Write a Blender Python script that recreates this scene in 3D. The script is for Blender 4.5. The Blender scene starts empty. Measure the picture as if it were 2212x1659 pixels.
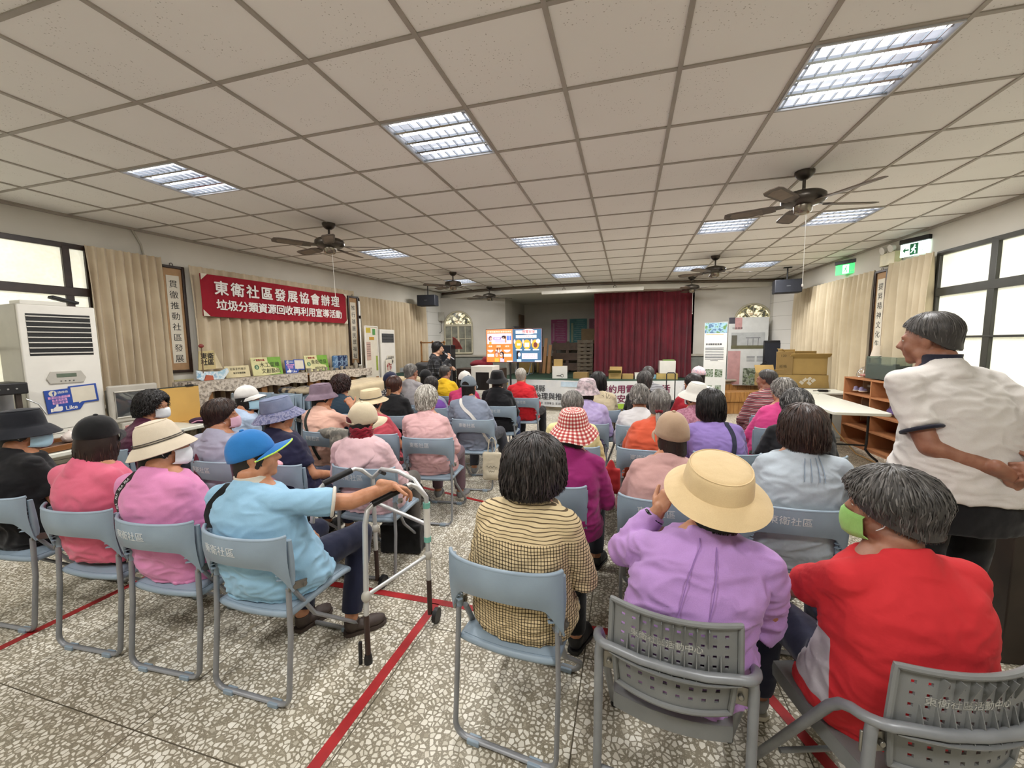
import bpy, math, random
import numpy as np
from mathutils import Matrix, Vector, Euler
random.seed(7)
rng = np.random.default_rng(7)
S = bpy.context.scene
COL = S.collection
PI = math.pi
# ---------------------------------------------------------------- camera
CAMH = 1.62
def _axes(y, p, r):
    cy, sy = math.cos(y), math.sin(y)
    F = Vector((sy*math.cos(p), cy*math.cos(p), math.sin(p)))
    R0 = Vector((cy, -sy, 0)); U0 = R0.cross(F)
    return math.cos(r)*R0+math.sin(r)*U0, -math.sin(r)*R0+math.cos(r)*U0, F
_R, _U, _F = _axes(-.2770, -.0997, -.0113)
cam = bpy.data.cameras.new('camera'); camo = bpy.data.objects.new('camera', cam); COL.objects.link(camo)
cam.sensor_width = 36.0; cam.lens = 877.0/2212*36.0; cam.clip_start = 0.05; cam.clip_end = 100
camo.matrix_world = Matrix(((_R.x, _U.x, -_F.x, 0), (_R.y, _U.y, -_F.y, 0), (_R.z, _U.z, -_F.z, CAMH), (0, 0, 0, 1)))
S.camera = camo
# ---------------------------------------------------------------- world, exposure
W = bpy.data.worlds.new('world'); S.world = W; W.use_nodes = True
_bg = W.node_tree.nodes['Background']; _bg.inputs[0].default_value = (0.80, 0.90, 1.0, 1); _bg.inputs[1].default_value = 1.2
S.view_settings.view_transform = 'Standard'; S.view_settings.look = 'None'
S.view_settings.gamma = 1.0; S.view_settings.use_curve_mapping = False
S.view_settings.exposure = 1.28
TUBE_POWER = 2.2        # surface brightness of the fluorescent tubes
LAMP_WATTS = 17.5       # light each ceiling fixture sheds into the room
WINDOW_POWER = 0.345      # emission of the daylit frosted panes
S.cycles.use_denoising = True
S.cycles.use_adaptive_sampling = True; S.cycles.adaptive_threshold = .05; S.cycles.adaptive_min_samples = 12
S.cycles.max_bounces = 6; S.cycles.diffuse_bounces = 4; S.cycles.glossy_bounces = 2; S.cycles.transmission_bounces = 6
S.cycles.caustics_reflective = False; S.cycles.caustics_refractive = False
S.cycles.sample_clamp_indirect = 6.0
# ---------------------------------------------------------------- materials
def lin(h):
    h = h.lstrip('#'); c = [int(h[i:i+2], 16)/255 for i in (0, 2, 4)]
    return tuple((x/12.92 if x <= .04045 else ((x+.055)/1.055)**2.4) for x in c)+(1,)
_mats = {}
class N:
    """small node helper"""
    def __init__(s, name):
        s.m = bpy.data.materials.new(name); s.m.use_nodes = True; s.t = s.m.node_tree
        s.b = s.t.nodes['Principled BSDF']; s.out = s.t.nodes['Material Output']
    def n(s, typ, **kw):
        nd = s.t.nodes.new(typ)
        for k, v in kw.items():
            if k.startswith('i_'):
                kk = k[2:]; kk = int(kk) if kk.isdigit() else kk
                nd.inputs[kk].default_value = v
            else: setattr(nd, k, v)
        return nd
    def l(s, a, b): s.t.links.new(a, b)
    def obj(s, scale=(1, 1, 1), rot=(0, 0, 0), which='Object'):
        tc = s.n('ShaderNodeTexCoord'); mp = s.n('ShaderNodeMapping')
        mp.inputs['Scale'].default_value = scale; mp.inputs['Rotation'].default_value = rot
        s.l(tc.outputs[which], mp.inputs[0]); return mp.outputs[0]
    def mix(s, fac, a, b, mode='MIX'):
        m = s.n('ShaderNodeMix', data_type='RGBA', blend_type=mode)
        for sock, v in ((m.inputs[0], fac), (m.inputs[6], a), (m.inputs[7], b)):
            if hasattr(v, 'is_linked') or hasattr(v, 'links'): s.l(v, sock)
            else: sock.default_value = v
        return m.outputs[2]
    def math(s, op, a, b=0.5, c=None):
        m = s.n('ShaderNodeMath', operation=op)
        for i, v in enumerate((a, b) if c is None else (a, b, c)):
            if hasattr(v, 'links'): s.l(v, m.inputs[i])
            else: m.inputs[i].default_value = v
        return m.outputs[0]
    def ramp(s, fac, stops, interp='LINEAR'):
        r = s.n('ShaderNodeValToRGB'); r.color_ramp.interpolation = interp
        e = r.color_ramp.elements
        while len(e) < len(stops): e.new(0.5)
        for q, (p, c) in zip(e, stops): q.position = p; q.color = c if not isinstance(c, str) else lin(c)
        s.l(fac, r.inputs[0]); return r.outputs[0]
    def noise(s, vec, scale, detail=3, rough=.5):
        n = s.n('ShaderNodeTexNoise'); n.inputs['Scale'].default_value = scale
        n.inputs['Detail'].default_value = detail; n.inputs['Roughness'].default_value = rough
        s.l(vec, n.inputs['Vector']); return n.outputs['Fac']
    def bump(s, h, strength=.3, dist=.01):
        b = s.n('ShaderNodeBump'); b.inputs['Strength'].default_value = strength; b.inputs['Distance'].default_value = dist
        s.l(h, b.inputs['Height']); s.l(b.outputs[0], s.b.inputs['Normal'])
    def set(s, **kw):
        for k, v in kw.items():
            i = s.b.inputs[k.replace('_', ' ')]
            if hasattr(v, 'links'): s.l(v, i)
            else: i.default_value = v
def mat(key, col='#808080', rough=.55, metal=0., var=.08, scale=9., bump=0., bscale=60., spec=.5, sheen=0., trans=0., ior=1.45, alpha=1., coat=0.):
    if key in _mats: return _mats[key]
    k = N(key); c = lin(col); vec = k.obj()
    if var > 0:
        f = k.noise(vec, scale, 4)
        lo = tuple(x*(1-var*1.6) for x in c[:3])+(1,); hi = tuple(min(1, x*(1+var*1.3)) for x in c[:3])+(1,)
        k.set(Base_Color=k.ramp(f, [(.3, lo), (.7, hi)]))
    else: k.set(Base_Color=c)
    k.set(Roughness=rough, Metallic=metal)
    k.b.inputs['Specular IOR Level'].default_value = spec
    if sheen: k.b.inputs['Sheen Weight'].default_value = sheen
    if trans: k.b.inputs['Transmission Weight'].default_value = trans; k.b.inputs['IOR'].default_value = ior
    if coat: k.b.inputs['Coat Weight'].default_value = coat
    if bump: k.bump(k.noise(vec, bscale, 3), bump, .004)
    _mats[key] = k.m; return k.m
def cloth(key, col, var=.10, rough=.85, weave=420.):
    if key in _mats: return _mats[key]
    k = N(key); c = lin(col); vec = k.obj()
    f = k.noise(vec, 5, 4); g = k.noise(vec, weave, 1)
    lo = tuple(x*(1-var*1.4) for x in c[:3])+(1,); hi = tuple(min(1, x*(1+var)) for x in c[:3])+(1,)
    a = k.ramp(f, [(.3, lo), (.7, hi)])
    k.set(Base_Color=k.mix(.12, a, g, 'OVERLAY'), Roughness=rough)
    k.b.inputs['Sheen Weight'].default_value = .15; k.b.inputs['Specular IOR Level'].default_value = .2
    h = k.math('ADD', k.math('MULTIPLY', k.noise(vec, 15, 2, .4), 3.0), k.math('MULTIPLY', g, .10))
    k.bump(h, .38, .005)
    _mats[key] = k.m; return k.m
def emit(key, col, strength):
    if key in _mats: return _mats[key]
    k = N(key); k.set(Base_Color=lin(col), Roughness=.4)
    k.b.inputs['Emission Color'].default_value = lin(col); k.b.inputs['Emission Strength'].default_value = strength
    _mats[key] = k.m; return k.m
# ---------------------------------------------------------------- mesh builder
def basis(d):
    d = Vector(d).normalized(); a = Vector((0, 0, 1)) if abs(d.z) < .95 else Vector((1, 0, 0))
    u = d.cross(a).normalized(); return u, u.cross(d).normalized()
class MB:
    def __init__(s): s.v = []; s.f = []; s.mi = []; s.uvs = []; s.cur = 0; s.tone = []; s.tcur = 0.5
    def add(s, vs, fs, uv=None, M=None):
        n = len(s.v)
        if M is not None: vs = [tuple(M @ Vector(v)) for v in vs]
        s.v += [tuple(v) for v in vs]; s.f += [tuple(i+n for i in f) for f in fs]
        s.mi += [s.cur]*len(fs); s.tone += [s.tcur]*len(vs)
        s.uvs += (uv if uv is not None else [(0, 0)]*len(vs))
        return s
    def box(s, c, d, M=None, R=None):
        x, y, z = d[0]/2, d[1]/2, d[2]/2; vs = []
        for i in (-1, 1):
            for j in (-1, 1):
                for k in (-1, 1):
                    p = Vector((i*x, j*y, k*z))
                    if R is not None: p = R @ p
                    vs.append(p+Vector(c))
        return s.add(vs, [(0, 1, 3, 2), (4, 6, 7, 5), (0, 4, 5, 1), (2, 3, 7, 6), (0, 2, 6, 4), (1, 5, 7, 3)], M=M)
    def tube(s, pts, r, seg=8, M=None, caps=True, closed=False, flat=1.0, up=None):
        pts = [Vector(p) for p in pts]; n = len(pts)
        rs = r if hasattr(r, '__len__') else [r]*n
        vs = []; fs = []; u0 = None; L = 0; uv = []
        for i, p in enumerate(pts):
            if closed: d = pts[(i+1) % n]-pts[i-1]
            else: d = pts[min(i+1, n-1)]-pts[max(i-1, 0)]
            if d.length < 1e-9: d = Vector((0, 0, 1))
            d.normalize()
            if u0 is None:
                if up is not None: u = d.cross(Vector(up)); u = u.normalized() if u.length > 1e-6 else basis(d)[0]
                else: u = basis(d)[0]
            else: u = (u0-d*u0.dot(d)); u = u.normalized() if u.length > 1e-6 else basis(d)[0]
            u0 = u; w = d.cross(u)
            if i: L += (p-pts[i-1]).length
            for k in range(seg):
                a = 2*PI*k/seg; vs.append(p+(u*math.cos(a)+w*math.sin(a)*flat)*rs[i]); uv.append((k/seg, L))
        for i in range(n if closed else n-1):
            j = (i+1) % n
            for k in range(seg):
                q = (k+1) % seg; fs.append((i*seg+k, i*seg+q, j*seg+q, j*seg+k))
        if caps and not closed:
            fs.append(tuple(range(seg-1, -1, -1))); fs.append(tuple((n-1)*seg+k for k in range(seg)))
        return s.add(vs, fs, uv, M)
    def loft(s, rings, M=None, caps=True, closed=True, uv=None):
        n = len(rings[0]); vs = [p for r in rings for p in r]; fs = []
        for i in range(len(rings)-1):
            for k in range(n if closed else n-1):
                q = (k+1) % n; fs.append((i*n+k, i*n+q, (i+1)*n+q, (i+1)*n+k))
        if caps and closed:
            fs.append(tuple(range(n-1, -1, -1))); fs.append(tuple((len(rings)-1)*n+k for k in range(n)))
        if uv is None and closed: uv = [(k/n, i/max(1, len(rings)-1)) for i in range(len(rings)) for k in range(n)]
        return s.add(vs, fs, uv, M)
    def lathe(s, prof, seg=24, M=None, sx=1, sy=1, caps=True):
        return s.loft([[(r*sx*math.cos(2*PI*k/seg), r*sy*math.sin(2*PI*k/seg), z) for k in range(seg)] for r, z in prof], M, caps)
    def ell(s, c, r, R=None, seg=16, rings=10, M=None):
        rg = []
        for i in range(1, rings):
            t = PI*i/rings; row = []
            for k in range(seg):
                a = 2*PI*k/seg; p = Vector((r[0]*math.sin(t)*math.cos(a), r[1]*math.sin(t)*math.sin(a), -r[2]*math.cos(t)))
                if R is not None: p = R @ p
                row.append(p+Vector(c))
            rg.append(row)
        vs = [p for q in rg for p in q]; n = seg; fs = []
        for i in range(len(rg)-1):
            for k in range(n): fs.append((i*n+k, i*n+(k+1) % n, (i+1)*n+(k+1) % n, (i+1)*n+k))
        pb = Vector((0, 0, -r[2])); pt = Vector((0, 0, r[2]))
        if R is not None: pb = R @ pb; pt = R @ pt
        b = len(vs); vs += [pb+Vector(c), pt+Vector(c)]; l = (len(rg)-1)*n
        for k in range(n): fs.append((b, (k+1) % n, k)); fs.append((b+1, l+k, l+(k+1) % n))
        return s.add(vs, fs, M=M)
    def cap(s, p0, p1, r0, r1, seg=14):
        s.ell(p0, (r0,)*3, seg=seg, rings=8); s.ell(p1, (r1,)*3, seg=seg, rings=8)
        return s.tube([p0, p1], [r0, r1], seg)
    def prism(s, poly, z0, z1, M=None):
        n = len(poly); vs = [(x, y, z0) for x, y in poly]+[(x, y, z1) for x, y in poly]
        fs = [tuple(range(n-1, -1, -1)), tuple(range(n, 2*n))]+[(i, (i+1) % n, n+(i+1) % n, n+i) for i in range(n)]
        return s.add(vs, fs, M=M)
    def disc(s, c, r, z0, z1, seg=20, sx=1, M=None):
        return s.prism([(c[0]+r*sx*math.cos(2*PI*k/seg), c[1]+r*math.sin(2*PI*k/seg)) for k in range(seg)], z0, z1, M)
    def sheet(s, P, th=.004):
        """grid P[i][j] of points -> closed slab of thickness th"""
        a = np.array(P, float); ni, nj = a.shape[:2]
        du = np.gradient(a, axis=0); dv = np.gradient(a, axis=1); nr = np.cross(du, dv)
        nr /= np.linalg.norm(nr, axis=2, keepdims=True)+1e-9; b = a-nr*th
        vs = [tuple(p) for p in a.reshape(-1, 3)]+[tuple(p) for p in b.reshape(-1, 3)]; o = ni*nj; fs = []
        uv = [(i/(ni-1), j/(nj-1)) for i in range(ni) for j in range(nj)]*2
        for i in range(ni-1):
            for j in range(nj-1):
                q = i*nj+j; fs.append((q, q+nj, q+nj+1, q+1)); fs.append((o+q, o+q+1, o+q+nj+1, o+q+nj))
        for j in range(nj-1):
            fs.append((j, j+1, o+j+1, o+j)); q = (ni-1)*nj+j; fs.append((q, o+q, o+q+1, q+1))
        for i in range(ni-1):
            q = i*nj; fs.append((q, o+q, o+q+nj, q+nj)); q = i*nj+nj-1; fs.append((q, q+nj, o+q+nj, o+q))
        return s.add(vs, fs, uv)
    def mesh(s, name, mats, smooth=50):
        me = bpy.data.meshes.new(name); me.from_pydata(s.v, [], s.f)
        for m in (mats if isinstance(mats, (list, tuple)) else [mats]): me.materials.append(m)
        me.polygons.foreach_set('material_index', s.mi)
        if any(u != (0, 0) for u in s.uvs[:50]) or any(u != (0, 0) for u in s.uvs[-50:]):
            ul = me.uv_layers.new(name='UVMap'); li = np.zeros(len(me.loops), int); me.loops.foreach_get('vertex_index', li)
            ul.data.foreach_set('uv', np.array(s.uvs, float)[li].ravel())
        if len(set(s.tone[:4000])) > 1:
            at = me.attributes.new('tone', 'FLOAT', 'POINT'); at.data.foreach_set('value', s.tone)
        me.validate(); me.update()
        if smooth:
            me.polygons.foreach_set('use_smooth', [True]*len(me.polygons)); me.set_sharp_from_angle(angle=math.radians(smooth))
        return me
    def build(s, name, mats, parent=None, M=None, smooth=50, bevel=0, label=None):
        o = bpy.data.objects.new(name, s.mesh(name, mats, smooth)); COL.objects.link(o)
        if parent is not None: o.parent = parent
        if M is not None: o.matrix_local = M if parent is not None else M; 
        if bevel:
            b = o.modifiers.new('bevel', 'BEVEL'); b.width = bevel; b.segments = 2; b.limit_method = 'ANGLE'; b.angle_limit = math.radians(40)
        if label: o['label'] = label
        return o
def tag(o, label, cat, group=None, kind=None):
    o['label'] = label; o['category'] = cat
    if group: o['group'] = group
    if kind: o['kind'] = kind
    return o
def struct(o): o['kind'] = 'structure'; return o
def thing(name, label, cat, M=None, group=None):
    o = bpy.data.objects.new(name, None); COL.objects.link(o); o.empty_display_size = .1
    if M is not None: o.matrix_world = M
    return tag(o, label, cat, group)
def T(x, y, z): return Matrix.Translation((x, y, z))
def RZ(a): return Matrix.Rotation(a, 4, 'Z')
def at(x, y, z=0, deg=0): return T(x, y, z) @ RZ(math.radians(deg))
def copy_tree(o, M=None, label=None, group=None, parent=None):
    c = o.copy(); COL.objects.link(c)
    if parent is not None: c.parent = parent
    if M is not None: c.matrix_world = M
    if label: c['label'] = label
    if group: c['group'] = group
    for ch in list(o.children): copy_tree(ch, parent=c)
    return c
def flatm(axx, axy, axz, p):
    return Matrix(((axx[0], axy[0], axz[0], p[0]), (axx[1], axy[1], axz[1], p[1]), (axx[2], axy[2], axz[2], p[2]), (0, 0, 0, 1)))
CZ = 3.062
_kl = math.hypot(1, .1); _kr = math.hypot(1, .06)
def lx(y): return -5.85+.1*(y-3.05)
def rx(y): return 3.85-.06*(y-5.4)
def ML(y, z, off=0):   # frame on the left wall: X along the wall (towards the stage), Y up, Z into the room
    return flatm((.1/_kl, 1/_kl, 0), (0, 0, 1), (1/_kl, -.1/_kl, 0), (lx(y)+off/_kl, y-off*.1/_kl, z))
def MR(y, z, off=0):   # right wall: X towards the camera, Y up, Z into the room
    return flatm((.06/_kr, -1/_kr, 0), (0, 0, 1), (-1/_kr, -.06/_kr, 0), (rx(y)-off/_kr, y-off*.06/_kr, z))
def MF(x, y, z, deg=0):  # facing the camera side: X right, Y up, Z towards the audience
    return T(x, y, z) @ RZ(math.radians(deg)) @ flatm((1, 0, 0), (0, 0, 1), (0, -1, 0), (0, 0, 0))
_font = None
def text(body, size, m, parent, name='lettering', M=None, th=.0012, align='CENTER', bold=0, sp=1.0, line=1.0, sx=1.0, label=None):
    cu = bpy.data.curves.new(name, 'FONT'); cu.body = body; cu.size = size; cu.extrude = th; cu.align_x = align; cu.align_y = 'CENTER'
    cu.space_character = sp; cu.space_line = line; cu.resolution_u = 2
    o = bpy.data.objects.new(name, cu); COL.objects.link(o)
    dg = bpy.context.evaluated_depsgraph_get()
    me = bpy.data.meshes.new_from_object(o.evaluated_get(dg)); bpy.data.objects.remove(o); bpy.data.curves.remove(cu)
    if bold:
        n = len(me.vertices); v = np.empty(n*3); me.vertices.foreach_get('co', v); v = v.reshape(-1, 3); q = MB(); fs = [tuple(p.vertices) for p in me.polygons]
        for k, (dx, dy) in enumerate(((0, 0), (bold, 0), (-bold, 0), (0, bold), (0, -bold))): q.add([tuple(p) for p in v+np.array([dx, dy, .00002*k])], fs)
        bpy.data.meshes.remove(me); me = q.mesh(name, m, smooth=0)
    me.materials.clear(); me.materials.append(m)
    t = bpy.data.objects.new(name, me); COL.objects.link(t)
    if parent is not None: t.parent = parent
    MM = (M if M is not None else Matrix()) @ Matrix.Diagonal((sx, 1, 1, 1))
    t.matrix_local = MM
    if label: t['label'] = label
    return t
def bend(o, fn):
    """lay a flat lettering mesh onto a curved surface: fn(x, y) -> point"""
    me = o.data; n = len(me.vertices); v = np.empty(n*3); me.vertices.foreach_get('co', v); v = v.reshape(-1, 3)
    me.vertices.foreach_set('co', np.array([fn(x, y, z) for x, y, z in v]).ravel()); me.update(); return o
# gradient noise for cloth folds
_perm = rng.permutation(256); _perm = np.concatenate([_perm, _perm, _perm]); _grad = rng.normal(size=(256, 3)); _grad /= np.linalg.norm(_grad, axis=1, keepdims=True)
def pnoise(P):
    P = np.asarray(P, float); i = np.floor(P).astype(int); f = P-i; i &= 255; u = f*f*f*(f*(f*6-15)+10); r = 0
    for dx in (0, 1):
        for dy in (0, 1):
            for dz in (0, 1):
                g = _grad[_perm[_perm[_perm[i[:, 0]+dx]+i[:, 1]+dy]+i[:, 2]+dz]]
                w = np.where(dx, u[:, 0], 1-u[:, 0])*np.where(dy, u[:, 1], 1-u[:, 1])*np.where(dz, u[:, 2], 1-u[:, 2])
                r = r+w*((f-np.array([dx, dy, dz]))*g).sum(1)
    return r
def remesh(mb, voxel, smooth=4, disp=None, name='m'):
    """union of the closed shapes in mb as one continuous surface"""
    me = bpy.data.meshes.new(name); me.from_pydata(mb.v, [], mb.f); me.update()
    o = bpy.data.objects.new(name, me); COL.objects.link(o)
    r = o.modifiers.new('r', 'REMESH'); r.mode = 'VOXEL'; r.voxel_size = voxel
    if smooth: q = o.modifiers.new('s', 'SMOOTH'); q.factor = .5; q.iterations = smooth
    dg = bpy.context.evaluated_depsgraph_get()
    out = bpy.data.meshes.new_from_object(o.evaluated_get(dg)); bpy.data.objects.remove(o); bpy.data.meshes.remove(me)
    n = len(out.vertices)
    if disp is not None and n:
        v = np.empty(n*3); out.vertices.foreach_get('co', v); v = v.reshape(-1, 3)
        nr = np.empty(n*3); out.vertex_normals.foreach_get('vector', nr); nr = nr.reshape(-1, 3)
        v = v+nr*disp(v)[:, None]; out.vertices.foreach_set('co', v.ravel())
    out.polygons.foreach_set('use_smooth', [True]*len(out.polygons)); out.name = name; out.update()
    return out
def mesh_obj(me, name, m, parent=None, M=None, label=None):
    me.materials.clear(); me.materials.append(m)
    o = bpy.data.objects.new(name, me); COL.objects.link(o)
    if parent is not None: o.parent = parent
    if M is not None: o.matrix_local = M
    if label: o['label'] = label
    return o
# ================================================================ ROOM
X0, Y0, TP = -.366, 1.856, .61
LIGHTS = [(-6, 1), (-2, 1), (2, 1), (-6, 6), (-2, 6), (2, 6), (4, 6), (-6, 11), (-2, 11), (2, 11), (4, 11), (-6, -4), (-2, -4), (2, -4)]
def m_floor():
    k = N('terrazzo'); v = k.obj()
    nz = k.n('ShaderNodeTexNoise'); nz.inputs['Scale'].default_value = 14; k.l(v, nz.inputs['Vector'])
    wv = k.n('ShaderNodeVectorMath', operation='MULTIPLY_ADD'); k.l(nz.outputs['Color'], wv.inputs[0]); wv.inputs[1].default_value = (.02,)*3; k.l(v, wv.inputs[2])
    def vor(scale, feat): 
        q = k.n('ShaderNodeTexVoronoi', feature=feat); q.inputs['Scale'].default_value = scale; q.inputs['Randomness'].default_value = .9; k.l(wv.outputs[0], q.inputs['Vector']); return q
    e = vor(44, 'DISTANCE_TO_EDGE'); c = vor(44, 'F1')
    sep = k.n('ShaderNodeSeparateColor'); k.l(c.outputs['Color'], sep.inputs[0])
    chip = k.ramp(sep.outputs[0], [(0, '#a39a86'), (.10, '#dfdacb'), (.6, '#f5f1e5'), (1, '#d6cfbe')])
    th = k.math('ADD', k.math('MULTIPLY', sep.outputs[1], .20), .06)
    edge = k.math('GREATER_THAN', e.outputs['Distance'], th)
    e2 = vor(120, 'DISTANCE_TO_EDGE'); small = k.math('GREATER_THAN', e2.outputs['Distance'], .23)
    base = k.ramp(k.noise(v, 3, 4), [(.3, '#8a8270'), (.7, '#9c9482')])
    base = k.mix(small, base, lin('#b3ab98'))
    col = k.mix(edge, base, chip)
    sx = k.n('ShaderNodeSeparateXYZ'); k.l(v, sx.inputs[0])
    def joint(out, off, pitch):
        d = k.math('PINGPONG', k.math('ADD', out, off), pitch/2); return k.math('LESS_THAN', d, .0028)
    j = k.math('MAXIMUM', joint(sx.outputs[0], 1.09+.9*20, .9), joint(sx.outputs[1], -1.07+.9*20, .9))
    col = k.mix(j, col, lin('#5c5546'))
    dirt = k.ramp(k.noise(v, 1.1, 4), [(.35, (.80, .79, .76, 1)), (.65, (1, 1, 1, 1))]); col = k.mix(1.0, col, dirt, 'MULTIPLY')
    k.set(Base_Color=col, Roughness=k.ramp(k.noise(v, 5, 3), [(.3, (.27,)*3+(1,)), (.7, (.42,)*3+(1,))])); k.b.inputs['Specular IOR Level'].default_value = .45
    return k.m
def m_tile():
    k = N('mineral_tile'); v = k.obj(); c = k.ramp(k.noise(v, .7, 3), [(.3, '#efede9'), (.7, '#f6f4f0')])
    q = k.n('ShaderNodeTexVoronoi', feature='F1'); q.inputs['Scale'].default_value = 58; k.l(v, q.inputs['Vector'])
    big = k.math('GREATER_THAN', k.noise(v, 4, 2), .5)
    pit = k.math('MULTIPLY', k.math('LESS_THAN', q.outputs['Distance'], k.math('MULTIPLY', k.noise(v, 23, 2), .32)), k.math('MULTIPLY', big, .5))
    k.set(Base_Color=k.mix(pit, c, lin('#8d8478')), Roughness=.9); return k.m
M_FLOOR, M_TILE = m_floor(), m_tile()
M_BAR = mat('ceiling_bar', '#a69f95', .5, var=.05)
M_WALL = mat('wall_paint', '#cfcbc0', .85, var=.05, scale=1.3, bump=.06, bscale=40)
M_WALLF = mat('stage_wall_paint', '#c3bfb6', .85, var=.05, scale=1.3)
M_DKWOOD = mat('dark_wood_frame', '#2b1c16', .4, var=.25, scale=14)
M_BLACK = mat('black_plastic', '#141416', .45, var=.05)
M_WHITE = mat('white_plastic', '#dedbd2', .35, var=.02)
def quad(name, pts, m, smooth=0):
    b = MB(); b.add(pts, [tuple(range(len(pts)))]); return b.build(name, m, smooth=smooth)
def slabwall(name, p, q, z0, z1, th, m):     # wall from p to q, thickness th to the left of p->q
    d = Vector((q[0]-p[0], q[1]-p[1], 0)).normalized(); n = Vector((-d.y, d.x, 0))*th
    b = MB(); b.prism([(p[0], p[1]), (q[0], q[1]), (q[0]+n.x, q[1]+n.y), (p[0]+n.x, p[1]+n.y)], z0, z1); return struct(b.build(name, m, smooth=0))
b = MB(); b.box((-1, 5, -.1), (13, 19, .2)); struct(b.build('floor', M_FLOOR, smooth=0))
slabwall('wall_left', (lx(-3), -3), (lx(13.5), 13.5), 0, 3.3, .2, M_WALL)
slabwall('wall_right', (rx(13.5), 13.5), (rx(-3), -3), 0, 3.3, .2, M_WALL)
slabwall('wall_back', (5, -3), (-7, -3), 0, 3.3, -.2, M_WALL).data  # behind the viewer
slabwall('wall_front', (-5.3, 13.2), (3.8, 13.2), 0, 3.3, .2, M_WALLF)
slabwall('wall_front_left', (-5.12, 10.5), (-3.3, 11.0), 0, 2.9, .15, M_WALLF)
slabwall('wall_stage_left', (-3.3, 11.0), (-3.3, 13.2), 0, 2.9, .15, M_WALLF)
slabwall('wall_front_right', (1.42, 11.0), (3.54, 11.0), 0, 2.9, .15, M_WALLF)
slabwall('wall_stage_right', (1.42, 13.2), (1.42, 11.0), 0, 2.9, .15, M_WALLF)
# ceiling: tiles, T-bars, holes for the lights
b = MB(); c0, c1, r0, r1 = -10, 8, -9, 16
for c in range(c0, c1):
    for r in range(r0, r1):
        if (c, r) in LIGHTS: continue
        x, y = X0+c*TP, Y0+r*TP; b.add([(x, y, CZ), (x, y+TP, CZ), (x+TP, y+TP, CZ), (x+TP, y, CZ)], [(0, 1, 2, 3)])
b.cur = 1
for c in range(c0, c1+1): b.box((X0+c*TP, Y0+(r0+r1)/2*TP, CZ-.001), (.024, (r1-r0)*TP, .014))
for r in range(r0, r1+1):
    for c in range(c0, c1): b.box((X0+(c+.5)*TP, Y0+r*TP, CZ-.0005), (TP-.024, .024, .012))
b.cur = 2; b.box((-1, 4, CZ+.32), (14, 20, .04))
struct(b.build('ceiling', [M_TILE, M_BAR, M_WALL], smooth=0))
# wall edge trims under the ceiling
for nm, f, s in (('trim_1', lx, 1), ('trim_2', rx, -1)):
    b = MB(); b.prism([(f(-3), -3), (f(-3)+s*.025, -3), (f(11)+s*.025, 11), (f(11), 11)], CZ-.03, CZ-.002); struct(b.build(nm, M_BAR, smooth=0))
# curved beam above the stage mouth
def arc(pts, n=9):
    P = [Vector(p) for p in pts]; out = []
    for i in range(len(P)-1):
        a, b_, c, d = P[max(i-1, 0)], P[i], P[i+1], P[min(i+2, len(P)-1)]
        for t in range(n):
            t /= n; out.append(.5*((2*b_)+(c-a)*t+(2*a-5*b_+4*c-d)*t*t+(-a+3*b_-3*c+d)*t**3))
    return out+[P[-1]]
BEAM = arc([(-5.2, 10.75, 0), (-4.2, 10.45, 0), (-2.95, 10.21, 0), (-1.17, 10.16, 0), (.24, 10.36, 0), (1.6, 10.66, 0), (3.6, 11.1, 0)])
b = MB(); b.prism([(p.x, p.y) for p in BEAM]+[(3.6, 13.2), (-5.2, 13.2)], 2.88, CZ-.002); struct(b.build('beam', M_WALL, smooth=30))
b = MB(); b.tube([(p.x, p.y-.012, CZ-.022) for p in BEAM], .021, 8); b.tube([(p.x, p.y-.008, CZ-.06) for p in BEAM], .009, 6)
struct(b.build('trim_3', mat('brown_moulding', '#6b5c50', .5)))
STG = arc([(-5.1, 10.5, 0), (-4.2, 10.25, 0), (-2.87, 9.85, 0), (-1.64, 9.64, 0), (-.03, 9.66, 0), (1.4, 10.1, 0), (2.65, 10.75, 0), (3.5, 11.0, 0)])
M_STAGE = mat('stage_front_board', '#ab9f88', .6, var=.1)
b = MB(); b.prism([(p.x, p.y) for p in STG]+[(3.5, 13.2), (-5.1, 13.2)], 0, .66)
b.cur = 1; b.prism([(p.x, p.y-.03) for p in STG]+[(3.5, 13.2), (-5.1, 13.2)], .655, .72)
struct(b.build('stage', [M_STAGE, mat('stage_green_floor', '#2f4a3a', .8, var=.15)], smooth=25))
def m_panel():
    k = N('wood_panelling'); v = k.obj((1, 1, .15)); w = k.n('ShaderNodeTexWave', wave_type='BANDS', bands_direction='X', wave_profile='SAW')
    w.inputs['Scale'].default_value = 3.1; k.l(k.obj(), w.inputs[0]); g = k.noise(v, 30, 4)
    c = k.ramp(g, [(.3, '#a8743e'), (.7, '#c9975a')]); k.set(Base_Color=k.mix(k.math('LESS_THAN', w.outputs[1], .05), c, lin('#5d3c1e')), Roughness=.45); return k.m
M_PANEL = m_panel()
b = MB(); P = [p for p in STG if p.x > 1.3]
b.loft([[(p.x, p.y-.012, z) for p in P] for z in (0.03, .60)], closed=False); b.loft([[(p.x, p.y-.004, z) for p in P] for z in (0.03, .60)], closed=False)
struct(b.build('trim_4', M_PANEL, smooth=0))
b = MB(); b.tube([(p.x, p.y-.035, .69) for p in STG], .032, 8); struct(b.build('trim_5', mat('stage_lip', '#b4aea0', .5)))
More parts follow.
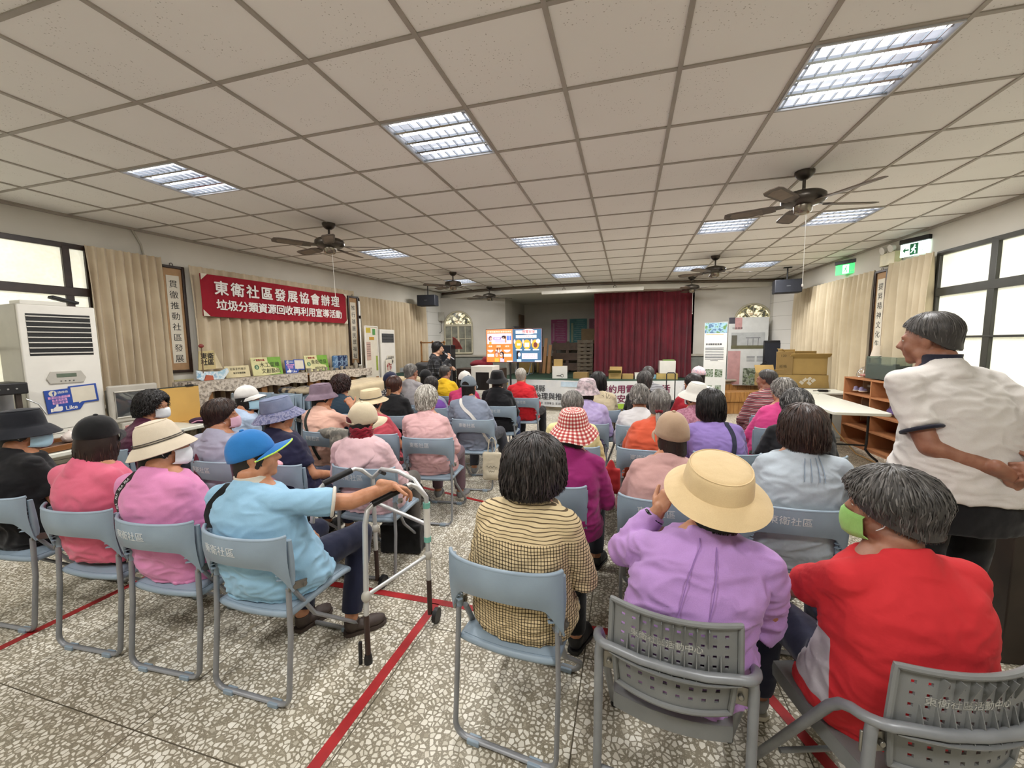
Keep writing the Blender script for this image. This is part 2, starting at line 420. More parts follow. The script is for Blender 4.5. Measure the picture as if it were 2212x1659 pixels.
# dado ledges on the two front walls
for nm, p, q in (('trim_6', (-5.1, 10.49), (-3.3, 10.99)), ('trim_7', (1.5, 10.99), (3.54, 10.99))):
    d = (Vector(q)-Vector(p)).normalized(); n = Vector((d.y, -d.x))
    b = MB(); b.prism([p, q, tuple(Vector(q)+n*.05), tuple(Vector(p)+n*.05)], 1.26, 1.31)
    b.cur = 1; b.prism([p, q, tuple(Vector(q)+n*.012), tuple(Vector(p)+n*.012)], .72, 1.26)
    struct(b.build(nm, [mat('dado_ledge', '#a9a294', .6), mat('dado_grey', '#7d7f78', .7)], smooth=0))
# white block pillars in the front corners
M_BLK = N('white_blockwork'); _v = M_BLK.obj((1, 1, 1))
_s = M_BLK.n('ShaderNodeSeparateXYZ'); M_BLK.l(_v, _s.inputs[0]); _j = M_BLK.math('LESS_THAN', M_BLK.math('PINGPONG', _s.outputs[2], .155), .004)
M_BLK.set(Base_Color=M_BLK.mix(_j, lin('#d2d0ca'), lin('#a9a7a0')), Roughness=.8); M_BLK = M_BLK.m
b = MB(); b.prism([(lx(9.85), 9.85), (lx(9.85)+.06, 9.87), (lx(10.55)+.06, 10.56), (lx(10.55), 10.55)], 0, CZ-.03); struct(b.build('pillar_left', M_BLK, smooth=0))
b = MB(); b.prism([(rx(10.2), 10.2), (rx(11), 11), (rx(11)-.30, 11), (rx(11)-.30, 10.75), (rx(10.2)-.06, 10.2)], 0, 2.88); struct(b.build('pillar_right', M_BLK, smooth=0))
# windows
def m_pane(key, power, tint):
    k = N(key); v = k.obj(); q = k.n('ShaderNodeTexVoronoi', feature='SMOOTH_F1'); q.inputs['Scale'].default_value = 40; k.l(v, q.inputs['Vector'])
    c = k.ramp(k.noise(v, 1.6, 3), [(.3, tint[0]), (.7, tint[1])]); k.set(Base_Color=lin('#e8e8dc'), Roughness=.25)
    m = k.n('ShaderNodeMix', data_type='RGBA', blend_type='MULTIPLY'); m.inputs[0].default_value = .35; k.l(c, m.inputs[6]); k.l(q.outputs['Distance'], m.inputs[7])
    k.l(m.outputs[2], k.b.inputs['Emission Color']); k.b.inputs['Emission Strength'].default_value = power; return k.m
PANE_L = m_pane('frosted_pane_left', WINDOW_POWER, ('#efe9c4', '#fdfbea'))
PANE_R = m_pane('frosted_pane_right', WINDOW_POWER*.9, ('#d9dcb4', '#fbfae2'))
PANE_C = m_pane('daylit_pane_behind_curtain', WINDOW_POWER*.8, ('#f2efdf', '#ffffff'))
M_SILL = mat('window_sill_stone', '#bcb6a6', .5)
def window(name, M, w, z0, z1, vs, hs, pm, fm, fw=.055):
    b = MB()
    for x in (0, w): b.box((x, (z0+z1)/2, .02), (fw, z1-z0+fw, .05))
    for z in (z0, z1): b.box((w/2, z, .02), (w, fw, .05))
    for x, t in vs: b.box((x, (z0+z1)/2, .022), (t, z1-z0, .05))
    for z, t in hs: b.box((w/2, z, .024), (w, t, .05))
    o = struct(b.build(name, fm, M=M, bevel=.004)); p = MB(); p.box((w/2, (z0+z1)/2, .008), (w, z1-z0, .006)); p.build('pane', pm, o, smooth=0)
    s = MB(); s.box((w/2, z0-.05, .05), (w+.1, .04, .12)); s.build('window_sill', M_SILL, o, bevel=.006); return o
window('window_1', ML(.2, 0), 3.0, 1.0, 2.72, [(1.2, .05), (2.0, .05), (2.82, .06)], [(2.235, .09), (1.62, .03)], PANE_L, M_DKWOOD)
window('window_2', ML(4.38, 0), 2.7, 1.1, 2.62, [(1.45, .05)], [(2.2, .06)], PANE_C, M_DKWOOD)
window('window_3', ML(7.25, 0), 2.48, 1.0, 2.56, [(1.2, .05)], [(2.2, .06)], PANE_C, M_DKWOOD)
window('window_4', MR(6.5, 0), 5.0, .95, 2.68, [(.76, .085), (1.5, .05), (2.3, .085), (3.2, .05)], [(2.2, .10), (1.64, .025)], PANE_R, mat('window_frame_grey', '#3a3a34', .4))
window('window_5', MR(10.1, 0), 2.6, .95, 2.6, [(1.3, .05)], [(2.2, .06)], PANE_C, M_DKWOOD)
def m_view():
    k = N('arched_pane'); v = k.obj(); f = k.noise(v, 7, 4, .6)
    c = k.ramp(f, [(.36, '#3b3a30'), (.46, '#8b8157'), (.52, '#e8dfc0'), (.6, '#b09a78')], 'CONSTANT'); k.set(Base_Color=lin('#333330'), Roughness=.1)
    k.l(c, k.b.inputs['Emission Color']); k.b.inputs['Emission Strength'].default_value = .55; return k.m
M_VIEW = m_view(); M_AFR = mat('arched_frame_cream', '#b2ab93', .5); M_ADK = mat('arched_lower_pane', '#77776a', .2, var=.3, scale=5)
def arched(name, M, w, zs, zb):
    r = w/2; b = MB()
    pts = [(r*math.cos(a), zs+r*math.sin(a), .02) for a in np.linspace(0, PI, 25)]
    b.tube([(r, zb, .02)]+pts+[(-r, zb, .02)], .026, 8); b.tube([(-r, zb, .02), (r, zb, .02)], .03, 8); b.box((0, zs, .02), (w, .06, .05))
    for x in (0,): b.box((x, (zs+zb)/2, .02), (.05, zs-zb, .045))
    for x in (-r/2, r/2): b.box((x, (zs+zb)/2, .018), (.02, zs-zb, .03))
    b.box((0, zb+(zs-zb)*.52, .018), (w, .02, .03))
    for a in (PI/4, PI/2, 3*PI/4): b.tube([(.13*math.cos(a), zs+.13*math.sin(a), .02), (r*math.cos(a), zs+r*math.sin(a), .02)], .012, 6)
    b.tube([(.13*math.cos(a), zs+.13*math.sin(a), .02) for a in np.linspace(0, PI, 13)], .012, 6)
    o = struct(b.build(name, M_AFR, M=M)); p = MB()
    p.prism([(r*math.cos(a), zs+r*math.sin(a)) for a in np.linspace(0, PI, 25)], .004, .012); p.build('pane', M_VIEW, o, smooth=0)
    p = MB(); p.box((0, (zs+zb)/2, .008), (w, zs-zb, .01)); p.build('lower_pane', M_ADK, o, smooth=0); return o
arched('window_6', MF(-4.57, 10.645, 0, 15.3), .76, 2.14, 1.36)
arched('window_7', MF(2.87, 10.998, 0), .77, 2.10, 1.36)
b = MB(); b.box((0, .9, .03), (.5, 1.8, .06)); o = struct(b.build('door_1', mat('stage_door_brown', '#6a5643', .5), M=flatm((0, -1, 0), (0, 0, 1), (1, 0, 0), (-3.3, 12.7, .72)), bevel=.004))
b = MB(); b.ell((.18, .85, .09), (.02, .02, .03)); b.build('door_handle', mat('dull_brass', '#8f7c4e', .35, .8), o)
# red tape lines on the floor
M_TAPE = mat('red_floor_tape', '#a51f22', .5, var=.12)
def tape(p, q, label, w=.05):
    p, q = Vector(p), Vector(q); d = (q-p).normalized(); n = Vector((-d.y, d.x))*w/2; b = MB()
    b.prism([tuple(p-n), tuple(q-n), tuple(q+n), tuple(p+n)], 0, .0022); tag(b.build('floor_tape', M_TAPE, smooth=0), label, 'floor tape', 'red tape lines on the floor')
tape((-1.145, .3), (-1.13, 2.17), 'red tape line running up the aisle from the front edge to the walker wheel')
tape((-3.9, 2.17), (.75, 2.2), 'red tape line crossing the aisle behind the walker and plaid shirt chair')
tape((-3.265, .6), (-3.25, 2.14), 'red tape line on the floor under the chairs at far left', .045)
tape((-3.2, 4.3), (-1.1, 3.72), 'thin red tape line slanting under the middle chairs on the left block', .04)
tape((-.33, 4.03), (1.6, 4.3), 'thin red tape line under the middle chairs on the right block', .04)
tape((.62, 2.02), (.95, 1.25), 'short red tape piece beside the grey chairs at right', .05)
# ================================================================ CEILING LIGHTS, FANS
M_TUBE = emit('fluorescent_tube', '#fbfaff', TUBE_POWER)
M_HOUS = mat('light_housing', '#c9ccd0', .3, var=.02); M_LOUV = mat('mirror_louver', '#b9c0c6', .18, .85, var=.02)
def make_light():
    t = thing('ceiling_light', '', 'ceiling light'); h = TP/2-.014; b = MB()
    ld = bpy.data.lights.new('lamp', 'AREA'); ld.shape = 'SQUARE'; ld.size = 2*h; ld.energy = LAMP_WATTS; ld.color = (1.0, .985, .97)
    lo = bpy.data.objects.new('lamp', ld); COL.objects.link(lo); lo.parent = t; lo.location = (0, 0, -.012)
    for s in (-1, 1): b.box((s*h, 0, .05), (.01, 2*h, .12)); b.box((0, s*h, .05), (2*h, .01, .12))
    b.box((0, 0, .115), (2*h, 2*h, .01)); b.build('housing', M_HOUS, t, smooth=0)
    b = MB()
    for i in range(5):
        y = -h+2*h*i/4; b.add([(-h, y-.012, .002), (h, y-.012, .002), (h, y+.012, .002), (-h, y+.012, .002), (-h, y, .022), (h, y, .022)], [(0, 1, 2, 3), (1, 0, 4, 5), (3, 2, 5, 4), (0, 3, 4), (2, 1, 5)])
    for i in range(4):
        yc = -h+2*h*(i+.5)/4; dy = h/4-.012
        for k in range(9):
            x = -h+2*h*(k+.5)/9; b.box((x, yc, .008), (.004, 2*dy, .014))
    b.build('louver', M_LOUV, t, smooth=0)
    for i in range(4):
        y = -h+2*h*(i+.5)/4; b = MB(); b.tube([(-h+.03, y, .034), (h-.03, y, .034)], .0155, 8); tb = b.build('tube', M_TUBE, t)
        for s in (-1, 1): e = MB(); e.tube([(s*(h-.035), y, .034), (s*(h-.004), y, .034)], .0165, 8); e.build('tube_cap', M_HOUS, tb)
    return t
LL = {(-6, 1): 'lit ceiling light nearest the left wall, in the row nearest the viewer', (-2, 1): 'lit ceiling light with four tubes, middle of the row nearest the viewer',
      (2, 1): 'largest lit ceiling light, at upper right of the photo', (-6, 6): 'lit ceiling light partly hidden by the blade of the left ceiling fan',
      (-2, 6): 'lit ceiling light in the middle of the second row', (2, 6): 'lit ceiling light of the second row left of the nearest right fan',
      (4, 6): 'lit ceiling light of the second row behind the nearest right fan', (-6, 11): 'small far lit ceiling light behind the left middle fan',
      (-2, 11): 'small far lit ceiling light in front of the stage beam, middle', (2, 11): 'small far lit ceiling light left of the right middle fan',
      (4, 11): 'small far lit ceiling light right of the right middle fan', (-6, -4): 'ceiling light over the back of the room, left', (-2, -4): 'ceiling light over the back of the room, middle', (2, -4): 'ceiling light over the back of the room, right'}
_lt = make_light()
for i, cr in enumerate(LIGHTS):
    M = T(X0+(cr[0]+.5)*TP, Y0+(cr[1]+.5)*TP, CZ-.004)
    if i == 0: _lt.matrix_world = M; _lt['label'] = LL[cr]; _lt['group'] = 'recessed ceiling lights'
    else: copy_tree(_lt, M, LL[cr], 'recessed ceiling lights')
M_FANM = mat('fan_dark_bronze', '#4a443d', .35, .6, var=.1); M_FANB = mat('fan_blade_brown', '#5b4f46', .5, var=.2, scale=20); M_CANE = mat('fan_blade_cane', '#7d7063', .6, var=.15)
def make_fan(M, label, ang, cord=0):
    t = thing('ceiling_fan', label, 'ceiling fan', M, 'ceiling fans')
    b = MB(); b.lathe([(.075, 0), (.074, -.02), (.06, -.045), (.035, -.065), (.02, -.07)], 24); b.build('canopy', M_FANM, t)
    b = MB(); b.tube([(0, 0, -.06), (0, 0, -.2)], .013, 10); b.build('rod', M_FANM, t)
    b = MB(); b.lathe([(.02, -.155), (.06, -.165), (.14, -.185), (.165, -.205), (.168, -.245), (.15, -.265), (.09, -.28), (.075, -.285)], 32); b.build('motor', M_FANM, t)
    b = MB(); b.lathe([(.07, -.284), (.066, -.335), (.05, -.35), (.012, -.355)], 24); b.build('switch_cup', mat('fan_switch_metal', '#8d8578', .25, .9), t)
    for i in range(5):
        a = ang+i*2*PI/5; R = Matrix.Rotation(a, 4, 'Z') @ T(0, 0, -.272) @ Matrix.Rotation(math.radians(11), 4, 'X')
        w = MB(); pl = [(.2, -.05), (.26, -.062), (.55, -.07), (.6, -.055), (.615, 0), (.6, .055), (.55, .07), (.26, .062), (.2, .05)]
        w.prism(pl, -.003, .003, R); bl = w.build('blade', M_FANB, t, smooth=20)
        c = MB(); c.prism([(.3, -.045), (.54, -.05), (.565, 0), (.54, .05), (.3, .045)], -.0042, .0042, R); c.build('cane_inset', M_CANE, bl, smooth=0)
        q = MB(); q.prism([(.10, -.02), (.2, -.035), (.25, -.03), (.25, .03), (.2, .035), (.10, .02)], .003, .008, R); q.build('blade_iron', M_FANM, bl, smooth=20)
    if cord:
        b = MB(); b.tube([(.03, 0, -.35), (.035, .01, -.35-cord)], .0025, 6); b.ell((.035, .01, -.36-cord), (.008, .008, .014)); b.build('pull_cord', M_WHITE, t)
for x, y, l, a, cd in [(-3.44, 4.21, 'dark ceiling fan nearest on the left, above the red banner', .35, .5), (1.44, 4.2, 'largest dark ceiling fan, nearest on the right', .25, .6), (-3.42, 7.75, 'dark ceiling fan in the middle on the left side', .1, 0),
                    (-3.42, 10.0, 'small far ceiling fan by the stage beam on the left', .6, 0), (1.42, 7.78, 'dark ceiling fan in the middle on the right side', .2, 0), (1.37, 10.1, 'small far ceiling fan in front of the red stage curtain', .5, .45)]:
    make_fan(T(x, y, CZ-.002), l, a, cd)
# ================================================================ CURTAINS
def m_curtain(key, a, b_):
    k = N(key); v = k.obj(); c = k.ramp(k.noise(v, 3, 3), [(.3, a), (.7, b_)]); k.set(Base_Color=c, Roughness=.9)
    k.b.inputs['Sheen Weight'].default_value = .2; k.bump(k.noise(v, 90, 2), .12, .003); return k.m
M_CUR = m_curtain('beige_curtain', '#b9a88d', '#c9ba9f'); M_CURR = m_curtain('cream_curtain', '#c0b297', '#cec1a6'); M_RED = m_curtain('red_stage_curtain', '#57101f', '#701828')
def curtain(name, label, M, w, z0, z1, folds, amp, m, gather=0., seed=0, swag=None, group='curtains along the walls'):
    r = np.random.default_rng(seed); n = folds*8; ph = np.cumsum(1+.5*r.random(n+1)); ph = ph/ph[-1]; am = .7+.6*r.random(folds+2); P = []
    for i in range(n+1):
        row = []; u = i/n
        for j in range(15):
            t = j/14; z = z1+(z0-z1)*t; pin = 1-math.exp(-t*6); k = am[int(u*folds)]*(1-(u*folds) % 1)+am[int(u*folds)+1]*((u*folds) % 1)
            f = math.cos(2*PI*folds*u); d = amp*k*(.35+.65*pin)*f+amp*.25*math.sin(2*PI*u*3+seed)*t
            x = w*(u+(ph[i]-u)*.5*pin); x += .012*math.sin(2*PI*folds*u*.5+4*t)*pin
            if gather: x = w/2+(x-w/2)*(1-gather*math.sin(PI*min(1, t*1.1))*.6)
            row.append((x, z+.006*abs(f)*(j == 0), .05+amp+d))
        P.append(row)
    b = MB(); b.sheet(P, .004); o = b.build(name, m, M=M, smooth=60); return tag(o, label, 'curtain', group)
curtain('curtain', 'beige curtain bunched beside the left window, behind the large air conditioner', ML(3.13, 0), .72, .55, 2.74, 9, .05, M_CUR, 0, 3)
curtain('curtain', 'beige curtain behind the red banner', ML(4.16, 0), 3.02, .5, 2.70, 20, .04, M_CUR, 0, 5)
curtain('curtain', 'beige curtain between the second scroll and the hanging left speaker', ML(7.3, 0), 2.42, .5, 2.62, 20, .05, M_CUR, 0, 8)
curtain('curtain', 'cream curtain behind the cardboard boxes on the right wall', MR(10.15, 0), 2.6, .35, 2.66, 20, .065, M_CURR, 0, 11)
curtain('curtain', 'cream curtain between the right scroll and the right window', MR(7.25, 0), .8, .5, 2.70, 7, .06, M_CURR, 0, 12)
curtain('stage_curtain', 'dark red curtain hanging across the stage', MF(-.85, 10.98, 0, 0), 2.36, .73, 2.88, 15, .05, M_RED, 0, 15, group='stage curtain')
# ================================================================ CHAIRS
M_BLUE = mat('blue_grey_plastic', '#8a9ba9', .42, var=.06, scale=6, bump=.05, bscale=200); M_STEEL = mat('grey_painted_steel', '#8d8f92', .4, .25, var=.06)
M_STEELP = mat('grey_steel_plain', '#84878a', .38, .15, var=.08, scale=14); M_GREYP = mat('grey_plastic', '#787a79', .55, var=.07, scale=8, bump=.08, bscale=220)
M_PRINT = mat('white_print', '#cfd3d4', .7, var=0); M_BRKT = mat('steel_bracket', '#8b8880', .35, .7, var=.05)
def make_blue():
    t = thing('folding_chair', '', 'chair')
    # rear and front leg hoops
    def hoop(y0, y1, z1, xw, yb):
        r = .05; pts = [(-xw+.006, y1, z1), (-xw, (y0*.3+y1*.7), z1*.6)]
        for a in np.linspace(0, PI/2, 5): pts.append((-xw+r-r*math.cos(a), yb, .014+r-r*math.sin(a)))
        for a in np.linspace(PI/2, 0, 5): pts.append((xw-r+r*math.cos(a), yb, .014+r-r*math.sin(a)))
        return pts+[(xw, (y0*.3+y1*.7), z1*.6), (xw-.006, y1, z1)]
    b = MB(); b.tube(hoop(-.24, -.205, .55, .215, -.245), .0135, 8, flat=.75); b.build('rear_leg_frame', M_STEEL, t)
    b = MB(); b.tube(hoop(.25, -.18, .545, .198, .25), .0135, 8, flat=.75); b.build('front_leg_frame', M_STEEL, t)
    for y in (-.245, .25):
        for s in (-1, 1): b = MB(); b.box((s*.13, y, .011), (.055, .036, .022)); b.build('foot_pad', M_BLUE, t, bevel=.004)
    for s in (-1, 1):
        b = MB(); b.box((s*.222, -.165, .545), (.008, .10, .035), R=Matrix.Rotation(math.radians(-18), 3, 'X')); b.tube([(s*.214, -.13, .53), (s*.232, -.13, .53)], .011, 8); b.tube([(s*.214, -.19, .552), (s*.232, -.19, .552)], .011, 8)
        b.build('hinge_bracket', M_BRKT, t)
    # seat: dished slab with rolled edges
    P = []; nx, ny = 17, 15
    for i in range(nx):
        u = -1+2*i/(nx-1); row = []
        for j in range(ny):
            v = -1+2*j/(ny-1); x = u*.196*(1-.05*max(0, v)**3); y = .01+v*.205+.02*(1-u*u)*(1 if v > 0 else -1)*abs(v)**3
            e = max(abs(u), abs(v))**8; z = .452-.014*(1-u*u)*(1-v*v)-.016*e-.02*max(0, v)**4; row.append((x, y, z))
        P.append(row)
    b = MB(); b.sheet(P, .016)
    rim = [P[i][0] for i in range(nx)]+[P[-1][j] for j in range(1, ny)]+[P[i][-1] for i in range(nx-2, -1, -1)]+[P[0][j] for j in range(ny-2, 0, -1)]
    b.tube([(x, y, z-.018) for x, y, z in rim], .016, 8, closed=True); b.build('seat', M_BLUE, t, smooth=60)
    # back: wrapped band, arched lower edge, two wings running down to the hinges
    P = []; n = 29
    for i in range(n):
        u = -1+2*i/(n-1); x = .232*math.sin(u*1.22)/math.sin(1.22); y = -.20-.085*(math.cos(u*1.22)-math.cos(1.22))/(1-math.cos(1.22)) if True else 0
        zt = .800-.012*u*u+.012*abs(u)**6; zb = .672-.045*u*u-.10*max(0, abs(u)-.62)**1.2/.38**1.2*.9
        row = []
        for j in range(9):
            v = j/8; z = zb+(zt-zb)*v; row.append((x, y-.012*math.sin(PI*v)-(.02*v), z))
        P.append(row)
    b = MB(); b.sheet([r[::-1] for r in P], .007)
    b.tube([r[-1] for r in P], .0085, 8); b.tube([(r[0][0], r[0][1], r[0][2]) for r in P], .006, 6)
    for s in (-1, 1):
        b.tube([(s*.228, -.205, .775), (s*.226, -.20, .68), (s*.215, -.195, .60), (s*.212, -.195, .545)], [.012, .016, .02, .016], 10)
        for k in range(7): z = .60+.022*k; b.box((s*(.205-.001*k), -.222-.002*k, z), (.055, .018, .004), R=Matrix.Rotation(s*.5, 3, 'Z'))
    bk = b.build('backrest', M_BLUE, t, smooth=60)
    def on_back(x, y, z):
        X = x-.045; a = math.asin(max(-1, min(1, X/.232*math.sin(1.22)))); z_ = .742+y; v = (z_-.672)/.128
        return (X, -.20-.085*(math.cos(a)-math.cos(1.22))/(1-math.cos(1.22))-.012*math.sin(PI*v)-.02*v-.0085-z, z_)
    bend(text('東衛社區', .047, M_PRINT, bk, 'lettering', None, th=.0006, sp=1.02), on_back)
    return t
def make_grey():
    t = thing('steel_chair', '', 'chair'); xw = .236
    bar = [(-xw+.005, .25, .02), (-xw, .06, .33), (-xw, -.09, .575), (-xw, -.125, .615)]
    for a in np.linspace(0, PI/2, 6): bar.append((-xw+.055-.055*math.cos(a), -.16-.075*math.sin(a), .635+.018*math.sin(a)))
    bar += [(-.09, -.262, .656), (0, -.268, .656)]
    bar += [(-x, y, z) for x, y, z in bar[-2::-1]]
    b = MB(); b.tube(bar, .0145, 14); b.build('front_frame', M_STEELP, t)
    for s in (-1, 1): b = MB(); b.tube([(s*(xw-.008), -.20, .02), (s*(xw-.012), -.205, .60), (s*(xw-.016), -.205, .645)], .0145, 14); b.build('rear_leg', M_STEELP, t)
    for q in ([(-xw, -.195, .17), (xw, -.195, .17)], [(-xw+.02, .12, .2), (xw-.02, .12, .2)]): b = MB(); b.tube(q, .009, 8); b.build('stretcher', M_STEELP, t)
    for s in (-1, 1):
        b = MB(); b.box((s*(xw-.03), -.195, .575), (.07, .008, .06)); b.tube([(s*(xw-.045), -.21, .575), (s*(xw-.045), -.18, .575)], .009, 8); b.build('back_bracket', M_BRKT, t, bevel=.003)
        b = MB(); b.tube([(s*(xw-.008), -.20, .0), (s*(xw-.008), -.20, .03)], .019, 10); b.build('rubber_foot', M_BLACK, t); b = MB(); b.tube([(s*(xw-.01), .25, .0), (s*(xw-.01), .245, .03)], .019, 10); b.build('rubber_foot', M_BLACK, t)
    # perforated, ribbed back shell
    def shell(z0, z1, w0, w1, rows, cols, yb):
        nu, nv = cols*3+4, rows*3+4; pts = {}; hole = set()
        for i in range(nu+1):
            for j in range(nv+1):
                u = -1+2*i/nu; v = j/nv; w = w0+(w1-w0)*v; pts[i, j] = (u*w, yb-.045*(1-u*u)-.03*(z0+(z1-z0)*v-.6), z0+(z1-z0)*v)
        for a in range(cols):
            for c in range(rows): hole.add((3+a*3, 3+c*3))
        b = MB(); idx = {}; vs = []
        for k, p in pts.items(): idx[k] = len(vs); vs.append(p)
        o = len(vs); vs += [(p[0], p[1]+.006, p[2]) for p in vs]; fs = []
        for i in range(nu):
            for j in range(nv):
                q = [idx[i, j], idx[i+1, j], idx[i+1, j+1], idx[i, j+1]]
                if (i, j) in hole:
                    for m in range(4): fs.append((q[m], q[(m+1) % 4], q[(m+1) % 4]+o, q[m]+o))
                    continue
                fs.append(tuple(q)); fs.append(tuple(x+o for x in q[::-1]))
        b.add(vs, fs)
        edge = [pts[i, 0] for i in range(nu+1)]+[pts[nu, j] for j in range(1, nv+1)]+[pts[i, nv] for i in range(nu-1, -1, -1)]+[pts[0, j] for j in range(nv-1, 0, -1)]
        b.tube([(p[0], p[1]-.004, p[2]) for p in edge], .009, 8, closed=True)
        return b, pts, nu, nv
    b, pts, nu, nv = shell(.635, .805, .188, .182, 4, 10, -.205)
    for a in range(9):
        i = 5+a*3
        for v0, v1 in ((0, .46), (.58, .98)):
            if v0 > .5 and a in (0, 8): continue
            p0 = pts[i, int(v0*nv)]; p1 = pts[i, int(v1*nv)]; s = 1 if v0 == 0 else -1
            tri = [(p0, .028 if s > 0 else .003), (p1, .003 if s > 0 else .022)]
            vs = []
            for p, d in tri:
                for dx in (-.0012, .0012): vs += [(p[0]+dx, p[1]+.001, p[2]), (p[0]+dx, p[1]-d, p[2])]
            b.add(vs, [(0, 1, 5, 4), (2, 6, 7, 3), (0, 4, 6, 2), (1, 3, 7, 5), (0, 2, 3, 1), (4, 5, 7, 6)])
    fl = [(pts[i, 0][0], pts[i, 0][1]-.016, pts[i, 0][2]) for i in range(nu+1)]
    b.loft([[pts[i, 0] for i in range(nu+1)], [(p[0], p[1]-.018, p[2]) for p in fl], [(p[0], p[1]-.018, p[2]+.004) for p in fl], [(pts[i, 0][0], pts[i, 0][1], pts[i, 0][2]+.005) for i in range(nu+1)]], closed=False)
    bk = b.build('backrest', M_GREYP, t, smooth=40)
    bend(text('東衛社區活動中心', .026, mat('worn_white_paint', '#b3b3ac', .8, var=.2), bk, 'worn_lettering', None, th=.0004), lambda x, y, z: (x-.02, -.205-.045*(1-((x-.02)/.185)**2)-.03*(.122+y)-.0012-z, .722+y))
    b, pts, nu, nv = shell(.515, .625, .165, .175, 2, 8, -.20); b.build('lower_backrest', M_GREYP, t, smooth=40)
    P = []
    for i in range(15):
        u = -1+2*i/14; row = []
        for j in range(13):
            v = -1+2*j/12; e = max(abs(u), abs(v))**8; row.append((u*.19*(1-.06*v*v), .03+v*.2-.03*(1-u*u)*(1 if v < 0 else 0)*abs(v), .455-.012*(1-u*u)*(1-v*v)-.012*e))
        P.append(row)
    b = MB(); b.sheet(P, .02); rim = [P[i][0] for i in range(15)]+[P[-1][j] for j in range(1, 13)]+[P[i][-1] for i in range(13, -1, -1)]+[P[0][j] for j in range(11, 0, -1)]
    b.loft([[(x*k, (y-.03)*k+.03, z-dz) for x, y, z in rim] for k, dz in ((1.0, 0.002), (1.01, .02), (1.0, .055), (.96, .055), (.95, .01))], caps=False); b.build('seat', M_GREYP, t, smooth=50)
    return t
_blue, _grey = make_blue(), make_grey(); _used = {'blue': False, 'grey': False}
def chair(x, y, deg, label, kind='blue', group=None, M=None, plain=False):
    src = _blue if kind == 'blue' else _grey; M = M if M is not None else at(x, y, 0, deg); group = group or ('blue grey folding chairs in the audience' if kind == 'blue' else 'grey perforated steel chairs')
    if not _used[kind]:
        _used[kind] = True; src.matrix_world = M; src['label'] = label; src['group'] = group; return src
    c = copy_tree(src, M, label, group)
    if plain:
        for o in [o for q in c.children for o in q.children if o.name.startswith('lettering')]: bpy.data.objects.remove(o)
    return c
# ================================================================ PEOPLE
def m_skin(key, a, b_, c_):
    if key in _mats: return _mats[key]
    k = N(key); v = k.obj(); f = k.noise(v, 22, 4); g = k.noise(v, 160, 2)
    k.set(Base_Color=k.ramp(f, [(.3, a), (.55, b_), (.75, c_)]), Roughness=.5); k.b.inputs['Subsurface Weight'].default_value = .08
    k.b.inputs['Subsurface Radius'].default_value = (.01, .004, .002); k.bump(g, .15, .002); _mats[key] = k.m; return k.m
SKINS = {'tan': m_skin('skin_tan', '#a8714f', '#b98261', '#c08b6c'), 'brown': m_skin('skin_brown', '#85563f', '#956650', '#a1735c'), 'fair': m_skin('skin_fair', '#c39579', '#d0a388', '#d6ab91')}
def m_hair(key, dark, mid, light, rough=.42):
    if key in _mats: return _mats[key]
    k = N(key); a = k.n('ShaderNodeAttribute', attribute_name='tone'); v = k.obj()
    f = k.math('ADD', k.math('MULTIPLY', a.outputs['Fac'], .75), k.math('MULTIPLY', k.noise(v, 50, 2), .25))
    k.set(Base_Color=k.ramp(f, [(.2, dark), (.55, mid), (.9, light)]), Roughness=rough); k.b.inputs['Specular IOR Level'].default_value = .35; _mats[key] = k.m; return k.m
HAIR = {'black': m_hair('hair_black', '#0d0b0b', '#1a1716', '#2c2725'), 'softblack': m_hair('hair_soft_black', '#171412', '#2a2523', '#4a423f'), 'brown': m_hair('hair_dark_brown', '#1a110e', '#33241e', '#4d382e'),
        'auburn': m_hair('hair_red_brown', '#2a1511', '#41241b', '#6a4130'), 'grey': m_hair('hair_dark_grey', '#2b2927', '#4a4744', '#74716d'), 'mid': m_hair('hair_mid_grey', '#3d3a37', '#78746e', '#b3afa8'),
        'silver': m_hair('hair_silver', '#6d675e', '#b3aea4', '#e3dfd6'), 'salt': m_hair('hair_salt_pepper', '#1d1c1b', '#3f3d3b', '#8f8c88'), 'maroon': m_hair('hair_maroon_brown', '#190d0c', '#2c1715', '#44241f')}
M_EYE = mat('eye_white', '#d8d2c8', .2, var=0); M_IRIS = mat('eye_iris_dark', '#1d120c', .15, var=0)
M_MASK = {c: cloth('face_mask_'+c, h, .04) for c, h in (('white', '#dfe3e6'), ('blue', '#a9cfe0'), ('pink', '#dcb2c4'), ('green', '#8fbf6a'))}
M_SHOE = {'black': mat('shoe_black', '#1d1c1c', .5), 'brown': mat('shoe_brown', '#40342e', .55), 'grey': mat('shoe_grey', '#8c8e90', .6), 'navy': mat('shoe_navy', '#2a2f3d', .6)}
M_SOLE = mat('shoe_sole', '#c9c3b4', .6)
V = Vector
def lerp(a, b_, t): return a+(b_-a)*t
def rot_look(yaw, pit, roll): return Matrix.Rotation(math.radians(yaw), 3, 'Z') @ Matrix.Rotation(math.radians(pit), 3, 'X') @ Matrix.Rotation(math.radians(roll), 3, 'Y')
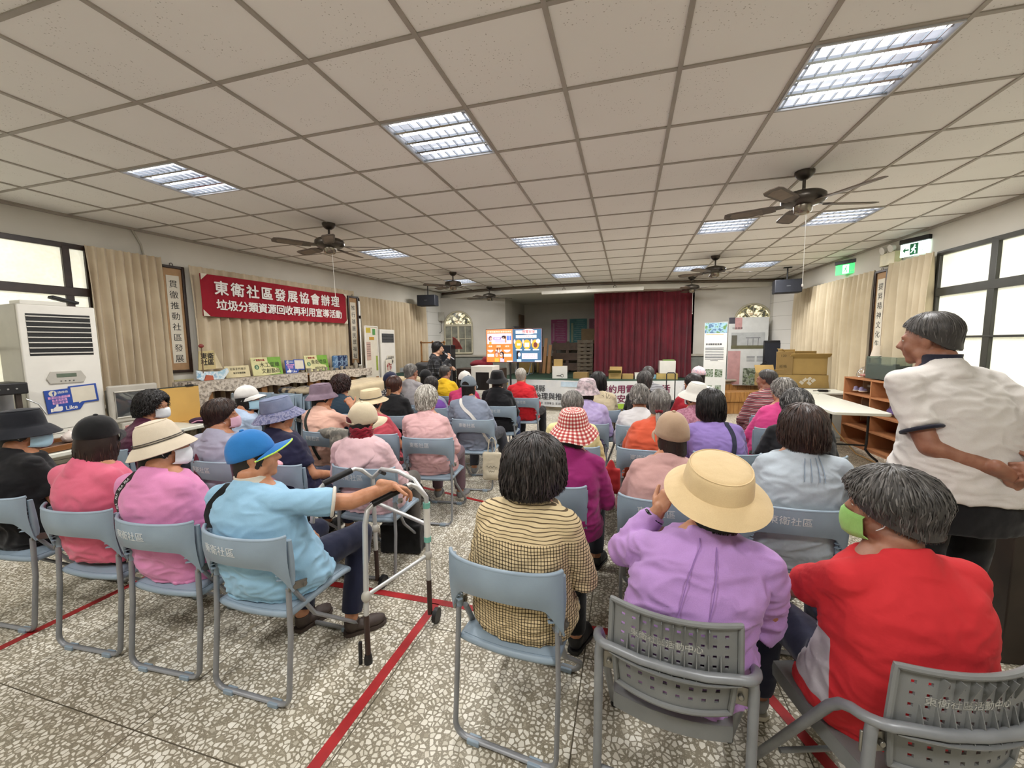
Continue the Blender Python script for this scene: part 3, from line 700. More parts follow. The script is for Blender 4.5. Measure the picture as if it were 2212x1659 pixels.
def hand(wrist, d, n, curl=(.5, .55, .6, .65), spread=.10, thumb=(.5, .5), side=1, size=1.0):
    """right (side=1) or left (side=-1) hand: palm, four unequal bent fingers, thumb from the palm's side. d = finger direction, n = back-of-hand normal"""
    d = V(d).normalized(); n = V(n); n = (n-d*n.dot(d)).normalized(); a = d.cross(n)*side   # a points to the thumb side
    mb = MB(); w = V(wrist); s = size
    R = Matrix((a, d, n)).transposed()
    mb.ell(w+d*.045*s+a*.002, (.039*s, .052*s, .0145*s), R); mb.ell(w+d*.078*s, (.041*s, .018*s, .0125*s), R)
    mb.cap(w-d*.05*s, w+d*.02*s, .0265*s, .026*s)
    Ls = (.072, .080, .074, .058)
    for i in range(4):
        off = (.029-.0195*i)*s; p = w+d*(.083-.004*abs(i-1.2))*s+a*off; ang = spread*(1.2-i)*.55
        dd = (d*math.cos(ang)+a*math.sin(ang)).normalized(); nn = n; c = curl[i]; L = Ls[i]*s; r = (.0088, .009, .0086, .0077)[i]*s
        th = 0
        for k, (f, rr) in enumerate(((.45, 1), (.31, .93), (.24, .84))):
            th += c*(.75 if k == 0 else 1.0 if k == 1 else .7); v = dd*math.cos(th)-nn*math.sin(th); q = p+v*L*f
            mb.cap(p, q, r*rr, r*rr*.93, 10); p = q
    p = w+d*.022*s+a*.026*s; tv = (a*math.cos(thumb[0])+d*math.sin(thumb[0])-n*.35*thumb[1]).normalized(); q = p+tv*.036*s; mb.cap(p, q, .0135*s, .0115*s, 10)
    tv2 = (tv*math.cos(.35*thumb[1])+d*math.sin(.5)-n*.25*thumb[1]).normalized(); r_ = q+tv2*.030*s; mb.cap(q, r_, .0105*s, .0095*s, 10); mb.cap(r_, r_+(tv2+d*.3).normalized()*.022*s, .0092*s, .0078*s, 10)
    return mb
def head_shapes(mb, hc, R, s=1.0, fat=1.0):
    def E(c, r): mb.ell(hc+R @ (V(c)*s), V(r)*s, R)
    E((0, -.014, .028), (.074, .093, .088)); E((0, .028, -.042), (.060*fat, .060, .070)); E((0, .02, -.005), (.068, .07, .075))
    for q in (-1, 1):
        E((q*.036*fat, .052, -.034), (.028, .028, .03)); E((q*.03, .072, .016), (.026, .015, .011)); E((q*.05*fat, .01, -.066), (.022, .04, .03))
        E((q*.0745, -.006, -.012), (.0085, .019, .031)); E((q*.079, -.014, -.004), (.006, .014, .022)); E((q*.012, .092, -.03), (.010, .010, .009))
    E((0, .062, -.094), (.026, .022, .02)); mb.cap(hc+R @ V((0, .082, .008)), hc+R @ V((0, .101, -.026)), .0085, .0125)
    E((0, .08, -.056), (.024, .012, .0065)); E((0, .078, -.067), (.021, .012, .008)); E((0, .074, -.06), (.03, .014, .02))
def eyes(parent, hc, R):
    for q in (-1, 1):
        b = MB(); c = hc+R @ V((q*.031, .0705, .001)); b.ell(c, (.0125, .0105, .0062), R); o = b.build('eye', M_EYE, parent)
        i = MB(); i.ell(c+R @ V((0, .0068, 0)), (.0052, .0045, .0052), R); i.build('iris', M_IRIS, o)
# ---- hair: a scalp shell plus combed locks
def hair_fn(rx_, ry_, rz_, flare, front, side, back, wave=0, c=(0, -.014, .026)):
    """returns P(az, u): az 0 = front, going round; u = arc length in metres from the crown, Lmax(az)"""
    qa = .5*PI*.5*(rx_+rz_)
    def L(az):
        f = .5*(1+math.cos(az)); b_ = .5*(1-math.cos(az)); k = max(0, f-.60)/.40; m = max(0, b_-.35)/.65
        k = k*k*(3-2*k); m = min(1, m*1.3); return (lerp(side, back, m))*(1-k)+front*k
    def P(az, u, lift=0):
        sx_, cy_ = math.sin(az), math.cos(az); rx2, ry2 = rx_+lift, ry_+lift
        if u < qa: t = u/qa*PI/2; h = math.sin(t); return V((c[0]+rx2*h*sx_, c[1]+ry2*h*cy_, c[2]+(rz_+lift)*math.cos(t)))
        e = u-qa; fl = 1+flare*math.sin(min(1, e/.09)*PI*.5)-max(0, flare)*.9*max(0, e-.07)/.07; return V((c[0]+rx2*fl*sx_, c[1]+ry2*fl*cy_, c[2]-e))
    return P, L
STY = {  # rx, ry, rz, flare, front length, side length, back length, locks, lock radius, waviness
    'short': (.085, .104, .100, -.15, .118, .200, .250, 560, .0050, .005), 'man': (.0795, .098, .0935, -.14, .10, .142, .232, 460, .0038, .002),
    'crop': (.077, .096, .090, -.14, .095, .138, .218, 560, .0026, .001), 'bob': (.094, .110, .103, .06, .13, .265, .300, 560, .0055, .004), 'fullbob': (.098, .114, .106, .06, .13, .268, .300, 640, .006, .008),
    'curly': (.098, .118, .108, .10, .125, .24, .275, 560, .007, .016), 'perm': (.089, .108, .104, -.02, .12, .205, .262, 560, .006, .011), 'tied': (.080, .099, .094, -.12, .125, .185, .235, 400, .004, .001), 'under': (.072, .090, .064, -.05, .10, .19, .245, 300, .0045, .003),
    'underlong': (.073, .091, .066, .12, .10, .28, .34, 340, .006, .006), 'underxlong': (.073, .091, .066, .10, .10, .36, .43, 420, .006, .005), 'long': (.084, .102, .098, .05, .12, .36, .42, 460, .006, .005)}
def hair(parent, hc, R, style, m, seed, dens=1.0, vol=1.0, fine=False):
    rx_, ry_, rz_, fl, fr, sd, bk, nl, lr, wv = STY[style]; rx_ *= vol; ry_ *= vol; nl, lr = (nl*2.6, lr*.50) if fine else (nl*1.8, lr*.66)
    P, L = hair_fn(rx_, ry_, rz_, fl, fr, sd, bk); r = random.Random(seed); b = MB(); b.tcur = .3; na, nu = 36, 14
    P2 = [[hc+R @ P(2*PI*i/na, L(2*PI*i/na)*(.002+.998*j/(nu-1)), -.002) for j in range(nu)] for i in range(na+1)]
    b.sheet([[q for q in row] for row in P2][::-1], .010)
    for i in range(int(nl*dens)):
        az = r.uniform(0, 2*PI); Lm = L(az); u0 = (Lm*max(0, r.betavariate(1.1, 1.3)*.85) if not style.startswith('under') else max(.10, Lm*r.uniform(.45, .85))); u1 = min(Lm*1.03, u0+Lm*r.uniform(.3, .6)); n = 7 if wv > .005 else 6
        ja = r.uniform(-.25, .25)*(1.2 if wv > .008 else .6); ph = r.uniform(0, 6); b.tcur = min(1, max(0, r.gauss(.5, .22))); lf = r.uniform(0, .006)*(.3 if style.startswith('under') else 1); pts = []; rad = []
        for k in range(n):
            t = k/(n-1); a = az+ja*t*t+wv*6*math.sin(ph+t*5); pts.append(hc+R @ P(a, lerp(u0, u1, t), lf+wv*.8*math.sin(ph*2+t*6)+.003*math.sin(t*PI))); rad.append(lr*(.75+.5*math.sin(PI*min(1, t*1.1)))*(1-.75*t**4))
        b.tube(pts, rad, 5, flat=.6)
    return b.build('hair', m, parent, smooth=80)
def ponytail(parent, hc, R, m, tie, seed, L=.3, z=.0, bulk=.03, low=0):
    r = random.Random(seed); b = MB()
    base = V((0, -.105, z))
    for i in range(70):
        b.tcur = min(1, max(0, r.gauss(.55, .2))); o = V((r.gauss(0, .5), r.gauss(0, .5), 0))*bulk; pts = []
        for k in range(8):
            t = k/7; pts.append(hc+R @ base+V((o.x*(.5+t*1.1*(1-t*.5)), -.03*math.sin(t*PI*.8)+o.y*(.5+t), -L*t*r.uniform(.97, 1.03)))+V((0.006*math.sin(5*t+i), 0, 0)))
        b.tube(pts, [.006*(1-.7*(k/7)**3) for k in range(8)], 5)
    h = b.build('ponytail', m, parent, smooth=80); q = MB()
    for k in range(10): a = 2*PI*k/10; q.ell(hc+R @ base+V((math.cos(a)*.02, math.sin(a)*.016, .004*math.sin(3*a))), (.012, .012, .012), seg=10, rings=7)
    q.build('hair_tie', tie, h)
# ---- hats (built in head space)
def bucket(parent, hc, R, m, cr=.098, ch=.095, bw=.062, droop=.05, tilt=10, band=None, z=.03, wav=0, brim=None, flat=.80, seed=0, top_seam=True):
    r = random.Random(seed); Rt = R @ Matrix.Rotation(math.radians(tilt), 3, 'X'); b = MB(); prof = []
    for t in np.linspace(0, 1, 6): prof.append((cr*flat*t, ch+.012*(1-t*t)))
    for t in np.linspace(.15, 1, 7): prof.append((cr*(flat+(1-flat)*t**.55), ch*(1-t)+0.0))
    nb = len(prof)
    for t in np.linspace(.12, 1, 7): prof.append((cr+.004+bw*t, -droop*t**1.25-.002))
    n = 48; cs = [2*PI*k/n for k in range(n)]; ph = r.uniform(0, 6)
    def ring(rr, z_, inner, t):
        out = []
        for a in cs:
            w = wav*t*(math.sin(3*a+ph)+.6*math.sin(5*a+2*ph)); out.append(hc+Rt @ V((rr*(1-(.004/max(rr, .01) if inner else 0))*math.cos(a), rr*1.14*math.sin(a)*(1-(.004/max(rr, .01) if inner else 0)), z+z_+w-(.0035 if inner else 0)))-Rt @ V((0, .012, 0)))
        return out
    rings = [ring(max(q[0], .001), q[1], False, max(0, (i-nb+1)/7)) for i, q in enumerate(prof)]
    inner = [ring(max(q[0], .001), q[1], True, max(0, (i-nb+1)/7)) for i, q in enumerate(prof)][::-1]
    L = [0]
    for i in range(1, len(prof)): L.append(L[-1]+math.hypot(prof[i][0]-prof[i-1][0], prof[i][1]-prof[i-1][1]))
    Lm = L+L[::-1]; uv = [(k/n*2*PI*.1, l) for l in Lm for k in range(n)]
    if brim is None: b.loft(rings+inner, uv=uv)
    else:
        b.loft(rings[:nb]+inner[-nb:], uv=uv[:2*nb*n]); q = MB(); q.loft(rings[nb-1:]+inner[:len(inner)-nb+1]+[rings[nb-1]], caps=False)
    h = b.build('hat', m, parent, smooth=60)
    if brim is not None: q.build('hat_brim', brim, h, smooth=60)
    if band is not None:
        q = MB()
        for zz in band[1]: q.tube([hc+Rt @ V(((cr+.0035-zz*.06)*math.cos(a), (cr+.0035-zz*.06)*1.14*math.sin(a)-.012, z+zz)) for a in cs], band[2], 6, closed=True, flat=.5, up=(0, 0, 1))
        q.build('hat_band', band[0], h)
    if top_seam:
        q = MB(); q.tube([hc+Rt @ V((cr*flat*math.cos(a), cr*flat*1.14*math.sin(a)-.012, z+ch+.0005)) for a in cs], .0022, 6, closed=True); q.build('crown_seam', m, h)
    return h
def cap_hat(parent, hc, R, m, tilt=0, brimm=None, edge=None, z=.022, bl=.078, bwid=.085, button=True, soft=0, gap=None, dz=.112, yaw=0, droop=.018):
    Rt = R @ Matrix.Rotation(math.radians(tilt), 3, 'X') @ Matrix.Rotation(math.radians(yaw), 3, 'Z'); b = MB(); n = 48; rings = []; inn = []
    for i in range(11):
        t = i/10; rr = math.sin(t*PI/2)**.92; zz = dz*math.cos(t*PI/2)**.9 if t < 1 else 0; ro = []; ri = []
        for k in range(n):
            a = 2*PI*k/n; seam = 1+.006*math.cos(6*a)*math.sin(t*PI)+soft*(math.sin(5*a+2)+math.sin(9*a+t*7))*.5*math.sin(t*PI); kx = (.0895*rr*seam, .108*rr*seam)
            ro.append(hc+Rt @ V((max(kx[0], .001)*math.cos(a), max(kx[1], .001)*math.sin(a)-.012, z+zz))); ri.append(hc+Rt @ V((max(kx[0]-.004, .001)*math.cos(a), max(kx[1]-.004, .001)*math.sin(a)-.012, z+zz-.003)))
        rings.append(ro); inn.append(ri)
    b.loft(rings+inn[::-1]); h = b.build('cap', m, parent, smooth=60)
    P = []
    for i in range(15):
        u = -1+2*i/14; row = []
        for j in range(8):
            t = j/7; x = u*(bwid+.004*t); y0 = .094*math.sqrt(max(0, 1-(min(1, abs(x)/.0895))**2))-.004; y1 = y0+bl*(1-abs(u)**2.6)**.5*1.0 if abs(u) < 1 else y0
            row.append(hc+Rt @ V((x, lerp(y0, y1, t), z+.006-.030*u*u*(.6+.4*t)-droop*t*t)))
        P.append(row)
    q = MB(); q.sheet([r_[::-1] for r_ in P], .004); q.build('brim', brimm or m, h, smooth=60)
    if edge: q = MB(); q.tube([r_[-1] for r_ in P], .0045, 6); q.build('brim_edge', edge, h)
    if button: q = MB(); q.ell(hc+Rt @ V((0, -.012, z+dz+.002)), (.011, .011, .006), Rt); q.build('cap_button', m, h)
    if gap: 
        q = MB(); pts = [V((.042*math.cos(a), 0, .042*math.sin(a))) for a in np.linspace(0, PI, 13)]
        P = [[hc+Rt @ V((p.x*k, -.012-.1075*math.sqrt(1-(p.x*k/.0895)**2)-.003+.02*(p.z*k)**2*30*.3, z+.012+p.z*k*1.0)) for k in (.02, .5, 1)] for p in pts]
        q.sheet(P, .003); q.build('cap_opening', gap, h); q = MB(); q.tube([hc+Rt @ V((x, -.012-.108*math.sqrt(1-(x/.0895)**2)-.003, z+.010)) for x in np.linspace(-.055, .055, 9)], .006, 6, flat=.6); q.build('strap', m, h)
    return h
def mask(parent, hc, R, m):
    P = []
    for i in range(15):
        u = -1+2*i/14; row = []
        for j in range(9):
            v = j/8; zz = lerp(-.105, -.012, v); bul = math.cos(u*PI/2)**.6 if abs(u) < 1 else 0
            x = u*.075; y = .110*math.sqrt(max(.02, 1-(u*.90)**2))+.009*bul*math.sin(PI*v)-.012*(v < .1)-(.006 if v > .9 else 0); row.append(hc+R @ V((x, y, zz*(1-.25*abs(u)**2)-.012*abs(u)**2)))
        P.append(row)
    b = MB(); b.sheet(P[::-1], .003); o = b.build('face_mask', m, parent, smooth=60); q = MB()
    for s in (-1, 1): q.tube([hc+R @ V((s*.064, .035, -.02)), hc+R @ V((s*.079, .0, .006)), hc+R @ V((s*.086, -.018, -.012)), hc+R @ V((s*.075, .0, -.045)), hc+R @ V((s*.062, .035, -.075))], .0016, 5)
    q.build('ear_loop', M_MASK['white'], o); return o
def glasses(parent, hc, R, m):
    b = MB()
    for s in (-1, 1): b.tube([hc+R @ V((s*.033+.022*math.cos(a), .096, .017*math.sin(a))) for a in np.linspace(0, 2*PI, 17)[:-1]], .0014, 5, closed=True); b.tube([hc+R @ V((s*.055, .094, .004)), hc+R @ V((s*.077, .04, .008)), hc+R @ V((s*.081, -.012, .0)), hc+R @ V((s*.08, -.02, -.018))], .0016, 5)
    b.tube([hc+R @ V((-.011, .098, .004)), hc+R @ V((.011, .098, .004))], .0014, 5); b.build('glasses', m, parent)
def sellipse(c, hw, hd, n=26, e=2.4, tw=0):
    out = []
    for k in range(n):
        a = 2*PI*k/n; ca, sa = math.cos(a), math.sin(a); x = hw*abs(ca)**(2/e)*(1 if ca >= 0 else -1); y = hd*abs(sa)**(2/e)*(1 if sa >= 0 else -1); out.append((c[0]+x, c[1]+y, c[2]))
    return out
TOR = [(.0, -.03, .185, .160), (.05, -.045, .195, .168), (.14, -.065, .192, .160), (.28, -.09, .180, .148), (.45, -.10, .172, .138), (.60, -.098, .174, .134), (.72, -.092, .174, .126), (.81, -.08, .160, .110), (.88, -.068, .130, .090), (.94, -.055, .095, .072), (.98, -.045, .074, .062), (1.0, -.04, .066, .058)]
def person(M, label, shirt, pants='#23242b', skin='tan', hairs=('short', 'black'), hat=None, msk=None, look=(0, 0, 0), head=(0, .02, 1.23), w=1.0, belly=0., sleeve='long', shoes='black', arms=None,
           collar=None, extra=None, seed=0, vox=.009, dens=1.0, vol=1.0, stand=False, feet=None, shirt2=None, hem=.445, hems=.82, cuff=None, fold=1.0, glass=None, handsz=1.0, slump=0., pm=None, sm=None, hip=0., legs=None, barefoot=False, sz=1.0):
    rs = random.Random(seed); hx, hy, zt = head; R = rot_look(*look); hc = V((hx, hy, zt-.118*sz)); PS = PANTS(pants) if isinstance(pants, str) else pants
    zb = .45 if not stand else .86; nb = V((hx*.85, hy-.055-slump*.3, zt-.218*sz)); b = MB(); ht = nb.z-zb
    def rings(inf, dz=0, lo=0, hi=99, grow=0):
        out = []
        for t, yo, hw, hd in TOR:
            if not lo <= t <= hi: continue
            hw = hw*w+belly*.35*math.exp(-((t-.22)/.25)**2); hd2 = hd+belly*.5*math.exp(-((t-.2)/.25)**2)
            if stand: yo = yo*.25-.01; hw *= .93; hd2 *= .88
            x = nb.x*t*t; y = yo+(.022 if not stand else 0)+(nb.y+.04)*t*t-slump*math.sin(PI*min(1, t*1.05))*.6+belly*.35*math.exp(-((t-.2)/.25)**2)
            out.append(sellipse((x, y, zb+ht*t+dz), hw+inf+grow*(1-t), hd2+inf+grow*(1-t)))
        return out
    shw = .152*w; sz_ = nb.z-.098; sy = nb.y-.022
    SH = [V((nb.x-shw, sy, sz_)), V((nb.x+shw, sy, sz_))]
    A = arms or [None, None]; AR = []
    for i, s in enumerate((-1, 1)):
        a = A[i]
        if a is None:
            e = V((nb.x*.6+s*(.212*w+.008), sy+.05+.03*rs.random(), sz_-.245)) ; wr = V((s*(.10+.03*rs.random()), .20, .585)); a = dict(e=e, w=wr, d=(-s*.55, .75, -.35), n=(s*.1, .3, .95), curl=(.5, .55, .6, .65))
        AR.append(a)
    SKR = (.046, .041, .028)
    # body: head, neck, torso, arms, legs in one surface
    b.loft(rings(0)); b.tube([nb+V((0, 0, -.05)), nb+V((0, .008, .02)), hc+R @ V((0, -.012, -.06))], [.066, .056, .054], 14); head_shapes(b, hc, R, sz)
    for i, s in enumerate((-1, 1)):
        a = AR[i]; e, wr = V(a['e']), V(a['w']); SHi = SH[i]+V(a.get('sh', (0, 0, 0))); b.cap(SHi, SHi.lerp(e, .5), .054, .047); b.cap(SHi.lerp(e, .5), e, .047, .040); b.cap(e, e.lerp(wr, .35), .040, .039); b.cap(e.lerp(wr, .35), wr, .039, .0275)
        b.cap(V((nb.x*.9, sy+.008, sz_+.022)), SHi, .046, .046)
    if stand: LG = legs or [((-.09, 0, .90), (-.10, .02, .50), (-.11, -.02, .09)), ((.09, 0, .90), (.10, .02, .50), (.11, -.02, .09))]
    else: LG = legs or [((-.09, -.02, .525), (-.115, .37, .515), (-.12, .36+.05*rs.random(), .09)), ((.09, -.02, .525), (.115, .37, .515), (.12, .36+.06*rs.random()-.02, .09))]
    for hp, kn, an in LG: b.cap(V(hp), V(kn), .082, .056); b.cap(V(kn), V(kn).lerp(V(an), .4), .054, .052); b.cap(V(kn).lerp(V(an), .4), V(an), .052, .036)
    me = remesh(b, min(vox, .008), 3, name='person')
    hm = MB()
    for i, s in enumerate((-1, 1)):
        a = AR[i]; sub = hand(a['w'], a['d'], a['n'], a.get('curl', (.5,)*4), a.get('spread', .12), a.get('thumb', (.5, .5)), s, handsz); e = V(a['e']); wr = V(a['w']); sub.cap(wr.lerp(e, .30), wr, .0335, .0285)
        hmesh = remesh(sub, .0042 if vox < .0095 else .0055, 2); n = len(hmesh.vertices); v = np.empty(n*3); hmesh.vertices.foreach_get('co', v); hm.add([tuple(q) for q in v.reshape(-1, 3)], [tuple(p.vertices) for p in hmesh.polygons]); bpy.data.meshes.remove(hmesh)
    n = len(me.vertices); v = np.empty(n*3); me.vertices.foreach_get('co', v); fm = MB(); fm.add([tuple(q) for q in v.reshape(-1, 3)], [tuple(p.vertices) for p in me.polygons]); bpy.data.meshes.remove(me)
    fm.v += hm.v; fm.f += [tuple(i+n for i in f) for f in hm.f]; fm.mi += hm.mi; fm.uvs += hm.uvs; fm.tone += hm.tone
    root = fm.build('person', SKINS[skin], M=M, smooth=180); tag(root, label, 'person')
    eyes(root, hc, R)
    # shirt
    inf = .019; off = rng.uniform(0, 50, 3)
    def folds(v):
        q = v+off; n1 = pnoise(q*np.array([5, 6, 13.])); n2 = pnoise(q*np.array([11, 11, 21.])+n1[:, None]*1.2); n3 = pnoise(q*np.array([9, 7, 6.])+3); rid = 1-2*np.abs(n2)
        k = np.clip(1.15-(v[:, 2]-zb)/ht*.75, .35, 1.2); return fold*k*(.014*n1+.014*(rid-.45)+.010*n3)
    b = MB(); rg = rings(inf, 0, .0, .97); low = sellipse((0, rg and -.03 if not stand else -.005, hem if not stand else hems), (.195*w+belly*.35+.012)*(.95 if stand else 1), (.168+belly*.5+.012)*(.92 if stand else 1))
    if not stand: low = [(x, y, hem) for x, y, z in sellipse((0, -.035, hem), .205*w+belly*.35, .172+belly*.4)]; b.loft([low]+[r_ for r_ in rg if r_[0][2] > hem-.02])
    else: b.loft([low]+[r_ for r_ in rg if r_[0][2] > hems+.05])
    b.tube([nb+V((0, -.012, -.075)), nb+V((0, -.006, -.03)), nb+V((0, .004, -.006))], [.100, .083, .070], 18)
    for i, s in enumerate((-1, 1)):
        a = AR[i]; e, wr = V(a['e']), V(a['w']); SHi = SH[i]+V(a.get('sh', (0, 0, 0))); b.cap(V((nb.x*.9, sy+.002, sz_+.026)), SHi, .074, .061)
        if sleeve == 'none': continue
        if sleeve == 'short': p = SHi.lerp(e, .72); b.tube([SHi, SHi.lerp(e, .4), p], [.062, .063, .067], 16); b.ell(SHi, (.062,)*3)
        elif sleeve == 'three': b.cap(SHi, e, .061, .054); b.tube([e, e.lerp(wr, .45)], [.054, .052], 16)
        else: b.cap(SHi, e, .061, .055); b.ell(e, (.056,)*3); b.tube([e, e.lerp(wr, .55), wr.lerp(e, .04)], [.056, .050, .040], 16)
    st = mesh_obj(remesh(b, vox, 4, folds, 'shirt'), 'shirt', shirt, root)
    if shirt2: shirt2(root, nb, rings, SH, AR)
    if cuff:
        for i in (0, 1):
            q = MB(); SHi = SH[i]+V(AR[i].get('sh', (0, 0, 0))); e = V(AR[i]['e']); p = SHi.lerp(e, .735); dd = (e-SHi).normalized(); u, v_ = basis(dd); q.tube([p+(u*math.cos(t)+v_*math.sin(t))*.0665 for t in np.linspace(0, 2*PI, 25)[:-1]], .0085, 8, closed=True); q.build('sleeve_cuff', cuff, root)
    if collar:
        cm, chh = collar; q = MB(); cs = [2*PI*k/28 for k in range(29)]; P = []
        for a in cs[1:-1] if False else np.linspace(.35, 2*PI-.35, 27):
            x, y = math.sin(a), math.cos(a); row = []
            for t in (0, .35, .7, 1.0): rr = .082-.022*math.sin(t*PI*.62); row.append(nb+V((x*rr*1.02, y*rr*.98+.004-.01*0, -.028+chh*t-.012*y*0+.012*(-y)*0-.03*(y > 0)*y)))
            P.append(row)
        q.sheet(P, .006); q.build('collar', cm, root, smooth=60)
    # trousers
    b = MB()
    if stand: b.loft([sellipse((0, -.008+belly*.2, z), hw*w+belly*.45+.012, hd+belly*.75+.012) for z, hw, hd in ((.80, .165, .125), (.88, .175, .132), (.98, .172, .130), (1.02, .168, .128))])
    else: b.loft([sellipse((0, -.024, z), hw*w-.002, hd-.002) for z, hw, hd in ((.452, .170, .15), (.48, .195, .168), (.54, .190, .165), (.60, .18, .15))])
    for hp, kn, an in LG:
        hp, kn, an = V(hp), V(kn), V(an); b.cap(hp, kn, .090, .070); b.ell(kn, (.071,)*3); b.tube([kn, kn.lerp(an, .5), kn.lerp(an, .93)], [.069, .064, .056], 16)
    mesh_obj(remesh(b, max(vox, .010), 4, lambda v: .006*pnoise((v+off)*np.array([9, 9, 12.]))+.004*pnoise((v+off)*22), 'trousers'), 'trousers', PS, root)
    # shoes
    FT = feet or [None, None]
    for i, (hp, kn, an) in enumerate(LG):
        an = V(an); fa = math.radians(FT[i] if FT[i] is not None else (10 if i == 0 else -10)); d = V((-math.sin(fa), math.cos(fa), 0)); Rf = RZ(fa).to_3x3(); q = MB()
        g = V((an.x, an.y, 0)); q.ell(g+d*.005+V((0, 0, .05)), (.036, .045, .045), Rf); q.ell(g+d*.09+V((0, 0, .038)), (.043, .10, .033), Rf); q.ell(g+d*.13+V((0, 0, .034)), (.045, .055, .027), Rf); q.tube([g+V((0, 0, .05)), an+V((0, 0, .0))], [.041, .042], 14)
        sh = mesh_obj(remesh(q, .008, 3, name='shoe'), 'shoe', M_SHOE[shoes], root)
        pl = [(0, -.045), (.03, -.035), (.036, 0), (.038, .06), (.048, .12), (.04, .165), (.015, .19), (-.015, .19), (-.04, .165), (-.048, .12), (-.038, .06), (-.036, 0), (-.03, -.035)]
        s_ = MB(); s_.prism([tuple((g+Rf @ V((x, y, 0))).to_2d()) for x, y in pl], .002, .022); s_.build('sole', M_SOLE if shoes in ('grey', 'navy') else M_SHOE[shoes], sh)
    # hair, hat, mask
    if hairs:
        for hh in ([hairs] if isinstance(hairs[0], str) else hairs): hair(root, hc, R, hh[0], HAIR[hh[1]], seed+5, dens, vol, vox < .0098)
    if hat: hat(root, hc, R)
    if msk: mask(root, hc, R, M_MASK[msk])
    if glass: glasses(root, hc, R, glass)
    if extra: extra(root, nb, hc, R, rings, SH, AR)
    return root
def PANTS(c): return cloth('trousers_'+c[1:], c, .08)
def strap(root, nb, rings, side, m, w=.026, lo=.18, th=.003, x1=None, word=None):
    """shoulder strap over the back from one shoulder to the opposite hip, lying on the shirt"""
    rg = rings(.024, 0, .0, .95); P = []
    for i in range(25):
        t = i/24; zt = lerp(len(rg)-1.0, lo*len(rg), t); k = int(min(len(rg)-2, zt)); f = zt-k; ring = [V(a).lerp(V(b_), f) for a, b_ in zip(rg[k], rg[k+1])]
        n = len(ring); a = lerp(1.5*PI+side*.62, 1.5*PI-side*1.15, t) if x1 is None else lerp(1.5*PI+side*.62, 1.5*PI+x1, t); fi = (a % (2*PI))/(2*PI)*n; i0 = int(fi) % n; p = ring[i0].lerp(ring[(i0+1) % n], fi-int(fi)); P.append(p)
    P = [P[0]+V((0, .05, .006)), P[0]+V((0, .02, .012))]+P
    q = MB(); row = []
    for i, p in enumerate(P):
        d = (P[min(i+1, len(P)-1)]-P[max(i-1, 0)]).normalized(); out = V((0, -1, .15)).normalized() if i > 1 else V((0, -.4, 1)).normalized(); s = d.cross(out).normalized(); row.append([p+s*w/2*q_+out*.006 for q_ in (-1, 0, 1)])
    q.sheet(row, th); o = q.build('bag_strap', m, root, smooth=60)
    if word:
        for i in range(4, 25, 3):
            d = (P[i]-P[i+1]).normalized(); out = V((0, -1, .15)).normalized(); s = out.cross(d).normalized(); out = d.cross(s).normalized(); text(word, w*.62, M_PRINT, o, 'lettering', flatm(d, s, out, P[i]+out*.0105), th=.0005)
    return o
def ring_strap(*a, **k): return lambda root, nb, hc, R, rings, SH, AR: strap(root, nb, rings, *a, **k)
import re
# ================================================================ the audience
def m_check(key, base, line, pitch=.0145, wdt=.28, yoke=None, line2=None):
    k = N(key); v = k.obj(); nz = k.noise(v, 6, 2); s = k.n('ShaderNodeSeparateXYZ'); k.l(v, s.inputs[0])
    xx = k.math('ADD', k.math('MULTIPLY_ADD', s.outputs[1], .45, s.outputs[0]), k.math('MULTIPLY', nz, .02)); zz = k.math('ADD', s.outputs[2], k.math('MULTIPLY', nz, .03))
    def st(u, p=pitch, w=wdt): return k.math('LESS_THAN', k.math('FRACT', k.math('DIVIDE', u, p)), w)
    a, b_ = st(xx), st(zz)
    if yoke: a = k.math('MULTIPLY', a, k.math('LESS_THAN', s.outputs[2], yoke)); 
    f = k.math('MULTIPLY', k.math('ADD', a, b_), .5)
    c = k.ramp(f, [(0, base), (.5, line2 or line), (1, line)]); sh = k.ramp(k.noise(v, 4, 3), [(.3, (.85,)*3+(1,)), (.7, (1,)*4)])
    k.set(Base_Color=k.mix(1, c, sh, 'MULTIPLY'), Roughness=.85); k.b.inputs['Specular IOR Level'].default_value = .2; k.bump(k.noise(v, 28, 3), .3, .004); return k.m
def m_stripe(key, stops, pitch, axis=2):
    k = N(key); v = k.obj(); nz = k.noise(v, 5, 2); s = k.n('ShaderNodeSeparateXYZ'); k.l(v, s.inputs[0])
    u = k.math('FRACT', k.math('DIVIDE', k.math('ADD', s.outputs[axis], k.math('MULTIPLY', nz, .03)), pitch)); k.set(Base_Color=k.ramp(u, stops, 'CONSTANT'), Roughness=.85); k.bump(k.noise(v, 28, 3), .3, .004); return k.m
def m_mottle(key, stops, scale=14, uv=False, detail=4):
    k = N(key); v = k.obj(which='Object'); k.set(Base_Color=k.ramp(k.noise(v, scale, detail, .55), stops), Roughness=.85); k.bump(k.noise(v, 60, 2), .2, .003); return k.m
def m_gingham():
    k = N('red_gingham'); tc = k.n('ShaderNodeTexCoord'); s = k.n('ShaderNodeSeparateXYZ'); k.l(tc.outputs['UV'], s.inputs[0])
    a = k.math('LESS_THAN', k.math('FRACT', k.math('MULTIPLY', s.outputs[0], 46)), .5); b_ = k.math('LESS_THAN', k.math('FRACT', k.math('MULTIPLY', s.outputs[1], 46)), .5)
    k.set(Base_Color=k.ramp(k.math('MULTIPLY', k.math('ADD', a, b_), .5), [(0, '#e6dcd2'), (.4, '#c0706a'), (.9, '#9c2a2c')], 'CONSTANT'), Roughness=.85); return k.m
C = cloth
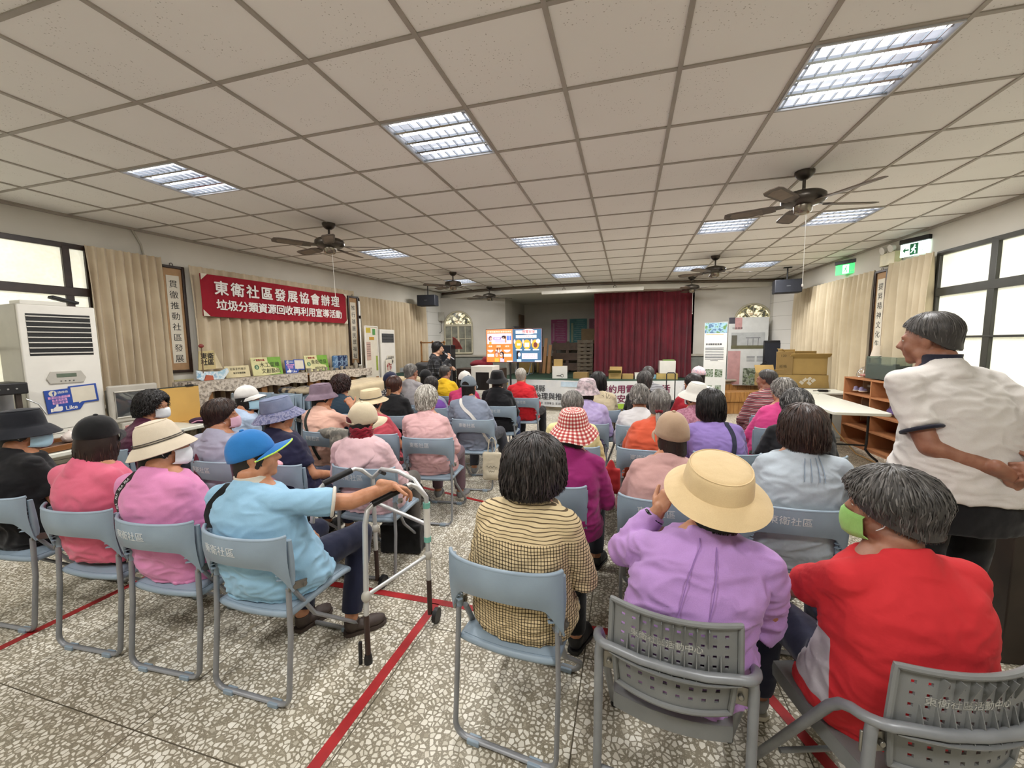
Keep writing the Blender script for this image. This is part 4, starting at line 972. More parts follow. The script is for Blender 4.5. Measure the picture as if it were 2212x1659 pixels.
def tree_print(nb):
    b = MB(); c = nb+V((.07, -.118, -.12))
    b.tube([c+V((0, -.004, -.10)), c, c+V((.004, 0, .03))], [.006, .004, .003], 6)
    for a, l in ((.5, .06), (-.6, .06), (1.1, .05), (-1.1, .05), (.05, .07)):
        e = c+V((math.sin(a)*l, .004, .01+math.cos(a)*l)); b.tube([c, e], [.003, .0015], 5)
        for da in (-.5, .5): b.tube([e, e+V((math.sin(a+da)*.025, .002, math.cos(a+da)*.025))], [.0018, .001], 5)
    return b
def bk(*a, **k): return lambda r, h, R: bucket(r, h, R, *a, **k)
def cp(*a, **k): return lambda r, h, R: cap_hat(r, h, R, *a, **k)
def hood(m, size=1.0):
    def f(root, nb, hc, R, rings, SH, AR):
        b = MB(); rg = []
        for t in np.linspace(0, 1, 7):
            rr = lerp(.075, .13*size, t); rg.append([nb+V((rr*1.15*math.cos(a), rr*.9*math.sin(a)-.02-.045*t*(math.sin(a) < 0)*-math.sin(a), .005-.015*t-.13*size*t**1.6*max(0, -math.sin(a))**.8-.03*t)) for a in np.linspace(0, 2*PI, 33)[:-1]])
        for t in np.linspace(1, 0, 5): 
            rr = lerp(.08, .13*size, t); rg.append([nb+V((rr*1.1*math.cos(a), rr*.86*math.sin(a)-.012-.03*t*(math.sin(a) < 0)*-math.sin(a), -.02-.02*t-.12*size*t**1.6*max(0, -math.sin(a))**.8-.03*t)) for a in np.linspace(0, 2*PI, 33)[:-1]])
        b.loft(rg+[rg[0]], caps=False); mesh_obj(remesh(b, .008, 4, lambda v: .007*pnoise(v*np.array([14, 14, 20.])), 'hood'), 'hood', m, root)
    return f
def many(*fs):
    def f(*a):
        for g in fs: g(*a)
    return f
def scrunch_collar(m):
    def f(root, nb, hc, R, rings, SH, AR):
        q = MB()
        for k in range(4): q.tube([nb+V((.068*math.cos(a)*(1+.05*math.sin(9*a+k)), .066*math.sin(a)-.004, .0+.017*k+.006*math.sin(7*a+k*2))) for a in np.linspace(0, 2*PI, 41)[:-1]], .013, 7, closed=True)
        q.build('scarf', m, root)
    return f
def seat(x, y, deg, clabel, kind='blue', **k): return chair(x, y, deg, clabel, kind, **k)
def sit(x, y, deg, label, shirt, clabel=None, kind='blue', cx=None, cy=None, cdeg=None, plain=False, **k):
    seat(x if cx is None else cx, y if cy is None else cy, deg if cdeg is None else cdeg, clabel or 'blue grey folding chair under the '+' '.join(re.split(r' sitting| with | behind | in front| at the | left of| beside| nearest| before| standing|, |, and', label)[0].split()[:10]), kind, plain=plain)
    return person(at(x, y, 0, deg), label, shirt, **k)
def wl(M, p): return tuple(M.inverted() @ V(p))
def arm(M, e, w, d, n, **k): R = M.inverted().to_3x3(); return dict(e=wl(M, e), w=wl(M, w), d=tuple(R @ V(d)), n=tuple(R @ V(n)), **k)
_k = N('red_shirt_grey_sides'); _v = _k.obj(); _q = _k.n('ShaderNodeSeparateXYZ'); _k.l(_v, _q.inputs[0])
_g = _k.math('MULTIPLY', _k.math('GREATER_THAN', _k.math('SUBTRACT', _k.math('ABSOLUTE', _q.outputs[0]), _k.math('MULTIPLY', _q.outputs[1], -.55)), .165), _k.math('MULTIPLY', _k.math('LESS_THAN', _q.outputs[2], .71), _k.math('GREATER_THAN', _q.outputs[2], .52)))
_k.set(Base_Color=_k.mix(_g, lin('#c3232a'), lin('#a8a3a6')), Roughness=.85); _k.bump(_k.noise(_v, 26, 3), .5, .005); M_REDS = _k.m
# ---- front row of the picture
sit(-3.54, 1.57, 4, 'person in black shirt, black bucket hat and pale blue mask at the left edge', C('black_shirt', '#151517'), 'blue grey folding chair cut by the left edge of the photo', hairs=('under', 'black'), hat=bk(C('black_hat', '#1c1e24'), bw=.05, droop=.055, cr=.095, tilt=8), msk='blue', look=(-48, -6, 0), sleeve='short', head=(-.02, -.02, 1.24), seed=1, cx=-3.46)
sit(-2.80, 1.57, 4, 'person in hot pink shirt and black cap at the left', C('hot_pink', '#d4667f', .08), hairs=('underlong', 'brown'), hat=cp(C('black_cap', '#131314'), tilt=4, yaw=0), look=(28, -2, 4), head=(-.05, -.05, 1.235), pants=m_stripe('striped_skirt', [(0, '#d9d2c4'), (.72, '#26252b')], .024), seed=2, cx=-2.76, plain=True, hem=.475, w=1.05, fold=.9)
sit(-2.25, 1.57, 3, 'person in candy pink top, cream bucket hat with two dark bands and white mask', C('candy_pink', '#d487b2', .07), hairs=('under', 'black'), hat=bk(C('cream_hat', '#cfc2ad'), bw=.038, droop=.05, cr=.092, ch=.10, flat=.62, tilt=18, band=(mat('navy_braid', '#2f2a2b', .8), (.004, .014), .0035)), msk='white', look=(-40, -4, -3), head=(-.09, -.05, 1.225), seed=3, cx=-2.2, w=1.08, fold=.9, shoes='navy',
    extra=ring_strap(-1, C('logo_strap', '#26221f'), .028, x1=-1.3, word='FILA'))
M = at(-1.66, 1.57, 0, 0)
sit(-1.66, 1.57, 0, 'person in light blue polo and bright blue cap with an arm stretched to a walker', C('light_blue_polo', '#8fb8d2', .06), skin='tan', hairs=('under', 'softblack'), hat=cp(C('blue_cap', '#2b72b4', .07), tilt=12, z=.012, dz=.126, edge=C('lime_edge', '#c4ea5a'), bl=.085, droop=.0), look=(-50, 4, 0), head=(-.10, -.03, 1.20), sleeve='short', pants='#20243a', shoes='brown', w=1.12, belly=.04, seed=4, cx=-1.64, vox=.0075, collar=(C('cream_collar', '#cfc7b8'), .05), cuff=C('cream_cuff', '#cfc9bd'),
    extra=ring_strap(-1, C('black_strap', '#101012'), .034, x1=-1.25), feet=(-12, -42), legs=[((-.09, -.02, .525), (-.12, .36, .515), (-.11, .20, .09)), ((.09, -.02, .525), (.17, .38, .52), (.19, .24, .09))],
    arms=[None, arm(M, (-1.31, 1.66, .845), (-1.185, 1.81, .885), (.62, .66, -.36), (.1, .45, .88), curl=(.62, .68, .72, .75), thumb=(.3, .9), sh=(.02, .0, .01))])
sit(-.40, 1.63, -6, 'person in tan and black checked shirt in the centre foreground', m_check('tan_check', '#dac69d', '#2d2620', .0130, .25, .875, '#63543f'), hairs=('fullbob', 'softblack'), head=(.045, -.03, 1.235), look=(-6, -2, 0), w=1.04, vol=1.2, shoes='black', pants='#17171a', seed=5, vox=.0075, collar=(m_check('tan_check_collar', '#dac69d', '#2d2620', .0130, .25, .2, '#63543f'), .045), fold=.8, dens=1.5, cx=-.42, plain=True)
M = at(.20, 1.49, 0, -6)
sit(.20, 1.49, -6, 'person in lilac jacket and wide beige bucket hat with hand raised to the face', C('lilac_jacket', '#b089c2', .09), 'grey perforated steel chair under the person in lilac jacket', 'grey', hairs=('under', 'black'), hat=bk(C('beige_hat', '#d2b98e', .05), cr=.112, ch=.072, bw=.055, droop=.036, tilt=30, flat=.87, z=.05), look=(8, -14, 3), head=(.10, .05, 1.20), w=1.06, pants='#222636', seed=6, vox=.0075, cx=.17, cy=1.46, fold=1.9,
    arms=[arm(M, (.0, 1.58, .815), (.12, 1.60, .965), (.45, .1, .85), (-.75, -.55, .2), curl=(1.15, 1.25, 1.3, 1.35), thumb=(.6, .8)), None],
    extra=lambda r, nb, hc, R, rg, SH, AR: (strap(r, nb, rg, .22, C('jacket_seam', '#8d6aa4'), .003, .02, x1=.16).__setattr__('name', 'seam'), strap(r, nb, rg, -.25, C('jacket_seam', '#8d6aa4'), .003, .02, x1=-.16).__setattr__('name', 'seam'), (lambda b: b.build('smart_watch', mat('watch_black', '#17151a', .25), r))((lambda b, w, d: b.tube([w+(basis(d)[0]*math.cos(t)+basis(d)[1]*math.sin(t))*.0335 for t in np.linspace(0, 2*PI, 21)[:-1]], .009, 8, closed=True))(MB(), V(AR[0]['w']).lerp(V(AR[0]['e']), .10), (V(AR[0]['e'])-V(AR[0]['w'])).normalized()))))
M = at(.79, 1.50, 0, 15)
sit(.79, 1.50, 15, 'person in red shirt with grey side panels and green mask at the right foreground', M_REDS, 'grey perforated steel chair under the person in bright red shirt', 'grey', skin='brown', hairs=('short', 'grey'), msk='green', look=(42, -4, 0), head=(.0, .0, 1.215), w=1.10, vol=1.2, sleeve='short', pants='#23263a', shoes='grey', seed=7, vox=.0075, fold=.7, dens=1.4, cdeg=17, cx=.775, cy=1.43,
    arms=[arm(M, (.60, 1.60, .74), (.61, 1.82, .64), (.1, .8, -.3), (-.2, .2, .95), curl=(.5, .6, .6, .6)), None])
# ---- second row
sit(-2.94, 2.42, 0, 'person in lavender grey shirt and pink mask, second row at the left', C('lavender_grey', '#a4a3b6', .05), hairs=('short', 'brown'), msk='pink', look=(-38, 0, 0), head=(-.05, -.06, 1.215), vol=1.08, sleeve='short', seed=11, cx=-2.88)
M = at(-2.42, 2.48, 0, -6)
sit(-2.42, 2.48, -6, 'person in navy T-shirt and faded blue denim bucket hat', C('navy_tee', '#20203a', .08), hairs=('under', 'black'), hat=bk(m_mottle('denim_hat', [(.3, '#5f6a85'), (.7, '#8089a2')], 9), cr=.1, bw=.06, droop=.055, tilt=14, flat=.86, brim=m_mottle('denim_hat_brim_floral', [(.42, '#55597a'), (.5, '#8b8ba2'), (.6, '#62668a')], 34)), look=(-25, -4, 0), head=(-.12, -.03, 1.225), sleeve='short', w=1.1, seed=12, cx=-2.36, pants='#20243a')
sit(-1.78, 2.54, 5, 'person in pale pink hooded jacket, beige cap and crimson neck scarf', C('pale_pink', '#cfaeb2', .06), hairs=('under', 'softblack'), hat=cp(C('beige_cap', '#c9bba0'), tilt=16, z=-.004, dz=.142, yaw=-20, soft=.012, gap=C('dark_red_inner', '#5d1a22')), look=(-14, -10, 6), head=(-.04, -.05, 1.20), seed=13, cx=-1.74, w=1.08, pants='#5f5a55', extra=many(hood(C('pale_pink', '#cfaeb2'), 1.15), scrunch_collar(C('crimson_scarf', '#7d1526'))), shoes='black')
sit(-.34, 2.5, -4, 'person in magenta top and red gingham bucket hat', C('magenta', '#93286a', .09), hairs=('under', 'black'), hat=bk(m_gingham(), cr=.1, ch=.092, bw=.056, droop=.06, tilt=14, flat=.7, wav=.010, seed=4), head=(.02, .02, 1.20), look=(4, -8, 0), seed=14, cx=-.43, cy=2.52)
sit(.20, 2.44, 0, 'person in dusty pink top and brownish beige soft cap', C('dusty_pink', '#bd9590', .05), hairs=('under', 'brown'), hat=cp(C('taupe_cap', '#ab9178', .10), soft=.014, dz=.142, z=-.002, bl=.04, tilt=16, yaw=12), head=(.05, .03, 1.205), look=(14, -8, 0), seed=15, w=1.04, fold=.7)
sit(.84, 2.5, 0, 'person in washed pale denim shirt with pleats at the neck', C('pale_denim', '#a9b3bb', .12), hairs=('bob', 'brown'), vol=1.1, head=(.08, .02, 1.265), look=(6, -4, 0), seed=16, cx=.82, w=1.08, collar=(C('pale_denim_collar', '#a3aeb8', .12), .05), dens=1.3, shoes='navy',
    extra=lambda r, nb, hc, R, rg, SH, AR: [strap(r, nb, rg, dx, C('pleat_stitching', '#7f8d9c'), .0035, .66, x1=dx*.5).__setattr__('name', 'back_pleat') for dx in (-.12, .1, .38, .6)])
sit(-4.02, 2.52, -18, 'person in maroon top with white mask and glasses beside the left table', C('maroon_top', '#4a1b33', .08), 'blue grey folding chair beside the left white table', hairs=('curly', 'black'), msk='white', look=(-42, -2, 0), head=(.0, .03, 1.225), vol=.98, seed=17, dens=1.2, glass=mat('spectacle_frame', '#8d6a4a', .3, .5), sleeve='three')
# ---- third row
sit(-3.5, 3.02, -18, 'person in pale blue shirt and white baseball cap, third row at the left', C('pale_blue_shirt', '#9fb0c6', .06), 'blue grey folding chair under the person with the white baseball cap', hairs=('underxlong', 'black'), hat=cp(C('white_cap', '#cfcdc8'), tilt=4, bl=.08), msk='blue', look=(-55, 2, 0), head=(-.02, .02, 1.235), seed=21)
M = at(-2.88, 3.42, 0, -3)
sit(-2.88, 3.42, -3, 'person in peach top and mauve bucket hat with hand at the chin', C('peach_top', '#d5aa98', .06), hairs=('under', 'black'), hat=bk(m_mottle('mauve_hat', [(.3, '#6a5866'), (.7, '#85717e')], 12), cr=.1, bw=.036, droop=.045, tilt=8, flat=.8), look=(-30, -4, 0), head=(-.10, .0, 1.225), seed=22, cx=-2.8, sleeve='three', extra=ring_strap(-1, C('dark_green_strap', '#20251f'), .03, x1=.15),
    arms=[None, dict(e=(.24, .14, .80), w=(.115, .16, .99), d=(-.55, .05, .83), n=(.75, -.5, .3), curl=(.9, 1.0, 1.1, 1.1), thumb=(.6, .6))])
sit(-2.34, 3.46, 4, 'person in coral red top and beige sun hat with black strap', C('coral_top', '#b54a55', .07), hairs=('under', 'black'), hat=bk(C('sand_hat', '#c9b895'), cr=.098, bw=.05, droop=.03, tilt=6, ch=.085, flat=.86, band=(C('black_band', '#1b1d20'), (.012,), .006)), head=(-.09, .02, 1.185), look=(-18, 0, 0), sleeve='short', seed=23, cx=-2.28, w=1.05)
sit(-1.74, 3.42, 6, 'person in pink seersucker shirt in the middle of the left block', m_check('seersucker', '#c9979a', '#d8b2b1', .007, .4), hairs=('perm', 'silver'), head=(-.06, .0, 1.225), look=(-8, 0, 0), seed=24, cx=-1.72, pants='#6f5860', shoes='grey', w=1.05, collar=(C('seersucker_collar', '#c9979a'), .04))
sit(-.44, 3.42, 2, 'person in light yellow top behind the red gingham hat', C('light_yellow', '#d6cb93', .06), hairs=('short', 'mid'), head=(.0, .0, 1.205), look=(-4, -6, 0), seed=25)
sit(.17, 3.46, 0, 'person in orange top with a dark red hair tie', C('orange_top', '#bd5136', .07), hairs=('tied', 'mid'), head=(.09, .02, 1.235), look=(-6, 0, 0), seed=26, extra=lambda r, nb, hc, R, rg, SH, AR: ponytail(r, hc, R, HAIR['mid'], C('scrunchie_red', '#6e1620'), 5, .16, -.045, .022))
sit(.68, 3.47, 5, 'person in violet shirt with a dark bag strap on the right shoulder', C('violet_shirt', '#8772ae', .08), hairs=('bob', 'black'), head=(-.04, .02, 1.235), look=(4, -3, 0), seed=27, cx=.7, w=1.04, collar=(C('violet_collar', '#8772ae'), .045), extra=ring_strap(1, C('navy_woven_strap', '#2c2d3d'), .03, x1=.2, lo=.35), pants='#2a2833')
sit(1.26, 3.54, 3, 'person in black textured jacket behind the pale denim shirt', C('black_texture', '#1b1b1d', .3), hairs=('perm', 'salt'), head=(-.02, -.0, 1.235), look=(20, -10, 0), seed=28, w=1.12, vol=.98)
# ---- fourth row
sit(-3.4, 4.33, 0, 'person in dark teal top in front of the cream cloth', C('dark_teal', '#2a3b49', .08), hairs=('curly', 'maroon'), head=(-.07, .0, 1.235), look=(-14, 0, 0), seed=31, vox=.011)
sit(-2.69, 4.33, 4, 'person in black hooded jacket with a long brown ponytail', C('black_jacket', '#19191b', .12), hairs=('tied', 'auburn'), head=(-.02, .0, 1.245), look=(-14, 0, 0), seed=32, vox=.011, extra=many(hood(C('black_jacket', '#19191b')), lambda r, nb, hc, R, rg, SH, AR: ponytail(r, hc, R, m_hair('hair_bronze', '#3a2416', '#6e4a2c', '#a27a4e'), HAIR['auburn'], 6, .34, -.02, .03)))
sit(-3.04, 4.82, 0, 'person in navy cap and black polka dot scarf', m_mottle('polka_scarf', [(.60, '#17171c'), (.66, '#c9c6c4')], 60, detail=0), hairs=('under', 'black'), hat=cp(C('navy_cap', '#232740'), tilt=2), head=(-.03, .0, 1.245), look=(-10, 0, 0), seed=33, vox=.011)
sit(-1.66, 4.32, 6, 'person in blue grey shirt and grey cap with a white strap across the back', C('blue_grey_shirt', '#7f8899', .07), hairs=('under', 'black'), hat=cp(C('slate_cap', '#6e7880', .07), tilt=0, gap=C('cap_gap_dark', '#1b1513')), head=(-.08, .0, 1.245), look=(-4, 0, 0), sleeve='three', seed=34, cx=-1.64, pants='#3b3d44', shoes='grey', w=1.05, extra=ring_strap(-1, C('white_strap', '#d8d6d0'), .034, x1=1.0), vox=.01, collar=(C('blue_grey_collar', '#7f8899'), .045),
    legs=[((-.09, -.02, .525), (-.115, .37, .515), (-.12, .3, .09)), ((.09, -.02, .525), (.20, .36, .54), (.30, .40, .10))])
sit(-.41, 4.36, 2, 'person in mottled lavender top and crumpled grey pink hat', m_mottle('lavender_mottle', [(.3, '#a494c4'), (.7, '#bcaed6')], 20), hairs=('under', 'black'), hat=bk(m_mottle('grey_pink_hat', [(.38, '#8d8285'), (.46, '#b9a5ab'), (.54, '#cdbcc0'), (.6, '#a1979a')], 16), cr=.108, ch=.10, bw=.03, droop=.04, flat=.72, wav=.008, tilt=6, z=.02), head=(.0, .0, 1.23), seed=35, vox=.01, w=1.06)
sit(.14, 4.35, 0, 'person in plain white T-shirt with head bowed', C('white_tee', '#cfcdcd', .04), hairs=('perm', 'mid'), head=(-.01, .04, 1.165), look=(0, -20, 0), seed=36, vox=.01, sleeve='three', vol=.95)
sit(.66, 4.38, 6, 'person in rose patterned top and white bucket hat', m_mottle('rose_pattern', [(.4, '#9a6478'), (.5, '#b98596'), (.6, '#a0677c')], 26), hairs=('under', 'black'), hat=bk(C('white_bucket', '#d6d4cb', .04), cr=.098, bw=.056, droop=.055, tilt=14, flat=.62), msk='white', look=(30, -4, 0), head=(.0, .0, 1.205), seed=37, vox=.01)
sit(1.38, 4.52, 6, 'person in shocking pink top with glasses at the right', C('shocking_pink', '#c8437f', .06), hairs=('perm', 'mid'), head=(.10, .02, 1.235), look=(30, -4, 0), seed=38, vox=.01, w=1.06, glass=mat('gold_spectacles', '#b39a62', .3, .7))
# ---- fifth and sixth rows
sit(-2.9, 5.15, 0, 'person in pale grey checked shirt left of the presenter', m_check('grey_fine_check', '#b2aeac', '#97949a', .011, .3), hairs=('man', 'mid'), head=(-.05, .0, 1.345), look=(-20, 0, 0), seed=41, vox=.011, skin='brown')
sit(-2.48, 4.93, 6, 'person in purple vest over a blue grey shirt', C('vest_undershirt', '#8e93a8', .08), hairs=('short', 'softblack'), head=(-.05, .0, 1.18), look=(30, -16, 0), seed=42, vox=.011, shirt2=lambda r, nb, rg, SH, AR: (lambda b: mesh_obj(remesh(b, .012, 3, None, 'vest'), 'vest', C('purple_vest', '#6f4796', .08), r))(MB().loft(rg(.034, 0, .0, .90))))
sit(-2.12, 5.2, 4, 'person in cerise top and white sun hat behind the grey cap', C('cerise_top', '#c53a68', .06), hairs=('under', 'black'), hat=cp(C('white_knit_hat', '#d3d0c8'), soft=.01, bl=.03), head=(-.03, .0, 1.235), seed=43, vox=.012)
sit(-1.64, 5.27, 4, 'person in black hooded top and black bucket hat', C('black_hoodie', '#17171a', .1), hairs=('under', 'black'), hat=bk(C('black_bucket', '#151517'), cr=.1, bw=.05, droop=.05, flat=.7, tilt=6), head=(-.06, .0, 1.245), seed=44, vox=.011, pants='#2a3a5c', shoes='grey', extra=hood(C('black_hoodie', '#17171a')))
sit(-.35, 5.2, 14, 'person in cream top printed with a bare tree', C('cream_top', '#c9bb9c', .05), hairs=('bob', 'black'), head=(.0, .0, 1.245), look=(-10, 0, 0), seed=45, vox=.012, extra=lambda r, nb, hc, R, rg, SH, AR: (lambda b: b.build('tree_print', mat('print_dark', '#3a3833', .9), r))(tree_print(nb)))
sit(.2, 5.25, 0, 'person in dark top in front of the right stage banner', C('charcoal_top', '#232021', .1), hairs=('short', 'grey'), head=(.01, .0, 1.255), seed=46, vox=.012)
sit(.73, 5.2, 10, 'person in dark red top with tied hair and a white mask', C('dark_red_top', '#a3242f', .06), hairs=('tied', 'softblack'), msk='white', head=(.02, .0, 1.24), look=(34, 0, 0), seed=47, vox=.012, extra=lambda r, nb, hc, R, rg, SH, AR: ponytail(r, hc, R, HAIR['softblack'], HAIR['black'], 7, .06, .0, .024))
sit(1.50, 5.25, 14, 'person in maroon and pink striped shirt turned to the left', m_stripe('maroon_stripes', [(0, '#8a4a50'), (.3, '#4a3038'), (.45, '#cdb0ac'), (.55, '#8a4a50'), (.8, '#d8c6c0'), (.88, '#3f2d33')], .052), skin='brown', hairs=('crop', 'grey'), head=(.04, .0, 1.29), look=(40, 0, 0), seed=48, vox=.01, w=1.08)
sit(-1.52, 6.12, 5, 'person in red polo shirt nearest the television', C('red_polo', '#b81d26', .06), hairs=('crop', 'silver'), head=(-.07, .0, 1.235), sleeve='three', seed=51, vox=.011, pants='#19191c', shoes='grey', collar=(C('red_polo_collar', '#b01c25'), .045), legs=[((-.09, -.02, .525), (-.115, .37, .515), (-.12, .34, .09)), ((.09, -.02, .525), (.22, .34, .53), (.24, .22, .10))])
sit(-2.82, 6.1, 0, 'person in yellow top in front of the presenter', C('yellow_top', '#d3aa1e', .06), skin='brown', hairs=('crop', 'grey'), head=(-.05, .0, 1.275), look=(-24, 0, 0), seed=52, vox=.011)
sit(-2.98, 5.62, 0, 'person in black cap and dark top beside the presenter', C('dark_top', '#1d1d20', .1), hairs=('under', 'black'), hat=cp(C('black_cap_far', '#19191b'), tilt=0), head=(.0, .02, 1.225), seed=53, vox=.012)
sit(.29, 6.1, 0, 'person in grey striped shirt in front of the white stage boxes', m_stripe('grey_stripes', [(0, '#8f8f92'), (.5, '#6e6f73')], .03), skin='brown', hairs=('crop', 'grey'), head=(.0, .0, 1.275), seed=54, vox=.012, dens=.5)
sit(.92, 6.05, 0, 'person in white top and pink floral cap before the roll-up banner', C('white_top_far', '#cfccc8', .04), hairs=('under', 'black'), hat=cp(m_mottle('floral_cap', [(.42, '#d8cfd0'), (.5, '#cf8f9c'), (.56, '#dcd4d4'), (.62, '#7f86a6')], 40), bl=.05), head=(.02, .0, 1.265), look=(20, 0, 0), seed=55, vox=.012)
# ---- presenter with microphone
M = at(-3.36, 6.75, 0, -62)
pm_ = person(M, 'person in black and grey plaid shirt standing and speaking into a microphone', m_check('dark_plaid', '#2b2b2d', '#85868a', .075, .16, None, '#4a4b4e'), skin='fair', hairs=('short', 'black'), head=(.0, .05, 1.655), look=(-18, 0, 0), stand=True, pants='#1a1a1d', seed=61, vox=.011, fold=.7, vol=.96, sz=.98,
    arms=[dict(e=(-.235, .09, 1.12), w=(-.10, .27, 1.17), d=(.75, .6, .25), n=(-.3, .35, .88), curl=(.9, 1, 1, 1)), dict(e=(.23, .06, 1.10), w=(.085, .23, 1.36), d=(-.35, .25, .90), n=(.55, .75, .1), curl=(1.25, 1.3, 1.3, 1.3), thumb=(.4, 1))])
b = MB(); _a = V((.055, .13, 1.475)); _d = V((.10, .62, -.42)).normalized(); b.tube([_a+_d*.04, _a+_d*.24], [.017, .011], 12); q = MB(); q.ell(_a+_d*.015, (.024, .024, .026)); 
_mic = b.build('microphone', mat('silver_mic_body', '#a9a9ac', .3, .6), M=M); tag(_mic, 'silver hand microphone held to the mouth by the presenter', 'microphone'); q.build('mic_head', M_BLACK, _mic)
# ---- man standing at the right
M = at(1.42, 2.24, 0, 12)
sm_ = person(M, 'person in white polo with navy collar standing with hands clasped behind the back', C('white_polo', '#cfcac4', .05), skin='brown', hairs=('crop', 'grey'), hems=.94, head=(-.075, .10, 1.735), look=(38, -6, 0), stand=True, pants='#121214', seed=62, vox=.008, sleeve='short', w=1.16, belly=.07, collar=(C('navy_collar', '#262633'), .058), cuff=C('navy_cuff', '#23232f'), dens=1.5, vol=1.04, sz=.98, shoes='black', handsz=1.05, slump=.02,
    arms=[arm(M, (1.235, 2.10, 1.165), (1.455, 2.045, 1.085), (.75, .25, -.5), (-.2, -.9, .2), curl=(.5, .6, .65, .7)), arm(M, (1.73, 2.10, 1.16), (1.585, 2.02, 1.10), (-.92, .05, .02), (-.1, -.8, .55), curl=(.75, .8, .85, .85), thumb=(.3, .9))])
# ================================================================ WALL THINGS, LEFT SIDE
M_PAPER = mat('paper_white', '#d0c9b8', .8, var=.03); M_INK = mat('black_ink', '#1c1a18', .8, var=0); M_BRN = mat('mount_brown_silk', '#a88661', .8, var=.06, scale=20)
M_TEXTW = mat('white_lettering', '#dedad5', .7, var=0); M_ALU = mat('aluminium', '#b9bbbb', .3, .85, var=.03); M_WOOD = mat('light_wood', '#a97a4b', .5, var=.12, scale=5); M_WOODD = mat('brown_wood', '#5d4532', .55, var=.2, scale=6)
M_CARD = mat('cardboard', '#a98d55', .8, var=.06, scale=4); M_CARDD = mat('cardboard_dark', '#8f7547', .8, var=.08, scale=4); M_TABLE = mat('white_table_plastic', '#d4d4c8', .35, var=.02)
M_GREYB = mat('beige_grey_plastic', '#b4b0a6', .4, var=.03)
def panel(M, w, h, th, m, name, label, cat, group=None, bevel=.002):
    b = MB(); b.box((w/2, h/2, th/2), (w, h, th)); o = b.build(name, m, M=M, bevel=bevel); return tag(o, label, cat, group)
def sub(parent, name, c, d, m, bevel=0, label=None): b = MB(); b.box(c, d); return b.build(name, m, parent, bevel=bevel, smooth=35 if bevel else 0, label=label)
def scroll(M, w, h, s, label):
    t = thing('framed_scroll', label, 'framed calligraphy', M, 'framed calligraphy scrolls'); b = MB()
    for x in (0, w): b.box((x, h/2, .015), (.035, h+.035, .03))
    for y in (0, h): b.box((w/2, y, .015), (w-.035, .035, .03))
    b.build('frame', M_DKWOOD, t, bevel=.006); sub(t, 'silk_mount', (w/2, h/2, .006), (w-.03, h-.03, .006), M_BRN); p = sub(t, 'paper_strip', (w/2, h/2, .011), (w*.60, h*.84, .004), M_PAPER)
    n = len(s)
    for i, ch in enumerate(s): text(ch, w*.42, M_INK, p, 'lettering', T(w/2, h*.865-(i+.5)*h*.80/n*1.02+h*.02, .0135), th=.0006)
    b = MB(); b.tube([(w/2+.02*math.cos(a), h+.03+.02*math.sin(a), .01) for a in np.linspace(0, 2*PI, 15)[:-1]], .004, 6, closed=True); b.build('hanging_ring', M_FANM, t)
scroll(ML(3.88, 1.30, .012), .25, 1.36, '貫徹推動社區發展', 'dark framed calligraphy scroll between the left curtains, left of the red banner')
scroll(ML(6.98, 1.24, .11), .25, 1.34, '推行基層民眾福祉', 'dark framed calligraphy scroll at the right end of the red banner')
scroll(MR(7.54, 1.24, .11), .26, 1.38, '提昇精神文化生活', 'dark framed calligraphy scroll on the right wall under the emergency lamp')
# red banner
t = thing('banner', 'long red cloth banner with two lines of white characters on the left wall', 'banner', ML(4.25, 2.04, .165)); P = []
for i in range(41):
    u = i/40; P.append([(2.64*u, .57*v-.02*u*0+.01*math.sin(6*u)*(v-.5), .005*math.sin(9*u+3*v)+.003*math.sin(23*u+v*5)) for v in np.linspace(0, 1, 9)])
b = MB(); b.sheet(P, .002); bn = b.build('cloth', C('banner_red', '#8e1626', .07), t, smooth=60)
for i, ch in enumerate('東衛社區發展協會辦理'): text(ch, .205, M_TEXTW, t, 'lettering', T(.27+i*.232, .385, .012), th=.0006, bold=.005)
for i, ch in enumerate('垃圾分類資源回收再利用宣導活動'): text(ch, .158, M_TEXTW, t, 'lettering', T(.26+i*.155, .155, .012), th=.0006, bold=.004)
for x, y in ((.03, .03), (2.61, .03), (.03, .54), (2.61, .54)):
    s_ = MB(); sx_, sy_ = (1 if x < 1 else -1), (1 if y < .3 else -1); s_.prism([(x-sx_*.03, y-sy_*.03), (x+sx_*.055, y-sy_*.03), (x-sx_*.03, y+sy_*.055)], .022, .026); s_.tube([(x+.012*math.cos(a), y+.012*math.sin(a), .027) for a in np.linspace(0, 2*PI, 13)[:-1]], .003, 5, closed=True); s_.build('corner_patch', M_PAPER, t)
